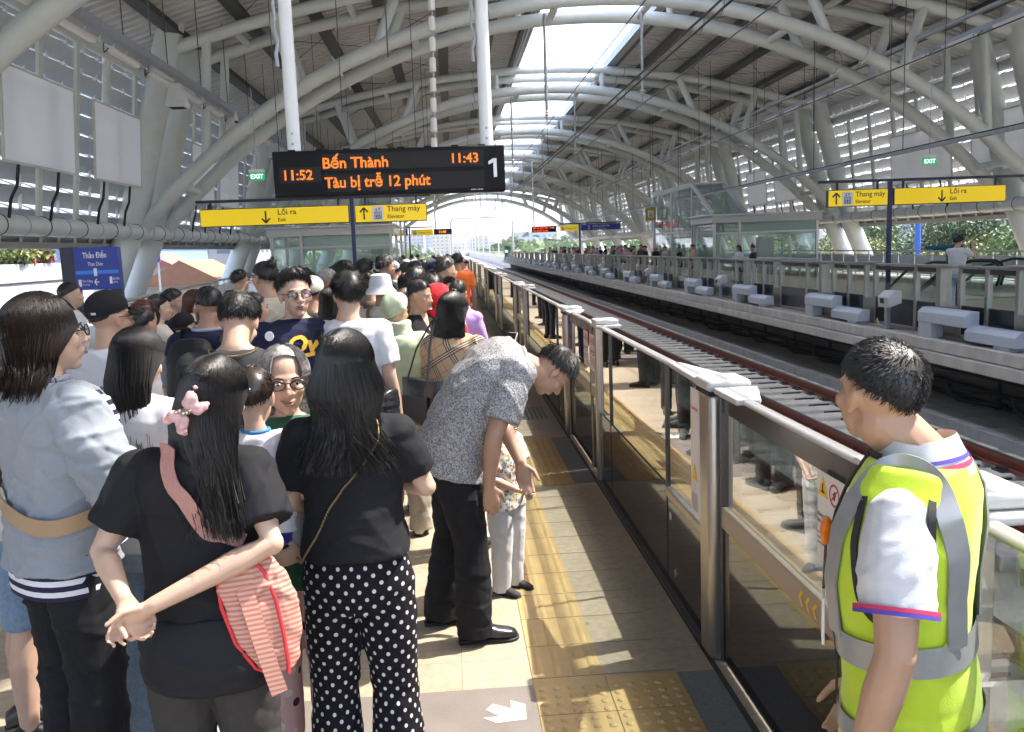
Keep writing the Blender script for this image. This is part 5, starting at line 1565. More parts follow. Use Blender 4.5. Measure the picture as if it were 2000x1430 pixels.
def person(label, x, y, heading=0, h=1.68, sex='m', bw=1.0, skin=(.50, .315, .215), hair=('short', hair_k), head=(0, 0, 0), headc=None, spine=None,
           top=None, sleeve='short', hem=None, collar=None, legs=None, leg_r=(.088, .066, .06), short=False, shoe_m=None, armL='down', armR='down', hands=True, vox=.011, cvox=None,
           face=False, glass_=None, wr=.005, lips=True, mouth=False, feet=True, seed=1, gap=.0, cat='person', nm='person', group=None, legpos=None, curl=28, sleeve_r=None, handdir=None, bag=None, hscale=1.0, eyebits=True, waist=1.0, shcap=1.0, smile=0.0):
    s = h/1.7
    t = empty(nm, label, cat, (x, y, 0), rad(-heading), group)
    cvox = cvox or vox*1.25
    SP = spine or (SPINE_M if sex == 'm' else SPINE_F)
    SP = [(p[0]*s, p[1]*s, p[2]*s*bw, p[3]*s*bw, p[4]*s*bw) for p in SP]
    X = V(1, 0, 0)
    fr = []
    for i, p in enumerate(SP):
        a = SP[max(0, i-1)]; b = SP[min(len(SP)-1, i+1)]
        tn = V(0, b[0]-a[0], b[1]-a[1]).normalized(); F = V(0, tn.z, -tn.y)
        fr.append((V(0, p[0], p[1]), F, p[2], p[3], p[4]))
    nb = fr[-1][0]
    hc = V(*headc)*s if headc else V(0, .018, 1.568)*s
    Hm = rotm(*head)
    hs = s*hscale*(1.0 if sex == 'm' else .96)
    sk = skin_mat(skin)
    # joints
    shc, shF = fr[5][0], fr[5][1]
    sw = .178*s*bw*(1 if sex == 'm' else .9)
    J = {}
    for sd, pose in ((-1, armL), (1, armR)):
        el, wr_ = ARM[pose] if isinstance(pose, str) else pose
        k = 1 if isinstance(pose, str) else 0
        bx = (sw/.178/s if k else 1)
        e = V(el[0]*sd*(bx if k else 1) if k else el[0], el[1], el[2])*s; w = V(wr_[0]*sd if k else wr_[0], wr_[1], wr_[2])*s
        J[sd] = (shc+X*(sd*sw)-V(0, 0, .012*s)+shF*0, e, w)
    hip = V(0, SP[0][0], .90*s)
    LP = legpos or (((-.10, .015, .49), (-.105, -.01, .085)), ((.10, .015, .49), (.105, -.01, .085)))
    LG = {}
    for sd, (kn, an) in zip((-1, 1), LP):
        LG[sd] = (V(.088*sd*s*bw, hip.y, .88*s), V(*kn)*s, V(*an)*s)
    # ---- the body: one continuous skin surface
    mb = MB()
    head_shapes(mb, hc, Hm, hs)
    nk0 = hc+Hm @ (V(0, -.022, -.055)*hs); nr = (.056 if sex == 'm' else .047)*s
    cap_tube(mb, [nk0, (nk0+nb)/2, nb-V(0, 0, .02*s)], [nr, nr*.98, nr*1.15], 14)
    loft(mb, [(c, X, F, a*.82, bf*.8, bb*.8) for c, F, a, bf, bb in fr], 24)
    for sd in (-1, 1):
        S, E, Wp = J[sd]
        ar = (.047 if sex == 'm' else .042)*s*(.5+.5*bw)
        mid = S.lerp(E, .5)
        f1 = E.lerp(Wp, .3)
        cap_tube(mb, [S-X*(sd*.03*s)-V(0, 0, .01*s), S-V(0, 0, .012*s), mid, E, f1, Wp], [ar*.9, ar*.95, ar*1.0, ar*.82, ar*.86, ar*.55], 12)
        if hands:
            d = (Wp-E).normalized()
            if handdir and sd in handdir: d, pn, th = [V(*q) for q in handdir[sd]]
            else:
                pn = V(-sd, 0, 0)-d*(-sd*d.x); th = V(0, 1, 0)
                if abs(d.y) > .75: pn, th = V(-sd*.4, 0, 1), V(-sd, 0, .3)
            hand(mb, Wp+d*.01*s, d, pn, th, s*(1 if sex == 'm' else .92), curl)
        Hh, K, A = LG[sd]
        lr = .07*s
        cap_tube(mb, [Hh, K, A], [lr, .052*s, .036*s], 10)
        if short:
            cap_tube(mb, [K, K.lerp(A, .35)+V(0, -.012*s, 0), A], [.052*s, .054*s, .036*s], 10)
        yaw = 0
        cap_tube(mb, [A, A+V(0, .06*s, -.045*s), A+V(0, .13*s, -.06*s)], [.033*s, .03*s, .022*s], 8)
    body = remesh(mb, vox, 'body', sk, t, 2)
    t['head_c'] = list(hc)
    # ---- clothes
    if top:
        mb = MB(); g = .012+gap
        hz = hem if hem is not None else fr[0][0].z/s
        rr = [(c, X, F, a+g*s, bf+g*s, bb+g*s) for c, F, a, bf, bb in fr[:-1]]
        c, F, a, bf, bb = fr[-1]; rr.append((c-F*0-V(0, 0, .012*s), X, F, a+.006*s, bf+.006*s, bb+.006*s))
        if hem is not None and hem < fr[0][0].z/s:
            c, F, a, bf, bb = fr[0]; rr.insert(0, (V(c.x, c.y, hem*s), X, F, (a+g*s)*1.03, (bf+g*s)*1.03, (bb+g*s)*1.05))
        loft(mb, rr, 30)
        if sleeve != 'none':
            for sd in (-1, 1):
                S, E, Wp = J[sd]
                r0 = (sleeve_r or (.066 if sex == 'm' else .058))*s*(.4+.6*bw)
                if sleeve == 'short':
                    e1 = S.lerp(E, .72); mb.ell(tuple(S), (r0*1.02*shcap,)*3, 12, 8); mb.ell(tuple(S-X*sd*.04*s), (r0*1.05*shcap,)*3, 12, 8); mb.tube([S-X*sd*.05*s, S, S.lerp(E, .32), e1], [r0*shcap, r0*1.04*shcap, r0*1.02, r0*.98], 14)
                elif sleeve == 'elbow':
                    e1 = E.lerp(Wp, .12); mb.ell(tuple(S), (r0*1.02,)*3, 12, 8); mb.tube([S-X*sd*.05*s, S, S.lerp(E, .5), E, e1], [r0, r0*1.04, r0*1.05, r0*1.02, r0*.95], 14); mb.ell(tuple(E), (r0,)*3, 12, 8)
                else:
                    mb.ell(tuple(S), (r0*1.02,)*3, 12, 8); mb.tube([S-X*sd*.05*s, S, S.lerp(E, .5), E, E.lerp(Wp, .5), Wp], [r0, r0*1.02, r0*.95, r0*.9, r0*.8, r0*.66], 14); mb.ell(tuple(E), (r0*.9,)*3, 12, 8)
        shirt = remesh(mb, cvox, 'shirt', top, t, 3, wr, seed, 1.0)
        if collar:
            m = MB(); c, F, a, bf, bb = fr[-1]
            m2 = []
            for q in range(17):
                th = 2*math.pi*q/16; p = c+X*(a+.010*s)*math.cos(th)+F*((bf if math.sin(th) > 0 else bb)+.010*s)*math.sin(th); m2.append(p+V(0, 0, -.01*s))
            m.tube(m2, .011*s, 8, False); m.build('collar', collar, shirt)
    if legs:
        mb = MB(); g = .010
        c0, F0, a0, b0, bb0 = fr[0]; 
        rr = [(V(0, c0.y, .79*s), X, V(0, 1, 0), a0*.93, b0*.92, bb0*.95), (V(0, c0.y, .86*s), X, V(0, 1, 0), a0+g*s, b0+g*s*.5, bb0+g*s*.6), (V(0, c0.y, .93*s), X, V(0, 1, 0), a0*1.0+g*s*.5, b0+g*s*.3, bb0+g*s*.4), (V(0, c0.y+ (fr[1][0].y-c0.y)*.5, waist*s), X, V(0, 1, 0), a0*(.93 if waist < 1.03 else .80), b0*(.95 if waist < 1.03 else .85), bb0*(.92 if waist < 1.03 else .76))]
        loft(mb, rr, 28)
        rt, rk, rh = leg_r
        for sd in (-1, 1):
            Hh, K, A = LG[sd]
            if short: 
                e1 = Hh.lerp(K, .95); mb.tube([Hh, Hh.lerp(K, .5), e1], [rt*s, rt*.98*s, rt*.92*s], 14)
            else:
                A2 = V(A.x, A.y, .035*s)
                mb.tube([Hh, Hh.lerp(K, .5), K, K.lerp(A, .6), A2], [rt*s, (rt*.55+rk*.45)*s*1.03, rk*s, (rk*.4+rh*.6)*s, rh*s], 16); mb.ell(tuple(K), (rk*s,)*3, 10, 7)
            mb.ell(tuple(Hh), (rt*s,)*3, 10, 7)
        trs = remesh(mb, cvox, 'shorts' if short else 'trousers', legs, t, 3, wr*.9, seed+50, .9)
    if feet:
        for sd in (-1, 1): shoe(t, LG[sd][2], 0, s, shoe_m or rubber)
    # ---- head details
    if face and eyebits: face_bits(t, hc, Hm, hs, lips, mouth, smile)
    if glass_: glasses(t, hc, Hm, hs, *([] if glass_ is True else glass_))
    if hair:
        st, hm = hair[0], hair[1]; kw = hair[2] if len(hair) > 2 else {}
        if st == 'short': hair_short(t, hc, Hm, hs, hm, seed=seed, **kw)
        elif st == 'long': hair_long(t, hc, Hm, hs, hm, seed=seed, **kw)
        elif st == 'bun':
            hair_short(t, hc, Hm, hs, hm, n=kw.get('n', 300), L=.03, thick=.010, seed=seed, lift=.05)
            bp = hc+Hm @ (V(*kw.get('at', (0, -.085, .10)))*hs); m = MB(); rngb = np.random.default_rng(seed)
            m.ell(tuple(bp), (.036*hs, .036*hs, .034*hs), 12, 9)
            ps = []
            for i in range(kw.get('nb', 60)):
                a = rngb.random()*6.28; b = rngb.random()*6.28; q = np.array([math.cos(a)*math.cos(b), math.sin(a)*math.cos(b), math.sin(b)])*.036*hs; q2 = q*(1.2+.5*rngb.random())+rngb.normal(size=3)*.014
                ps.append([np.array(bp)+q, np.array(bp)+(q+q2)/2*1.1, np.array(bp)+q2])
            strands(m, ps, .002, .0005); m.build('hair_bun', hm, t)
    return t, dict(s=s, J=J, fr=fr, hc=hc, Hm=Hm, hs=hs, body=body, LG=LG)
def W2(t, p):
    # local point of a person to world
    a = t.rotation_euler[2]; c, s_ = math.cos(a), math.sin(a)
    return V(t.location[0]+c*p[0]-s_*p[1], t.location[1]+s_*p[0]+c*p[1], p[2])
def torso_pt(D, ang, z, off=.02):
    # point on the torso surface; ang from the front, clockwise seen from above; z local height
    fr = D['fr']; zs = [f[0].z for f in fr]
    i = max(0, min(len(fr)-2, sum(1 for q in zs if q <= z)-1)); u = max(0, min(1, (z-zs[i])/(zs[i+1]-zs[i])))
    c = fr[i][0].lerp(fr[i+1][0], u); F = fr[i][1].lerp(fr[i+1][1], u).normalized()
    a, bf, bb = [fr[i][k]*(1-u)+fr[i+1][k]*u for k in (2, 3, 4)]
    cs, sn = math.cos(rad(ang)), math.sin(rad(ang))
    e = .85
    return c+V(1, 0, 0)*math.copysign(abs(sn)**e, sn)*(a+off)+F*math.copysign(abs(cs)**e, cs)*((bf if cs > 0 else bb)+off)
def ribbon(pts, nrm, w, th=.004):
    mb = MB(); n = len(pts); vs = []
    for i, p in enumerate(pts):
        t = (pts[min(i+1, n-1)]-pts[max(i-1, 0)]).normalized(); N = nrm[i].normalized(); B = t.cross(N).normalized()
        for (u, v) in ((-1, 0), (1, 0), (1, 1), (-1, 1)): vs.append(p+B*(u*w/2)+N*(v*th))
    fs = [(4*i+j, 4*i+(j+1) % 4, 4*i+4+(j+1) % 4, 4*i+4+j) for i in range(n-1) for j in range(4)]
    fs += [(3, 2, 1, 0), tuple(4*(n-1)+j for j in range(4))]
    mb.add(vs, fs, True); return mb
def strap(D, path, w, off=.026, sub=8):
    # path: (ang, z) key points on the torso, smoothly interpolated
    ks = np.array(path, float); ks[:, 0] = np.degrees(np.unwrap(np.radians(ks[:, 0]))); m = len(ks); P = []; N = []
    for i in range((m-1)*sub+1):
        u = i/sub; k = min(int(u), m-2); f = u-k
        p0, p1, p2, p3 = ks[max(k-1, 0)], ks[k], ks[k+1], ks[min(k+2, m-1)]
        q = .5*((2*p1)+(-p0+p2)*f+(2*p0-5*p1+4*p2-p3)*f*f+(-p0+3*p1-3*p2+p3)*f**3)
        a = torso_pt(D, q[0], q[1], off); b = torso_pt(D, q[0], q[1], off+.02)
        P.append(a); N.append(b-a)
    return ribbon(P, N, w)
def attach(o, t):
    # place a held or worn thing in the world frame of its wearer, as a thing of its own
    o.location = t.location; o.rotation_euler = t.rotation_euler; return o
def fabric(name, col, rough=.85, var=.10, vs=30, bump=.12, bs=420, sheen=.15):
    if max(col) < .06: sheen = .0; col = tuple(c*.95 for c in col)
    return M(name, col, rough, var=var, vs=vs, bump=bump, bs=bs, sheen=sheen, spec=.25)
# ------------------------------------------------------------------ patterned cloth
def pat_base(name, rough=.85, bumpscale=380):
    m = bpy.data.materials.new(name); MATS[name] = m; m.use_nodes = True
    n = m.node_tree; b = n.nodes['Principled BSDF']; b.inputs['Roughness'].default_value = rough; b.inputs['Specular IOR Level'].default_value = .25
    b.inputs['Sheen Weight'].default_value = .0
    tc = n.nodes.new('ShaderNodeTexCoord')
    nb = n.nodes.new('ShaderNodeTexNoise'); nb.inputs['Scale'].default_value = bumpscale; n.links.new(tc.outputs['Object'], nb.inputs['Vector'])
    bp = n.nodes.new('ShaderNodeBump'); bp.inputs['Strength'].default_value = .12; bp.inputs['Distance'].default_value = .004
    n.links.new(nb.outputs[0], bp.inputs['Height']); n.links.new(bp.outputs[0], b.inputs['Normal'])
    return m, n, b, tc
def mth(n, op, a, b=None, c=None):
    x = n.nodes.new('ShaderNodeMath'); x.operation = op
    for i, v in enumerate((a, b, c)):
        if v is None: continue
        if isinstance(v, (int, float)): x.inputs[i].default_value = v
        else: n.links.new(v, x.inputs[i])
    return x.outputs[0]
def mixc(n, f, a, b):
    x = n.nodes.new('ShaderNodeMix'); x.data_type = 'RGBA'; n.links.new(f, x.inputs['Factor'])
    for k, v in (('A', a), ('B', b)):
        if isinstance(v, tuple): x.inputs[k].default_value = (*v, 1)
        else: n.links.new(v, x.inputs[k])
    return x.outputs['Result']
def sep(n, v):
    x = n.nodes.new('ShaderNodeSeparateXYZ'); n.links.new(v, x.inputs[0]); return x.outputs
def m_stripes(name, c1, c2, per, duty=.5, axis=2, ph=0):
    m, n, b, tc = pat_base(name); o = sep(n, tc.outputs['Object'])
    f = mth(n, 'FRACT', mth(n, 'MULTIPLY_ADD', o[axis], 1/per, ph))
    n.links.new(mixc(n, mth(n, 'GREATER_THAN', f, duty), c1, c2), b.inputs['Base Color']); return m
def m_dots(name, base, dot, per, r, attr='pat', rot=45):
    m, n, b, tc = pat_base(name)
    at = n.nodes.new('ShaderNodeAttribute'); at.attribute_name = attr
    mp = n.nodes.new('ShaderNodeMapping'); mp.inputs['Rotation'].default_value = (0, 0, rad(rot)); mp.inputs['Scale'].default_value = (1/per, 1/per, 1)
    n.links.new(at.outputs['Vector'], mp.inputs[0])
    o = sep(n, mp.outputs[0])
    fx = mth(n, 'SUBTRACT', mth(n, 'FRACT', o[0]), .5); fy = mth(n, 'SUBTRACT', mth(n, 'FRACT', o[1]), .5)
    d = mth(n, 'SQRT', mth(n, 'ADD', mth(n, 'MULTIPLY', fx, fx), mth(n, 'MULTIPLY', fy, fy)))
    n.links.new(mixc(n, mth(n, 'LESS_THAN', d, r/per), base, dot), b.inputs['Base Color']); return m
def m_noise2(name, c1, c2, scale, thr, detail=2, rough=.7, stretch=None):
    m, n, b, tc = pat_base(name, rough)
    nz = n.nodes.new('ShaderNodeTexNoise'); nz.inputs['Scale'].default_value = scale; nz.inputs['Detail'].default_value = detail; nz.inputs['Distortion'].default_value = 1.2
    n.links.new(tc.outputs['Object'], nz.inputs['Vector'])
    mr = n.nodes.new('ShaderNodeMapRange'); mr.inputs['From Min'].default_value = thr-.03; mr.inputs['From Max'].default_value = thr+.03; n.links.new(nz.outputs[0], mr.inputs['Value'])
    n.links.new(mixc(n, mr.outputs[0], c1, c2), b.inputs['Base Color']); return m
def m_motif(name, base, cols, scale, size):
    m, n, b, tc = pat_base(name)
    last = base
    for i, c in enumerate(cols):
        vo = n.nodes.new('ShaderNodeTexVoronoi'); vo.inputs['Scale'].default_value = scale*(1+.23*i); vo.inputs['Randomness'].default_value = .8
        ad = n.nodes.new('ShaderNodeVectorMath'); ad.operation = 'ADD'; ad.inputs[1].default_value = (3.1*i, 1.7*i, .9*i); n.links.new(tc.outputs['Object'], ad.inputs[0]); n.links.new(ad.outputs[0], vo.inputs['Vector'])
        last = mixc(n, mth(n, 'LESS_THAN', vo.outputs['Distance'], size), last, c)
    n.links.new(last, b.inputs['Base Color']); return m
def m_plaid(name):
    m, n, b, tc = pat_base(name)
    mp = n.nodes.new('ShaderNodeMapping'); mp.inputs['Rotation'].default_value = (0, rad(28), rad(12)); n.links.new(tc.outputs['Object'], mp.inputs[0])
    o = sep(n, mp.outputs[0])
    col = (.48, .33, .20)
    for ax in (0, 2):
        f = mth(n, 'FRACT', mth(n, 'MULTIPLY', o[ax], 1/.15))
        for (lo, hi, c) in ((.05, .11, (.04, .03, .03)), (.14, .20, (.04, .03, .03)), (.23, .29, (.04, .03, .03)), (.11, .14, (.62, .56, .48)), (.20, .23, (.62, .56, .48)), (.62, .65, (.42, .07, .05))):
            g = mth(n, 'MULTIPLY', mth(n, 'GREATER_THAN', f, lo), mth(n, 'LESS_THAN', f, hi))
            col = mixc(n, mth(n, 'MULTIPLY', g, .72), col, c)
    n.links.new(col, b.inputs['Base Color']); return m
def leg_coords(o, D):
    # pattern coordinates that run round each leg and up it
    me = o.data; P = coords(me); s = D['s']; zc = .80*s; A = np.zeros_like(P)
    for i, (x, y, z) in enumerate(P):
        hu = math.atan2(x, -y)*.15
        if z < zc+.03:
            sd = -1 if x < 0 else 1; H, K, An = D['LG'][sd]
            t = (z-K.z)/(H.z-K.z) if z > K.z else None
            c = K.lerp(H, t) if t is not None else An.lerp(K, (z-An.z)/(K.z-An.z))
            w = min(1, max(0, (zc+.03-z)/.06)); w = w*w*(3-2*w)
            A[i] = ((c.x*1.1+math.atan2(x-c.x, -(y-c.y))*.092)*w+hu*(1-w), z, 0)
        else:
            A[i] = (hu, z, 0)
    at = me.attributes.new('pat', 'FLOAT_VECTOR', 'POINT'); at.data.foreach_set('vector', A.ravel().astype(np.float32))
def on_surface(o, D, off=.02, back=False):
    # wrap flat lettering (x right, z up, drawn at y=0) round the torso
    me = o.data; 
    for v in me.vertices:
        p = o.matrix_basis @ v.co
        best = None
        ang = math.degrees(math.asin(max(-.99, min(.99, p.x/.19))))
        for _ in range(6):
            q = torso_pt(D, ang, p.z, off); ang += (p.x-q.x)*260; 
        v.co = q+(q-torso_pt(D, ang, p.z, off-.01)).normalized()*(p.y)
    o.matrix_basis = Matrix.Identity(4)

blk_tee = fabric('black_cotton', (.013, .013, .015)); char_cot = fabric('charcoal_cotton', (.035, .035, .037)); blk_trs = fabric('black_trousers', (.011, .011, .013)); dk_grey = fabric('dark_grey_trousers', (.045, .04, .038))
wht = fabric('white_cotton', (.54, .54, .56), var=.03); denim = fabric('blue_denim', (.16, .23, .32), var=.2, vs=60); ltdenim = fabric('faded_denim', (.30, .38, .46), var=.2, vs=60)
navy_c = fabric('navy_cotton', (.015, .018, .045)); beige_c = fabric('beige_cotton', (.42, .37, .30)); cream_c = fabric('cream_cotton', (.55, .51, .43)); pink_c = fabric('pink_cotton', (.55, .33, .38)); red_c = fabric('red_jersey', (.55, .012, .02)); sage = fabric('sage_windbreaker', (.42, .48, .33), .6); lilac = fabric('lilac_jersey', (.42, .27, .56)); grey_c = fabric('grey_cotton', (.28, .28, .29)); brown_c = fabric('brown_cotton', (.12, .075, .05)); khaki = fabric('khaki_trousers', (.33, .28, .21)); green_c = fabric('bottle_green', (.02, .09, .05)); mauve = fabric('mauve_jersey', (.38, .28, .28)); orange_v = fabric('orange_vest', (.85, .17, .02), .6)
sandal = M('black_sandal', (.015, .015, .015), .6); sneaker_w = M('white_sneaker', (.62, .62, .62), .6); sneaker_p = M('pink_sneaker', (.55, .40, .38), .7); leather_k = M('black_leather', (.016, .017, .021), .26, bump=.15, bs=90); tan_l = M('tan_webbing', (.34, .22, .12), .6, bump=.2, bs=500); brown_l = M('brown_leather', (.16, .07, .035), .45)
SK1 = (.52, .33, .235); SK2 = (.45, .265, .175); SK3 = (.38, .21, .135); SK4 = (.56, .37, .27)

# ------------------------------------------------------------------ the foreground people
# 1 person in the open grey-blue shirt
chambray = fabric('grey_blue_chambray', (.235, .26, .29), var=.07, vs=160, bump=.2)
t, D = person('person with shaggy dark hair, open grey-blue shirt and tan shoulder strap at the left', -1.27, 2.80, 42, 1.74, 'm', 1.0, SK4, ('long', hair_b, dict(length=.155, n=3600, wav=.014, thick=.030, gap=44, front=66, flick=.045, r=.0014, hw=1.02, rings=[(.05, .092, .094, -.016), (-.01, .098, .090, -.026), (-.07, .094, .074, -.036), (-.13, .082, .058, -.045), (-.20, .074, .046, -.05), (-.26, .06, .036, -.05)])),
    head=(12, -6, 0), top=chambray, sleeve='elbow', hem=.875, legs=blk_trs, leg_r=(.105, .085, .085), armL=((-.27, .02, 1.13), (-.12, .22, 1.02)), armR=((.285, .05, 1.12), (.12, .27, 1.10)), vox=.006, wr=.018, gap=.022, sleeve_r=.085, collar=chambray, seed=11, glass_=True, face=True, shoe_m=sneaker_w, hscale=1.03)
D1 = D
m = strap(D, [(-60, 1.30), (-100, 1.23), (-140, 1.15), (-182, 1.08), (-230, 1.05), (-280, 1.08)], .05, .050); o = m.build('strap', tan_l, t)
tee = m_stripes('navy_white_stripes', (.02, .018, .05), (.66, .66, .70), .034)
mb = MB(); c, F, a, bf, bb = D['fr'][0]; s = D['s']
loft(mb, [(V(0, c.y, z*s), V(1, 0, 0), V(0, 1, 0), a+g, bf+g, bb+g) for z, g in ((.80, .022), (.835, .024), (.89, .022), (.92, .014))], 32); mb.build('striped_tee', tee, t)
m = strap(D, [(58, 1.44), (52, 1.36), (46, 1.28), (44, 1.18), (44, 1.06), (46, .95)], .07, .044); m.build('striped_tee', tee, t)

# 2 woman with the bow clip, hands clasped behind her back
t, D = person('woman with a pink bow clip in long dark hair, hands clasped behind her back', -.71, 2.36, 4, 1.58, 'f', 1.0, SK4, ('long', hair_k, dict(length=.36, n=1700, wav=.006, thick=.020, gap=52, flick=.02, seed=None) if False else dict(length=.37, n=4800, wav=.011, thick=.018, gap=50, flick=.025, hw=1.14, r=.0012)),
    headc=(.07, .02, 1.57), head=(26, 12, 6), top=blk_tee, sleeve='short', hem=.86, legs=dk_grey, leg_r=(.112, .085, .085), vox=.005, wr=.007, seed=12, gap=.012, sleeve_r=.080, curl=46,
    armL=((-.25, -.085, 1.16), (-.145, -.215, 1.075)), armR=((.235, -.10, 1.17), (-.055, -.235, 1.055)),
    handdir={-1: ((.42, -.10, -.80), (.6, -.5, .3), (-.5, -.5, .3)), 1: ((-.80, -.06, -.48), (.1, -1, .35), (.35, -.4, .85))}, shoe_m=leather_k)
D2, T2 = D, t
# jacket tied round the hips
mb = MB(); s = D['s']; c, F, a, bf, bb = D['fr'][0]
loft(mb, [(V(.02*s, c.y-.005, z*s), V(1, 0, 0), V(0, 1, 0), a+g, bf+g*.5, bb+g*1.2) for z, g in ((.71, -.055), (.735, .010), (.77, .036), (.82, .036), (.92, .024), (.97, .012))], 30)
jk = remesh(mb, .012, 'tied_jacket', fabric('black_jacket', (.012, .012, .015), .75), t, 2, .016, 77, .6)
# pink bow clip
bow = M('pink_chiffon', (.55, .33, .32), .6, var=.2, vs=60); hc, Hm, hs = D['hc'], D['Hm'], D['hs']
mb = MB(); bc = hc+V(-.035, -.128, -.01)
rb = np.random.default_rng(5)
for a_, L in ((62, .050), (18, .052), (205, .046), (262, .044)):
    u = V(math.cos(rad(a_)), 0, math.sin(rad(a_)))
    for k in range(5):
        p = bc+(u*(.010+L*k/4)+V(rb.normal()*.004, -.006-.006*math.sin(k), rb.normal()*.004)); r = .004+.0115*math.sin(math.pi*(k+.35)/4.7)
        mb.ell(tuple(p), (r*1.15, r*.7, r), 9, 7)
bo = remesh(mb, .0035, 'bow_clip', bow, t, 1, .005, 3, 4)
mb = MB()
for k in range(5): mb.ell(tuple(bc+V(-.018+.009*k, -.016, .004*math.sin(k*2))), (.006, .006, .006), 8, 6)
mb.build('bow_beads', M('bead_metal', (.6, .5, .45), .2, .8), bo)
# baby carrier of striped cloth slung on her right side
coral = m_stripes('coral_weave', (.46, .17, .12), (.52, .33, .27), .013, .5)
cr = empty('baby_carrier', 'coral striped cloth carrier with red piping, slung from the woman with the bow clip', 'carrier'); attach(cr, t)
m = strap(D, [(-150, 1.405), (-163, 1.36), (180, 1.25), (165, 1.14), (150, 1.12), (130, 1.09)], .040, .034); m.build('strap', M('pink_strap', (.36, .18, .15), .7, var=.15, vs=120), cr)
mb = MB()
loft(mb, [(V(.150*s+dx, -.105*s, z*s*.9+.235), V(.9, .45, 0).normalized(), V(-.45, .9, 0).normalized(), a_, .022, .022) for z, a_, dx in ((.60, .028, .085), (.63, .06, .075), (.72, .088, .058), (.84, .098, .04), (.93, .085, .02), (.98, .06, .0), (1.0, .035, -.01))], 22)
cb = remesh(mb, .007, 'carrier_body', coral, cr, 2, .010, 8, 1.0)
red_pipe = M('red_piping', (.6, .03, .04), .6)
Rv = V(.9, .45, 0).normalized(); Nv = V(.45, -.9, 0).normalized()
for q in (-1, .35):
    mb = MB(); mb.tube([V(.150*s+dx, -.105*s, z*s*.9+.235)+Rv*(q*a_*1.02)+Nv*.031*(1-abs(q)*.85) for z, a_, dx in ((.60, .028, .085), (.63, .06, .075), (.72, .088, .058), (.84, .098, .04), (.93, .085, .02), (.98, .06, .0))], .005, 7); mb.build('piping', red_pipe, cb)
mb = ribbon([V(.150*s+.01+.012*k, -.142*s-.004*k+.003*k*k*.2, (1.06-.052*k)*s) for k in range(7)], [Nv]*7, .042, .006)
mb.build('loose_strap', coral, cr)

# 3 woman in the polka dot trousers
dots = m_dots('polka_dots', (.007, .006, .009), (.60, .59, .58), .0345, .0066)
t, D = person('woman with tousled black hair, black top and polka dot trousers, seen from behind', -.33, 2.65, 2, 1.61, 'f', .95, SK4, ('long', hair_k, dict(length=.31, n=5200, wav=.020, thick=.024, gap=46, flick=.028, hw=1.12, r=.0012, rings=[(.05, .088, .090, -.018), (-.01, .098, .088, -.030), (-.07, .098, .078, -.044), (-.14, .082, .066, -.056), (-.22, .078, .056, -.072), (-.32, .072, .048, -.082)])),
    head=(0, 4, 0), top=blk_tee, sleeve='short', hem=1.085, spine=[(0, .97, .172, .105, .135), (0, 1.08, .152, .102, .110), (.005, 1.13, .146, .100, .098), (.012, 1.18, .152, .118, .095), (.004, 1.29, .162, .110, .098), (-.006, 1.365, .160, .082, .090), (-.012, 1.415, .110, .062, .070), (-.014, 1.45, .060, .050, .052)], waist=1.165, legs=dots, leg_r=(.102, .078, .105), vox=.007, wr=.006, seed=13, gap=.006, sleeve_r=.070, armL=((-.215, .03, 1.13), (-.12, .22, 1.05)), armR=((.235, .03, 1.165), (.11, .235, 1.14)), shoe_m=leather_k)
D3 = D
for ch in t.children:
    if ch.name.startswith('trousers'): leg_coords(ch, D)
# gold chain across her back
ps = []; ks = [(128, 1.43), (150, 1.36), (172, 1.27), (-168, 1.16), (-146, 1.05), (-125, .97), (-105, .93)]
cn = empty('shoulder_chain', 'thin gold bag chain across the back of the woman in polka dot trousers', 'chain'); attach(cn, t)
mb = MB(); n = 95
for i in range(n):
    u = i/n*(len(ks)-1); k = int(u); f = u-k; a_ = ks[k]; b_ = ks[k+1]
    d = (b_[0]-a_[0]+180) % 360-180
    p = torso_pt(D, a_[0]+d*f, (a_[1]*(1-f)+b_[1]*f)*D['s'], .025); q = torso_pt(D, a_[0]+d*(f+.01), (a_[1]*(1-f)+b_[1]*f-.004)*D['s'], .025)
    mb.ell(tuple(p), (.0036, .0036, .0052), 7, 5)
mb.build('chain', M('antique_gold', (.30, .21, .11), .35, .9), cn)
mb = MB(); s = D['s']
loft(mb, [(V(-.235*s+.012*k, .03*s+.01*k, (1.17-.05*k)*s), V(.4, 1, 0).normalized(), V(-1, .4, 0).normalized(), .05-.006*abs(k-2), .028, .028) for k in range(6)][::-1], 16)
o = remesh(mb, .008, 'folded_cloth', fabric('pale_grey_cloth', (.36, .35, .35)), None, 2, .010, 5, 1.0); attach(o, t); tag(o, 'grey cloth bundled in the crook of the left arm of the woman in polka dots', 'cloth')

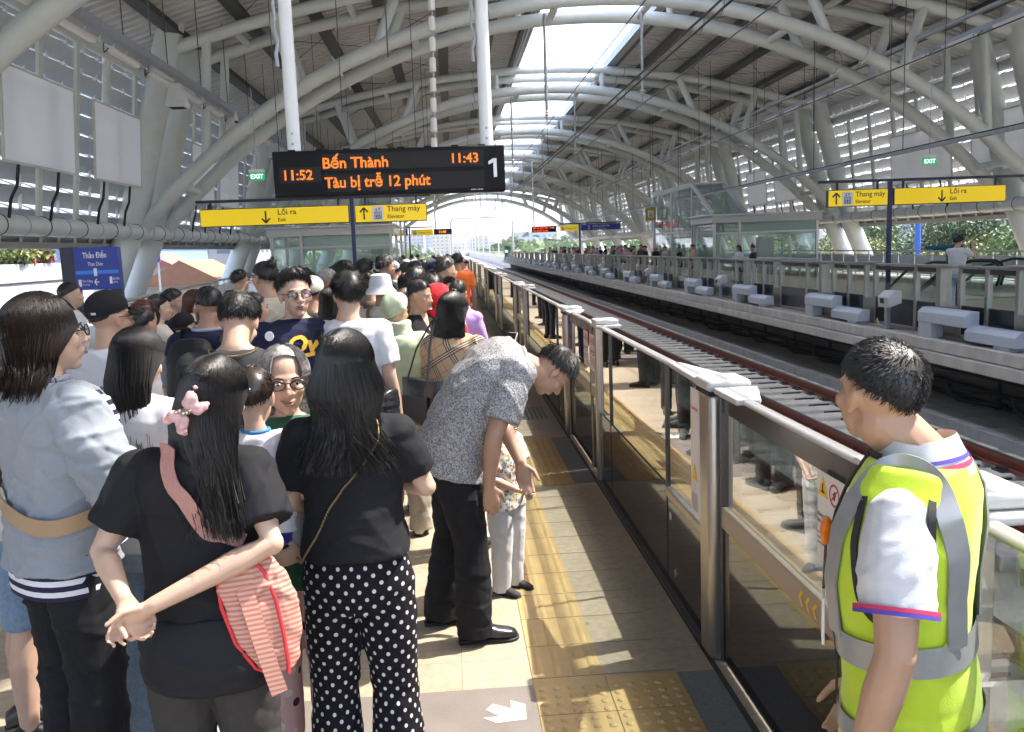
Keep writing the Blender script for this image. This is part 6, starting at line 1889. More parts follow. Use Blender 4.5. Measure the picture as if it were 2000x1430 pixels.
# 4 man bending over, hand on his thigh
leop = m_noise2('speckled_satin', (.13, .125, .125), (.42, .415, .42), 165, .50, 1.5, .42)
SPB = [(-.02, .86, .155, .115, .125), (.005, .95, .155, .115, .12), (.055, 1.06, .160, .125, .115), (.135, 1.165, .178, .125, .125), (.215, 1.245, .188, .115, .125), (.275, 1.285, .178, .085, .105), (.315, 1.300, .12, .066, .08), (.345, 1.302, .07, .056, .06)]
t, D = person('man in a speckled grey shirt bending forward with one hand on his thigh', -.02, 4.03, 86, 1.70, 'm', 1.06, SK2, ('short', hair_k, dict(n=1500, L=.042, thick=.020, front=58, back=112, lift=.35, r=.0019)),
    head=(-4, 66, 0), headc=(.545, 1.275 and .0, 0) if False else (0, .475, 1.245), spine=SPB, top=leop, sleeve='short', hem=.80, collar=leop, legs=blk_trs, leg_r=(.105, .082, .085), vox=.0065, wr=.012, seed=14, gap=.028, sleeve_r=.085,
    armL=((-.23, .25, .99), (-.10, .32, .80)), armR=((.235, .16, 1.00), (.185, .135, .775)), legpos=(((-.11, -.03, .48), (-.13, -.10, .085)), ((.10, .05, .49), (.11, .05, .085))), curl=20,
    handdir={1: ((-.12, .10, -.95), (-.9, .0, .1), (-.1, .9, .2)), -1: ((.1, .2, -.95), (.9, 0, .1), (.1, .9, .2))}, shoe_m=leather_k)
D4 = D
mb = MB(); mb.tube([(.165, -.045, .835), (.170, -.045, .835)], .008, 10); mb.build('trouser_button', M('pale_metal', (.6, .6, .6), .3, .8), t)

# 5 small child in front of him
motif = m_motif('printed_tee', (.64, .63, .60), [(.55, .42, .10), (.42, .10, .08), (.16, .25, .30), (.25, .30, .16)], 26, .30)
t, D = person('small child in a printed white tee and white trousers, half hidden by the bending man', .235, 4.52, 128, 1.00, 'm', 1.06, SK1, ('short', hair_k, dict(n=500, L=.03, thick=.018, front=66, back=118)),
    head=(20, 20, 0), headc=(0, .02, 1.55), top=motif, sleeve='short', hem=.80, legs=fabric('white_trousers', (.50, .49, .48), var=.05), leg_r=(.13, .10, .085), vox=.007, wr=.008, seed=15, gap=.03, sleeve_r=.085, face=True, hscale=1.42,
    armL=((-.27, .03, 1.10), (-.08, .19, .96)), armR=((.27, .05, 1.12), (.10, .20, 1.00)), shoe_m=M('black_knit_shoe', (.02, .02, .022), .8), curl=15)

# 6 officer in the yellow vest
wpolo = fabric('white_polo', (.56, .56, .58), var=.03)
t, D = person('officer in a fluorescent yellow vest over a white polo at the right, looking away', .885, 1.62, -50, 1.645, 'm', .90, SK2, ('short', hair_k, dict(n=3200, L=.032, thick=.018, front=64, back=112, lift=.55, r=.0013, seed=None) if False else dict(n=3000, L=.024, thick=.010, front=62, back=124, pw=.62, lift=.6, r=.0011)),
    hscale=.94, shcap=.80, headc=(0, .070, 1.565), head=(34, -4, 0), top=wpolo, sleeve='short', hem=.82, legs=blk_trs, vox=.0055, wr=.005, seed=16, gap=.010, sleeve_r=.074, armL=((-.255, -.03, 1.13), (-.27, .03, .88)), armR=((.23, .03, 1.12), (.17, .12, .87)), shoe_m=leather_k)
D6, T6 = D, t
s = D['s']; fr = D['fr']
fluo = M('fluorescent_yellow', (.46, .62, .03), .6, bump=.10, bs=300, sheen=.2, spec=.3, var=.05, vs=9); refl = M('reflective_grey', (.30, .305, .31), .38, .35, var=.06, vs=30); trim = M('black_trim', (.015, .015, .016), .7)
hv = bpy.data.objects
mb = MB(); X = V(1, 0, 0)
rr = [(V(0, fr[0][0].y, .77*s), X, V(0, 1, 0), fr[0][2]+.036, fr[0][3]+.035, fr[0][4]+.03)]+[(c, X, F, a+.030*s, bf+.030*s, bb+.030*s) for c, F, a, bf, bb in fr[:5]]
c, F, a, bf, bb = fr[5]; rr.append((c+V(0, 0, .012*s), X, F, a+.022*s, bf+.034*s, bb+.034*s)); c, F, a, bf, bb = fr[6]; rr.append((c+V(0, 0, .026*s), X, F, a+.030*s, bf+.028*s, bb+.028*s)); c, F, a, bf, bb = fr[7]; rr.append((c-V(0, 0, .004*s), X, F, a+.012*s, bf+.012*s, bb+.012*s))
loft(mb, rr, 36); vest = remesh(mb, .0065, 'safety_vest', fluo, t, 6, .004, 31, .8)
def vband(z0, z1, off):
    m = MB(); vs = []; n = 48
    for z in (z0, z1):
        for k in range(n+1):
            vs.append(torso_pt(D, 8+344*k/n, z*s, off))
    m.add(vs, [(k, k+1, n+2+k, n+1+k) for k in range(n)], True); return m
for z0, z1 in ((1.05, 1.11), (.875, .935)): vband(z0, z1, .0345).build('reflective_band', refl, vest)
for sd in (-1, 1):
    strap(D, [(sd*40, 1.06), (sd*40, 1.2), (sd*46, 1.31), (sd*60, 1.375), (sd*88, 1.402), (sd*120, 1.375), (sd*138, 1.30), (sd*148, 1.18), (sd*150, 1.06)], .046, .0345, 14).build('reflective_band', refl, vest)
    strap(D, [(sd*60, 1.37), (sd*66, 1.25), (sd*78, 1.15), (sd*92, 1.12), (sd*108, 1.16), (sd*118, 1.27), (sd*116, 1.37)], .014, .033, 7).build('trim', trim, vest)
strap(D, [(6, .80), (6, .95), (7, 1.1), (9, 1.22), (16, 1.33), (34, 1.415), (60, 1.44)], .013, .040, 8).build('trim', trim, vest)
strap(D, [(-6, .80), (-6, .95), (-7, 1.1), (-9, 1.22), (-16, 1.33), (-34, 1.415), (-60, 1.44)], .013, .040, 8).build('trim', trim, vest)
# polo collar with red and blue tipping, sleeve tipping
c, F, a, bf, bb = fr[-1]
for k, (z0, z1, m_, e) in enumerate(((-.03, .040, wpolo, .004), (.000, .007, M('blue_tipping', (.08, .05, .35), .7), .007), (-.012, -.004, M('red_tipping', (.55, .03, .10), .7), .0074))):
    m = MB(); vs = []; n = 40
    for z in (z0, z1):
        for j in range(n+1):
            th = rad(20+320*j/n); ee = .012+(.030-z)*.5+e
            vs.append(c+X*math.sin(th)*(a+ee)+F*(math.cos(th)*((bf if math.cos(th) > 0 else bb)+ee))+V(0, 0, z-.012+.018*(math.cos(th) < -.2)*abs(math.cos(th))))
    m.add(vs, [(j, j+1, n+2+j, n+1+j) for j in range(n)], True); m.build('collar', m_, t)
for sd in (-1, 1):
    S, E, Wp = D['J'][sd]; e1 = S.lerp(E, .72); d = (E-S).normalized()
    for (q, m_) in ((-.004, M('blue_tipping')), (-.011, M('red_tipping'))):
        m = MB(); m.tube([e1+d*(q+.004), e1+d*(q-.004)], .0765*s*.99*(.4+.6*.98), 22, False); m.build('cuff_tipping', m_, t)
bg_ = empty('id_badge', 'white identity badge on an orange clip hanging from the yellow vest', 'badge'); attach(bg_, t)
p = torso_pt(D, -14, 1.27*s, .05); m = MB(); m.ell(tuple(p), (.022, .012, .03), 10, 7); m.build('clip', M('orange_plastic', (.75, .18, .02), .35), bg_)
q = torso_pt(D, -16, 1.10*s, .055); m = MB(); m.tube([p, q+V(0, 0, .06)], .003, 6); m.build('cord', gl_m, bg_)
m = MB(); m.box(-.028, .028, -.003, .003, -.05, .05, Matrix.Translation(q) @ Matrix.Rotation(rad(18), 4, 'Z')); m.build('card', paper, bg_, bevel=.002)
# ------------------------------------------------------------------ the crowd on the near platform
def phone(t, p, rz=0, tilt=60, label='', lit=False):
    o = empty('phone', label, 'phone'); w = W2(t, p); o.location = w; o.rotation_euler = (rad(tilt), 0, t.rotation_euler[2]+rad(rz))
    MB().box(-.038, .038, -.005, .005, -.078, .078).build('case', M('phone_case', (.42, .38, .34), .4), o, bevel=.004)
    MB().box(-.034, .034, -.0065, -.005, -.073, .073).build('screen', M('phone_screen', (.015, .016, .02), .08), o)
    return o
def bag_thing(name, label, cat, t): return attach(empty(name, label, cat), t)
# 7 grandmother carrying the boy
berry = m_motif('berry_pyjamas', (.62, .42, .40), [(.52, .06, .06), (.05, .03, .05), (.66, .60, .58)], 9.5, .20)
t, D = person('older woman with greying hair and glasses facing the camera in berry trousers', -.565, 2.93, 172, 1.54, 'f', 1.04, SK1, ('long', hair_g, dict(length=.12, n=2400, gap=36, front=42, wav=.004, thick=.014, flick=.008, r=.0013, rings=[(.05, .084, .090, -.016), (-.01, .088, .088, -.026), (-.07, .074, .076, -.042), (-.12, .050, .055, -.055)])),
    head=(-8, 4, 0), top=green_c, sleeve='short', hem=.80, legs=berry, leg_r=(.11, .09, .085), vox=.006, wr=.006, seed=17, face=True, smile=.007, glass_=True, armR=((.25, .05, 1.10), (.16, .25, 1.02)), armL=((-.235, .05, 1.10), (-.05, .26, 1.0)),
    handdir={1: ((-.75, .25, -.25), (-.1, -.2, 1), (.3, .2, .9)), -1: ((.9, .2, -.1), (0, -.2, 1), (0, .3, .9))}, shoe_m=M('grey_shoe', (.07, .07, .08), .7), hscale=1.12)
TG, DG = t, D
mb = MB(); s = D['s']
loft(mb, [(V(.13*s, .17*s-.02*k, (.98-.055*k)*s), V(.8, .6, 0).normalized(), V(-.6, .8, 0).normalized(), .10-.012*abs(k-2), .045, .045) for k in range(6)][::-1], 18)
o = remesh(mb, .010, 'bundled_jacket', fabric('slate_jacket', (.035, .037, .042)), None, 2, .018, 41, .7); attach(o, t); tag(o, 'dark grey jacket bundled over the arm of the older woman with glasses', 'jacket')
# 8 the boy she carries: seated on her arm, seen from behind
SPC = [(-.02, .86, .21, .14, .16), (0, .98, .20, .14, .14), (.005, 1.09, .19, .14, .12), (.01, 1.20, .195, .14, .12), (.0, 1.30, .20, .13, .12), (-.008, 1.375, .185, .10, .10), (-.012, 1.42, .13, .075, .08), (-.014, 1.455, .075, .06, .062)]
rag = fabric('white_raglan', (.62, .58, .60), var=.04)
t, D = person('little boy with short dark hair and a blue-collared white shirt, carried by the older woman', -.62, 2.70, -8, .92, 'm', .86, SK1, ('short', hair_b, dict(n=900, L=.03, thick=.014, front=60, back=124, lift=.0, r=.0016)),
    head=(12, 6, 0), headc=(.0, .02, 1.62), spine=SPC, top=rag, sleeve='short', hem=.84, collar=M('blue_neckband', (.02, .17, .42), .7), legs=fabric('blue_satin', (.02, .03, .22), .45), leg_r=(.13, .11, .10), short=True, vox=.007, wr=.006, seed=18, gap=.01, sleeve_r=.085, hscale=1.5,
    armL=((-.24, .10, 1.15), (-.14, .28, 1.22)), armR=((.24, .10, 1.15), (.14, .28, 1.22)), legpos=(((-.17, .30, .84), (-.19, .36, .50)), ((.17, .30, .84), (.19, .36, .50))), feet=False)
t.location.z = .985-.80*.92/1.7-.03
# 9 girl with long straight hair and a phone
t, D = person('girl with long straight black hair and white top looking at her phone, seen from behind', -1.12, 3.15, 24, 1.61, 'f', .98, SK4, ('long', hair_k, dict(length=.42, n=2800, wav=.006, thick=.016, gap=42, flick=.015, hw=1.10, r=.0016)), head=(10, 18, 0), top=wht, sleeve='short', hem=.90, legs=ltdenim, leg_r=(.105, .10, .135), vox=.008, wr=.008, seed=19, gap=.018, sleeve_r=.080,
    armR=((.25, .05, 1.14), (.175, .22, 1.26)), armL=((-.22, .05, 1.14), (-.02, .24, 1.16)), shoe_m=sneaker_w)
phone(t, (.155, .27, 1.30), -20, -35, 'black-screened phone held by the girl with long straight hair')
# 10 man in a black cap
def cap_on(t, D, mat, name='cap', brim=(.0, .11, .045), label_m=None):
    hc, Hm, hs = D['hc'], D['Hm'], D['hs']; mb = MB()
    hair_cap(mb, hc, Hm, hs, .026, 74, 104, 1.0, 30, 9, .0); o = mb.build(name, mat, t)
    b = MB(); vs = []
    for k in range(13):
        a = rad(-62+124*k/12)
        for r, z in ((.0, 0), (1, -.022)):
            p = V((.083+.0*r)*math.sin(a)*(1-.05*r), .082*math.cos(a)+.004+r*.075*math.cos(a*.9), .052+z*r-.02*abs(math.sin(a))); vs.append(hc+Hm @ (p*hs))
    b.add(vs, [(2*k, 2*k+2, 2*k+3, 2*k+1) for k in range(12)], True)
    m_ = b.build('peak', mat, o); md = m_.modifiers.new('t', 'SOLIDIFY'); md.thickness = .004
    return o
blk_cap = fabric('black_cap_cloth', (.012, .012, .014)); 
t, D = person('man in a plain black baseball cap, glasses and a white tee, seen from behind', -1.60, 4.2, 28, 1.7, 'm', 1.08, SK2, ('short', hair_k, dict(n=250, L=.02, thick=.008, back=116)), head=(14, 0, 0), top=wht, legs=denim, vox=.009, wr=.007, seed=20, glass_=True, face=True, shoe_m=sneaker_w)
co = cap_on(t, D, blk_cap)
for k in range(2):
    mb = MB(); p = D['hc']+D['Hm'] @ V(.045, -.105, .035-.006*k); mb.box(-.012, .012, -.003, .003, -.0015, .0015, Matrix.Translation(p)); mb.build('white_stripe', white, co)
# 11 man in the dark tee, neck bowed
t, D = person('man with cropped black hair in a dark charcoal tee bowing his head, seen from behind', -.94, 3.85, 4, 1.70, 'm', 1.10, SK1, ('short', hair_k, dict(n=3400, L=.034, thick=.018, front=60, back=122, lift=.25, r=.0012)), head=(2, 34, 0), headc=(0, .075, 1.545), top=char_cot, legs=denim, vox=.008, wr=.006, seed=21, armL='phone', armR='phone', hscale=1.04)
strap(D, [(-100, 1.448), (-140, 1.436), (-180, 1.428), (-220, 1.436), (-260, 1.448)], .0022, .012, 8).build('neck_chain', gold, t)
# 12 balding man with the backpack
t, D = person('balding man in a navy polo with a black backpack and a white face mask', -1.39, 5.1, 14, 1.69, 'm', 1.05, SK3, ('short', hair_k, dict(n=900, L=.012, thick=.005, front=80, back=112, pw=.9, r=.0014)), head=(-42, 4, 0), top=navy_c, collar=M('white_tipped_collar', (.3, .3, .36), .8), legs=blk_trs, vox=.009, wr=.006, seed=22, armL=((-.28, .0, 1.13), (-.22, .12, .92)), armR='hold')
bp = bag_thing('backpack', 'black backpack worn by the balding man in navy', 'backpack', t); s = D['s']; mb = MB()
loft(mb, [(V(0, -.21*s, z*s), V(1, 0, 0), V(0, 1, 0), a, .07, d) for z, a, d in ((.93, .10, .06), (.96, .14, .09), (1.12, .15, .10), (1.30, .145, .085), (1.38, .11, .06), (1.41, .06, .03))], 20)
remesh(mb, .012, 'bag_body', fabric('black_nylon', (.014, .014, .016), .55), bp, 2, .006, 4)
for sd in (-1, 1): strap(D, [(sd*140, 1.37), (sd*125, 1.405), (sd*90, 1.42), (sd*52, 1.38), (sd*45, 1.25), (sd*70, 1.1), (sd*110, 1.0)], .055, .022).build('shoulder_strap', M('black_nylon'), bp)
mb = MB(); hc, Hm, hs = D['hc'], D['Hm'], D['hs']
def mask_on(t, D, mat):
    hc, Hm, hs = D['hc'], D['Hm'], D['hs']; mb = MB(); vs = []
    for i in range(7):
        z = -.012-.085*i/6
        for j in range(13):
            a = rad(-80+160*j/12); r = .012*math.sin(math.pi*i/6)
            vs.append(hc+Hm @ (V((.066+r*.2)*math.sin(a), .022+(.074+r)*math.cos(a)+.012*math.exp(-(a/.5)**2), z)*hs))
    mb.add(vs, [(13*i+j, 13*i+j+1, 13*i+14+j, 13*i+13+j) for i in range(6) for j in range(12)], True); o = mb.build('face_mask', mat, t)
    for q in (-1, 1):
        m = MB(); m.tube([hc+Hm @ (V(q*.066, .035, -.03)*hs), hc+Hm @ (V(q*.080, -.01, .02)*hs), hc+Hm @ (V(q*.082, -.022, -.005)*hs)], .0012, 4); m.build('ear_loop', mat, o)
mask_m = M('mask_paper', (.66, .69, .72), .8)
mask_on(t, D, mask_m)
# 13 man with glasses, navy tee with lettering
t, D = person('stout man with tinted glasses in a navy tee with yellow lettering, facing the camera', -0.85, 4.85, 166, 1.755, 'm', 1.16, SK1, ('short', hair_k, dict(n=3000, L=.04, thick=.026, front=50, back=108, lift=.08, pw=.9, r=.0012)), head=(-8, 0, 3), top=navy_c, legs=denim, vox=.006, wr=.007, seed=23, face=True, mouth=True, glass_=(lens_tint, True), gap=.016, hscale=1.06)
ylw = M('yellow_shirt_print', (.80, .42, .03), .7)
tx = text('Owe', .125, ylw, 'shirt_lettering', t, (.075, 0, 1.305), (rad(90), 0, rad(180)), .0015, shear=.25, bold=.004); on_surface(tx, D, .036)
mb = MB(); vs = [torso_pt(D, a, 1.282-.0006*a+dz, .037) for dz in (0, .018) for a in frange(26, -30, 11)]; mb.add(vs, [(k, k+1, 14+k, 13+k) for k in range(12)], True); mb.build('swash', ylw, t)
mb = MB(); p = torso_pt(D, 34, 1.40, .036); q = torso_pt(D, 34, 1.40, .041); mb.tube([p, q], .026, 18); mb.build('round_badge', white, t)
strap(D, [(-62, 1.44), (-56, 1.38), (-50, 1.28), (-46, 1.15), (-40, 1.0)], .036, .058).build('bag_strap', brown_l, t)
# 14 man in white tee with a sling bag
t, D = person('man in a white tee with a dark sling strap across his back, facing away', -0.57, 4.85, 6, 1.74, 'm', .93, SK1, ('short', hair_k, dict(n=3400, L=.044, thick=.018, front=58, back=124, lift=.3, r=.0012)), head=(-30, 0, 0), top=wht, legs=beige_c, vox=.008, wr=.008, seed=24, gap=.016, glass_=True, face=True, sleeve_r=.08, shoe_m=sneaker_w)
sb = bag_thing('sling_bag', 'small black sling bag at the side of the man in the white tee', 'bag', t)
strap(D, [(-140, 1.445), (-152, 1.40), (-185, 1.27), (-220, 1.13), (-246, 1.02)], .045, .066).build('strap', fabric('dark_webbing', (.03, .022, .024), .6), sb)
p = torso_pt(D, 106, 1.0, .06); mb = MB(); loft(mb, [(p+V(0, 0, z), V(.35, 1, 0).normalized(), V(-1, .35, 0).normalized(), a, .045, .045) for z, a in ((-.10, .06), (-.085, .09), (0, .10), (.07, .085), (.09, .05))], 18); remesh(mb, .008, 'bag_body', leather_k, sb, 2, .004, 5)
# 15 hooded windbreaker
def hood_on(t, D, mat, thick=.035, droop=True):
    mb = MB(); hair_cap(mb, D['hc'], D['Hm'], D['hs'], thick, 74, 150, .8, 30, 12, .007)
    hc = D['hc']; s = D['s']
    loft(mb, [(hc+V(0, -.02*s, -.06*s), V(1, 0, 0), V(0, 1, 0), .098*s, .06*s, .11*s), (hc+V(0, -.02*s, -.12*s), V(1, 0, 0), V(0, 1, 0), .10*s, .07*s, .10*s), (hc+V(0, -.02*s, -.18*s), V(1, 0, 0), V(0, 1, 0), .14*s, .08*s, .10*s)][::-1], 20)
    return remesh(mb, .010, 'hood', mat, t, 2, .008, 9, 1.1)
t, D = person('person in a pale green hooded windbreaker with the hood up, facing away', -0.36, 5.6, 12, 1.57, 'f', 1.08, SK2, None, head=(30, 6, 0), top=sage, sleeve='long', hem=.78, legs=beige_c, leg_r=(.10, .09, .085), vox=.011, wr=.012, seed=25, gap=.025, sleeve_r=.078, shoe_m=sneaker_w)
hood_on(t, D, sage)
# 16 red hoodie, 17 plaid jacket woman with bag and phone, 18 v-neck woman, 19 lilac
t, D = person('person in a red hooded top with the hood up, behind the woman in plaid', -0.10, 6.2, 18, 1.6, 'f', 1.05, SK2, None, top=red_c, sleeve='long', hem=.8, legs=blk_trs, vox=.012, wr=.010, seed=26, gap=.02)
hood_on(t, D, red_c)
plaid = m_plaid('beige_plaid')
t, D = person('woman with a dark bob in a beige plaid jacket holding a phone', 0.0, 5.2, 30, 1.59, 'f', 1.0, SK4, ('long', hair_k, dict(length=.17, n=2600, wav=.004, thick=.022, gap=30, flick=.008, hw=1.08, r=.0016, rings=[(.05, .09, .092, -.016), (-.01, .102, .094, -.022), (-.07, .108, .094, -.026), (-.13, .11, .09, -.03), (-.18, .104, .084, -.032)])), head=(20, 8, 0), top=plaid, sleeve='long', hem=.82, legs=blk_trs, vox=.008, wr=.009, seed=27, gap=.018, sleeve_r=.074, armR=((.25, .06, 1.12), (.20, .28, 1.17)), armL='hold')
phone(t, (.20, .34, 1.24), -15, -30, 'phone in a dark case held up by the woman in plaid')
hb = bag_thing('handbag', 'black leather tote bag on the shoulder of the woman in plaid', 'handbag', t)
M4 = Matrix.Translation(V(-.10, -.22, .965)) @ Matrix.Rotation(rad(-18), 4, 'Z')
mb = MB(); 
for (z, a, b) in ((0, .165, .05),): pass
loft(mb, [(M4 @ V(0, 0, z), (M4.to_3x3() @ V(1, 0, 0)), (M4.to_3x3() @ V(0, 1, 0)), a, b, b) for z, a, b in ((-.135, .145, .055), (-.125, .155, .062), (0, .165, .058), (.125, .172, .035), (.13, .17, .03))], 24); hbo = mb.build('bag_body', leather_k, hb)
mb = MB(); mb.box(-.11, .11, -.066, -.06, -.11, .04, M4); mb.build('front_pocket', M('black_leather_pocket', (.022, .022, .025), .35), hbo, bevel=.004)
for q in (-.085, .085):
    mb = MB(); mb.tube([M4 @ V(q, -.035, .05), M4 @ V(q, -.03, .14), M4 @ V(q*.7, .02, .30), M4 @ V(q*.1, .10, .45), M4 @ V(q*.1, .13, .47)], .006, 7); mb.build('bag_handle', leather_k, hbo)
t, D = person('woman with pulled-back hair in a black V-neck top, looking down to the right', -0.23, 6.1, 140, 1.65, 'f', .98, SK2, ('short', hair_k, dict(n=900, L=.03, thick=.010, front=56, back=120, lift=-.1, r=.0016)), head=(-24, 10, 0), top=blk_tee, sleeve='none', legs=blk_trs, vox=.008, wr=.004, seed=28, face=True, armR='phone', armL='phone')
mb = MB(); vs = [torso_pt(D, a, z, .0145) for a, z in ((-24, 1.425), (0, 1.27), (24, 1.425), (0, 1.44))]; mb.add(vs, [(0, 1, 2, 3)]); mb.build('neckline_skin', skin_mat(SK2), t)
t, D = person('person in a lilac top with black hair tied back, close to the screen doors', 0.05, 7.2, 25, 1.6, 'f', 1.05, SK2, ('bun', hair_k, dict(at=(0, -.10, .02), nb=20)), top=lilac, sleeve='long', legs=blk_trs, vox=.012, wr=.008, seed=29, gap=.015, armR='hold')
# 20 bun man drinking, 21 pink top, 22 bucket hat, 23 cream cap, 24 girl with long hair
t, D = person('man with a top knot and glasses in a beige jacket raising a green drink', -1.36, 6.6, -38, 1.81, 'm', 1.05, SK2, ('bun', hair_k, dict(at=(0, -.09, .10), nb=90, n=700)), head=(-10, 0, 0), top=beige_c, sleeve='long', legs=blk_trs, vox=.010, wr=.009, seed=30, face=True, glass_=True, armL=((-.22, .20, 1.27), (-.06, .30, 1.46)), armR='hold', gap=.015)
dk = empty('drink_cup', 'green drink bottle raised by the man with the top knot', 'bottle'); dk.location = W2(t, (-.04, .36, 1.49)); MB().lathe([(.001, -.1), (.032, -.1), (.034, .04), (.014, .08), (.014, .11), (.001, .11)], n=14).build('bottle', M('green_plastic', (.02, .22, .06), .3), dk)
person('woman in a pink top with black hair gathered low, turned to the right', -1.34, 6.0, 60, 1.61, 'f', 1.0, SK1, ('bun', hair_k, dict(at=(0, -.09, .0), nb=30, n=500)), top=pink_c, legs=blk_trs, vox=.011, wr=.006, seed=31, face=True)
t, D = person('person in a white bucket hat and pale shirt with a brown strap, facing away', -0.59, 7.4, 10, 1.645, 'f', 1.05, SK3, ('short', hair_b, dict(n=200, L=.03, thick=.01, back=120)), top=cream_c, legs=denim, vox=.011, wr=.006, seed=32)
hc, Hm, hs = D['hc'], D['Hm'], D['hs']; mb = MB(); pr_ = [(.001, .150), (.05, .150), (.088, .135), (.104, .05), (.104, .03), (.150, -.025), (.153, -.032), (.10, .02), (.09, .035)]; m2 = MB(); m2.lathe(pr_, (0, -.012, 0), 28); mb.add([hc+Hm @ (V(v[0]*1.0, v[1]*1.06, v[2])*hs) for v in m2.v], m2.f, True); ht = mb.build('bucket_hat', wht, t)
strap(D, [(-130, 1.40), (-160, 1.30), (-200, 1.15), (-240, 1.02)], .04, .024).build('bag_strap', brown_l, t)
t, D = person('person in a cream baseball cap behind the man in the navy tee', -1.00, 6.4, 20, 1.68, 'm', 1.0, SK2, ('short', hair_k, dict(n=150, L=.02, thick=.008)), top=char_cot, legs=denim, vox=.012, wr=.006, seed=33)
cap_on(t, D, fabric('cream_cap_cloth', (.50, .46, .38)))
t, D = person('girl with long black hair and glasses carrying a cream backpack', -0.83, 6.2, 40, 1.62, 'f', 1.0, SK4, ('long', hair_k, dict(length=.40, n=900, wav=.006, thick=.018, gap=48)), head=(14, 6, 0), top=blk_tee, legs=blk_trs, vox=.011, wr=.006, seed=34, glass_=True, face=True)
bp = bag_thing('backpack', 'cream backpack with brown strap on the girl with long hair', 'backpack', t); mb = MB()
loft(mb, [(V(0, -.20, z), V(1, 0, 0), V(0, 1, 0), a, .06, d) for z, a, d in ((.93, .10, .05), (.97, .13, .08), (1.15, .14, .09), (1.26, .12, .07), (1.31, .06, .03))], 20); remesh(mb, .012, 'bag_body', cream_c, bp, 2, .006, 6)
for sd in (-1, 1): strap(D, [(sd*140, 1.31), (sd*125, 1.35), (sd*90, 1.375), (sd*52, 1.33), (sd*45, 1.2)], .035, .022).build('shoulder_strap', brown_l, bp)

# left-hand side of the platform
t, D = person('person with reddish hair looking at a phone, cut by the left edge', -1.72, 3.35, 60, 1.62, 'f', 1.0, SK1, ('long', hair_r, dict(length=.20, n=600, gap=50)), head=(10, 20, 0), top=cream_c, legs=denim, short=True, vox=.010, wr=.006, seed=35, armR='phone', armL='phone', shoe_m=sandal, face=True)
phone(t, (.02, .34, 1.28), 0, -30, 'phone with a pale case held by the person at the left edge')
person('woman with a ponytail clutching a beige bag strap, left of the balding man', -2.28, 7.0, 60, 1.58, 'f', 1.0, SK4, ('long', hair_k, dict(length=.28, n=500, gap=95, hw=.7)), top=cream_c, legs=denim, vox=.012, wr=.005, seed=36, face=True, armR='face')
person('man with glasses in a dark suit jacket beside the woman with a ponytail', -2.36, 7.6, 70, 1.60, 'm', 1.0, SK1, ('short', hair_k, dict(n=500, L=.03, thick=.014)), top=navy_c, sleeve='long', legs=blk_trs, vox=.012, wr=.005, seed=37, face=True, glass_=True)
t, D = person('child in a wide black cap near the left railing', -1.95, 6.5, 40, 1.45, 'm', .95, SK1, ('short', hair_k, dict(n=150, L=.02, thick=.008)), top=wht, legs=denim, vox=.013, seed=38); cap_on(t, D, blk_cap)
person('woman with long brown hair in a bright pink blouse by the railing', -2.06, 7.2, 110, 1.60, 'f', 1.0, SK1, ('long', hair_r, dict(length=.26, n=500, gap=48)), top=pink_c, sleeve='long', legs=blk_trs, vox=.012, seed=39, face=True)
person('person with dark hair tied back just behind the black cap', -1.80, 5.2, 30, 1.58, 'f', 1.0, SK2, ('bun', hair_k, dict(at=(0, -.09, .03), n=400)), top=grey_c, legs=blk_trs, vox=.013, seed=40)
person('person with reddish brown hair beyond the black cap', -2.06, 6.0, 30, 1.58, 'f', 1.0, SK2, ('short', hair_r, dict(n=500, L=.05, thick=.02, back=130)), top=brown_c, legs=blk_trs, vox=.013, seed=41)
person('man in white partly hidden behind the station name sign', -3.36, 8.0, 80, 1.68, 'm', 1.0, SK1, ('short', hair_k, dict(n=400, L=.03)), top=wht, legs=blk_trs, vox=.013, seed=42)
# ------------------------------------------------------------------ the crowd further back, and the far platform
def bgp(label, x, y, hd, h, sex, hair, top, legs=None, sk=SK2, **kw):
    return person(label, x, y, hd, h, sex, kw.pop('bw', 1.03), sk, hair, top=top, legs=legs or blk_trs, vox=kw.pop('vox', .014), wr=.006, **kw)
S_ = lambda n=450, **k: ('short', k.pop('m', hair_k), dict(n=n, L=k.pop('L', .045), thick=k.pop('t', .018), r=.003, lift=.6, **k))
bgp('man with a faded haircut behind the cream cap, facing away', -1.22, 7.4, 12, 1.72, 'm', S_(t=.016, back=100), grey_c, seed=101)
bgp('man with close-cropped grey hair turned to the right', -1.10, 7.9, 70, 1.72, 'm', S_(m=hair_g, t=.007, L=.012), char_cot, sk=SK3, seed=102, face=True)
bgp('man with a thick dark fringe looking down, beyond the grey-haired man', -1.03, 8.6, 150, 1.76, 'm', S_(t=.03), blk_tee, sk=SK4, seed=103, face=True, head=(0, 20, 0))
t, D = bgp('man in a dark shirt and glasses in front of the lift lobby, turned right', -.74, 10.0, 60, 1.80, 'm', S_(), char_cot, seed=104, face=True, glass_=True)
t, D = bgp('man with neat black hair and a mask just left of the navy sign post', -.87, 9.0, 30, 1.78, 'm', S_(), navy_c, seed=105); mask_on(t, D, mask_m)
bgp('woman with a dark bun standing behind the man in white', -.72, 8.0, 20, 1.66, 'f', ('bun', hair_k, dict(n=350)), brown_c, seed=106)
bgp('person with rounded black hair behind the girl with the backpack', -1.0, 8.9, 0, 1.68, 'f', S_(L=.05, t=.03, back=135), green_c, seed=107)
bgp('person with wavy dark hair left of the white bucket hat', -.98, 8.0, 10, 1.66, 'f', ('long', hair_k, dict(length=.2, n=350)), khaki, seed=108)
bgp('man with tousled hair and a light hood, right of the bucket hat', -.35, 9.0, 14, 1.73, 'm', S_(L=.05, t=.026), grey_c, seed=109)
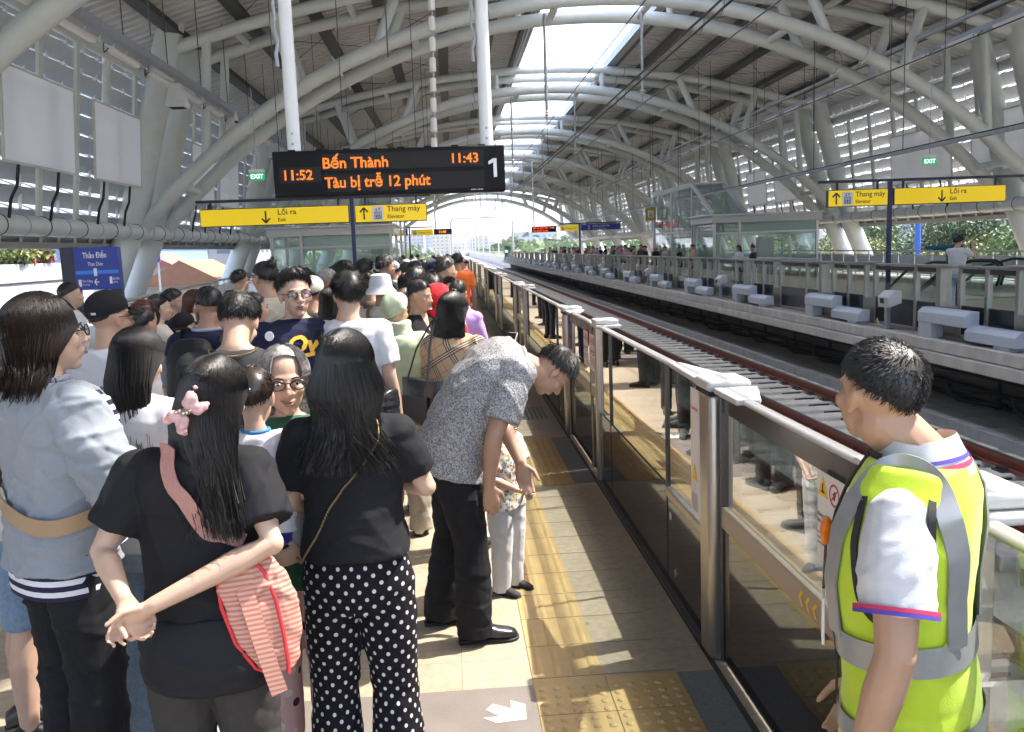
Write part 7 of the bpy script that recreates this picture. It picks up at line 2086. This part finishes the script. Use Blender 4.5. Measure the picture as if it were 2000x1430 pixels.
t, D = bgp('man in a peaked officer cap facing the camera', -.17, 9.2, 170, 1.73, 'm', S_(n=150, t=.006), mauve, sk=SK3, seed=110, face=True); cap_on(t, D, fabric('navy_cap_cloth', (.02, .025, .07)))
bgp('tall man with short black hair and grey tee in profile, near the orange vest', -.06, 8.5, 72, 1.77, 'm', S_(L=.03), grey_c, sk=SK2, seed=111, face=True)
t, D = bgp('officer in a bright orange vest standing close to the screen doors', .10, 13.6, -8, 1.78, 'm', S_(), orange_v, seed=112, legs=navy_c)
t, D = bgp('woman with a white face mask looking towards the camera', -.03, 8.0, 165, 1.60, 'f', S_(L=.05, t=.014), pink_c, seed=113, face=True, lips=False); mask_on(t, D, mask_m)
bgp('person with thick black hair in front of the masked woman', -.15, 7.0, 8, 1.64, 'm', S_(t=.026), cream_c, seed=114)
bgp('woman with dark hair leaning left, behind the pale green hood', -.42, 8.4, -30, 1.64, 'f', ('long', hair_k, dict(length=.24, n=350)), blk_tee, seed=115)
bgp('woman with streaked grey hair beside the bucket hat', -.30, 8.3, 10, 1.60, 'f', ('long', hair_g, dict(length=.22, n=500)), blk_tee, seed=116)
bgp('person with brown hair low in the crowd behind the woman in black', -.36, 6.9, 60, 1.56, 'f', ('long', hair_r, dict(length=.22, n=400)), blk_tee, seed=117, face=True)
bgp('man with black hair and a white headscarf around his shoulders', -.30, 7.6, 20, 1.70, 'm', S_(t=.02), wht, seed=118)
far_ = [('person with a black ponytail at the left of the far row', -.86, 14.6, 'f', ('bun', hair_k, dict(n=200)), brown_c), ('person in a pale cap in the far row', -.73, 14.8, 'm', S_(200), grey_c), ('man with glasses in the far row beside the pale cap', -.58, 14.4, 'm', S_(250), khaki), ('man in a blue shirt in the far row', -.45, 14.9, 'm', S_(250), fabric('blue_shirt', (.10, .16, .38))), ('person in a mauve hood in the far row', -.30, 13.8, 'f', S_(200), mauve), ('person with dark hair just left of the orange vest', -.12, 13.0, 'm', S_(250), char_cot)]
protos = []
for i, (l, x, y, sx, hr, tp) in enumerate(far_):
    t, D = bgp(l, x, y, 10*i-20, 1.70, sx, hr, tp, seed=120+i); protos.append((t, D))
    if 'pale cap' in l: cap_on(t, D, fabric('pale_cap_cloth', (.45, .44, .5)))
    if 'hood' in l: hood_on(t, D, mauve)
tops = [blk_tee, navy_c, wht, grey_c, brown_c, cream_c, pink_c, char_cot, red_c, lilac, green_c, khaki]
random.seed(77)
def recolour(t, top):
    for ch in t.children:
        if ch.name.startswith('shirt'):
            ch.material_slots[0].link = 'OBJECT'; ch.material_slots[0].material = top
names_ = ['black', 'navy', 'white', 'grey', 'brown', 'cream', 'pink', 'charcoal', 'red', 'lilac', 'bottle green', 'khaki']
base = [protos[0][0], protos[2][0], protos[3][0], protos[5][0]]
for k in range(16):
    x = random.uniform(-2.6, .45); y = 16+k*1.6+random.uniform(-.5, .5); c = random.randrange(12)
    o = dup(base[k % 4], (x, y, 0), random.uniform(-1.2, 1.2), 'person in a %s top far down the near platform crowd' % names_[c]); recolour(o, tops[c]); o['group'] = 'distant people on the near platform'
for k, (x, y) in enumerate(((-1.75, 8.6), (-1.55, 9.6), (-1.35, 10.4), (-1.9, 11), (-1.0, 11.5), (-.55, 11.2), (-.25, 11.0), (-1.6, 12.5), (-.8, 12.6), (-2.4, 10.2))):
    c = (k*5+1) % 12; o = dup(base[(k+1) % 4], (x, y, 0), random.uniform(-1, 1), 'person in a %s top in the middle of the near crowd, mostly hidden' % names_[c]); recolour(o, tops[c]); o['group'] = 'half hidden people in the middle of the near crowd'
# far platform: the crowd before the lift shaft
for k in range(46):
    y = 44+k*1.05+random.uniform(-.4, .4); x = random.uniform(9.35, 11.6); c = random.randrange(12)
    o = dup(base[k % 4], (x, y, 0), rad(90)+random.uniform(-.8, .8), 'person in a %s top waiting in the far platform crowd' % names_[c]); recolour(o, tops[c]); o['group'] = 'people waiting in the far platform crowd'
    o.scale = (1, 1, random.uniform(.94, 1.04))
F_ = [('woman in grey with a cap looking at a phone by the far lift shaft', 9.9, 40.2, -100, 'f', ('short', hair_k, dict(n=200)), mauve, .0), ('woman with a bun in a black top by the far lift shaft', 10.2, 38.8, -90, 'f', ('bun', hair_k, dict(n=200)), blk_tee, 0), ('young man in a peach top by the far lift shaft', 10.3, 37.0, -80, 'm', S_(200), fabric('peach_cotton', (.55, .33, .22)), 0),
      ('woman in a white blouse behind the far screen doors, beside the one in navy', 10.3, 31.0, -110, 'f', ('long', hair_k, dict(length=.18, n=250)), wht, 0), ('woman with a top bun in a loose navy top behind the far screen doors', 10.2, 29.2, -60, 'f', ('bun', hair_k, dict(at=(0, -.03, .14), n=250)), navy_c, 0), ('man in a dark polo at the near end of the far crowd', 9.6, 43.0, -95, 'm', S_(250), navy_c, 0)]
for i, (l, x, y, hd, sx, hr, tp, q) in enumerate(F_):
    bgp(l, x, y, hd, 1.70 if sx == 'm' else 1.64, sx, hr, tp, seed=140+i, face=True, eyebits=False, head=(0, 16, 0), legs=wht if 'navy top' in l else None)
t, D = bgp('man in a white tee taking a photo on the far platform', 11.05, 18.6, 62, 1.74, 'm', S_(700), wht, legs=ltdenim, seed=150, armL=((-.22, .26, 1.28), (-.04, .42, 1.48)), armR=((.24, .22, 1.24), (.08, .42, 1.46)), vox=.012, shoe_m=sneaker_w)
phone(t, (.03, .48, 1.52), 0, 0, 'phone raised by the man in white on the far platform')
t, D = bgp('person in a teal jacket and cap pointing, beyond the man taking a photo', 12.35, 20.9, 40, 1.80, 'm', S_(150), fabric('teal_jacket', (.01, .09, .12)), sleeve='long', seed=151, armL=((-.40, .05, 1.36), (-.66, .10, 1.37)), armR='hold'); cap_on(t, D, fabric('teal_cap', (.01, .08, .07)))
bpy.data.scenes.remove(TS)
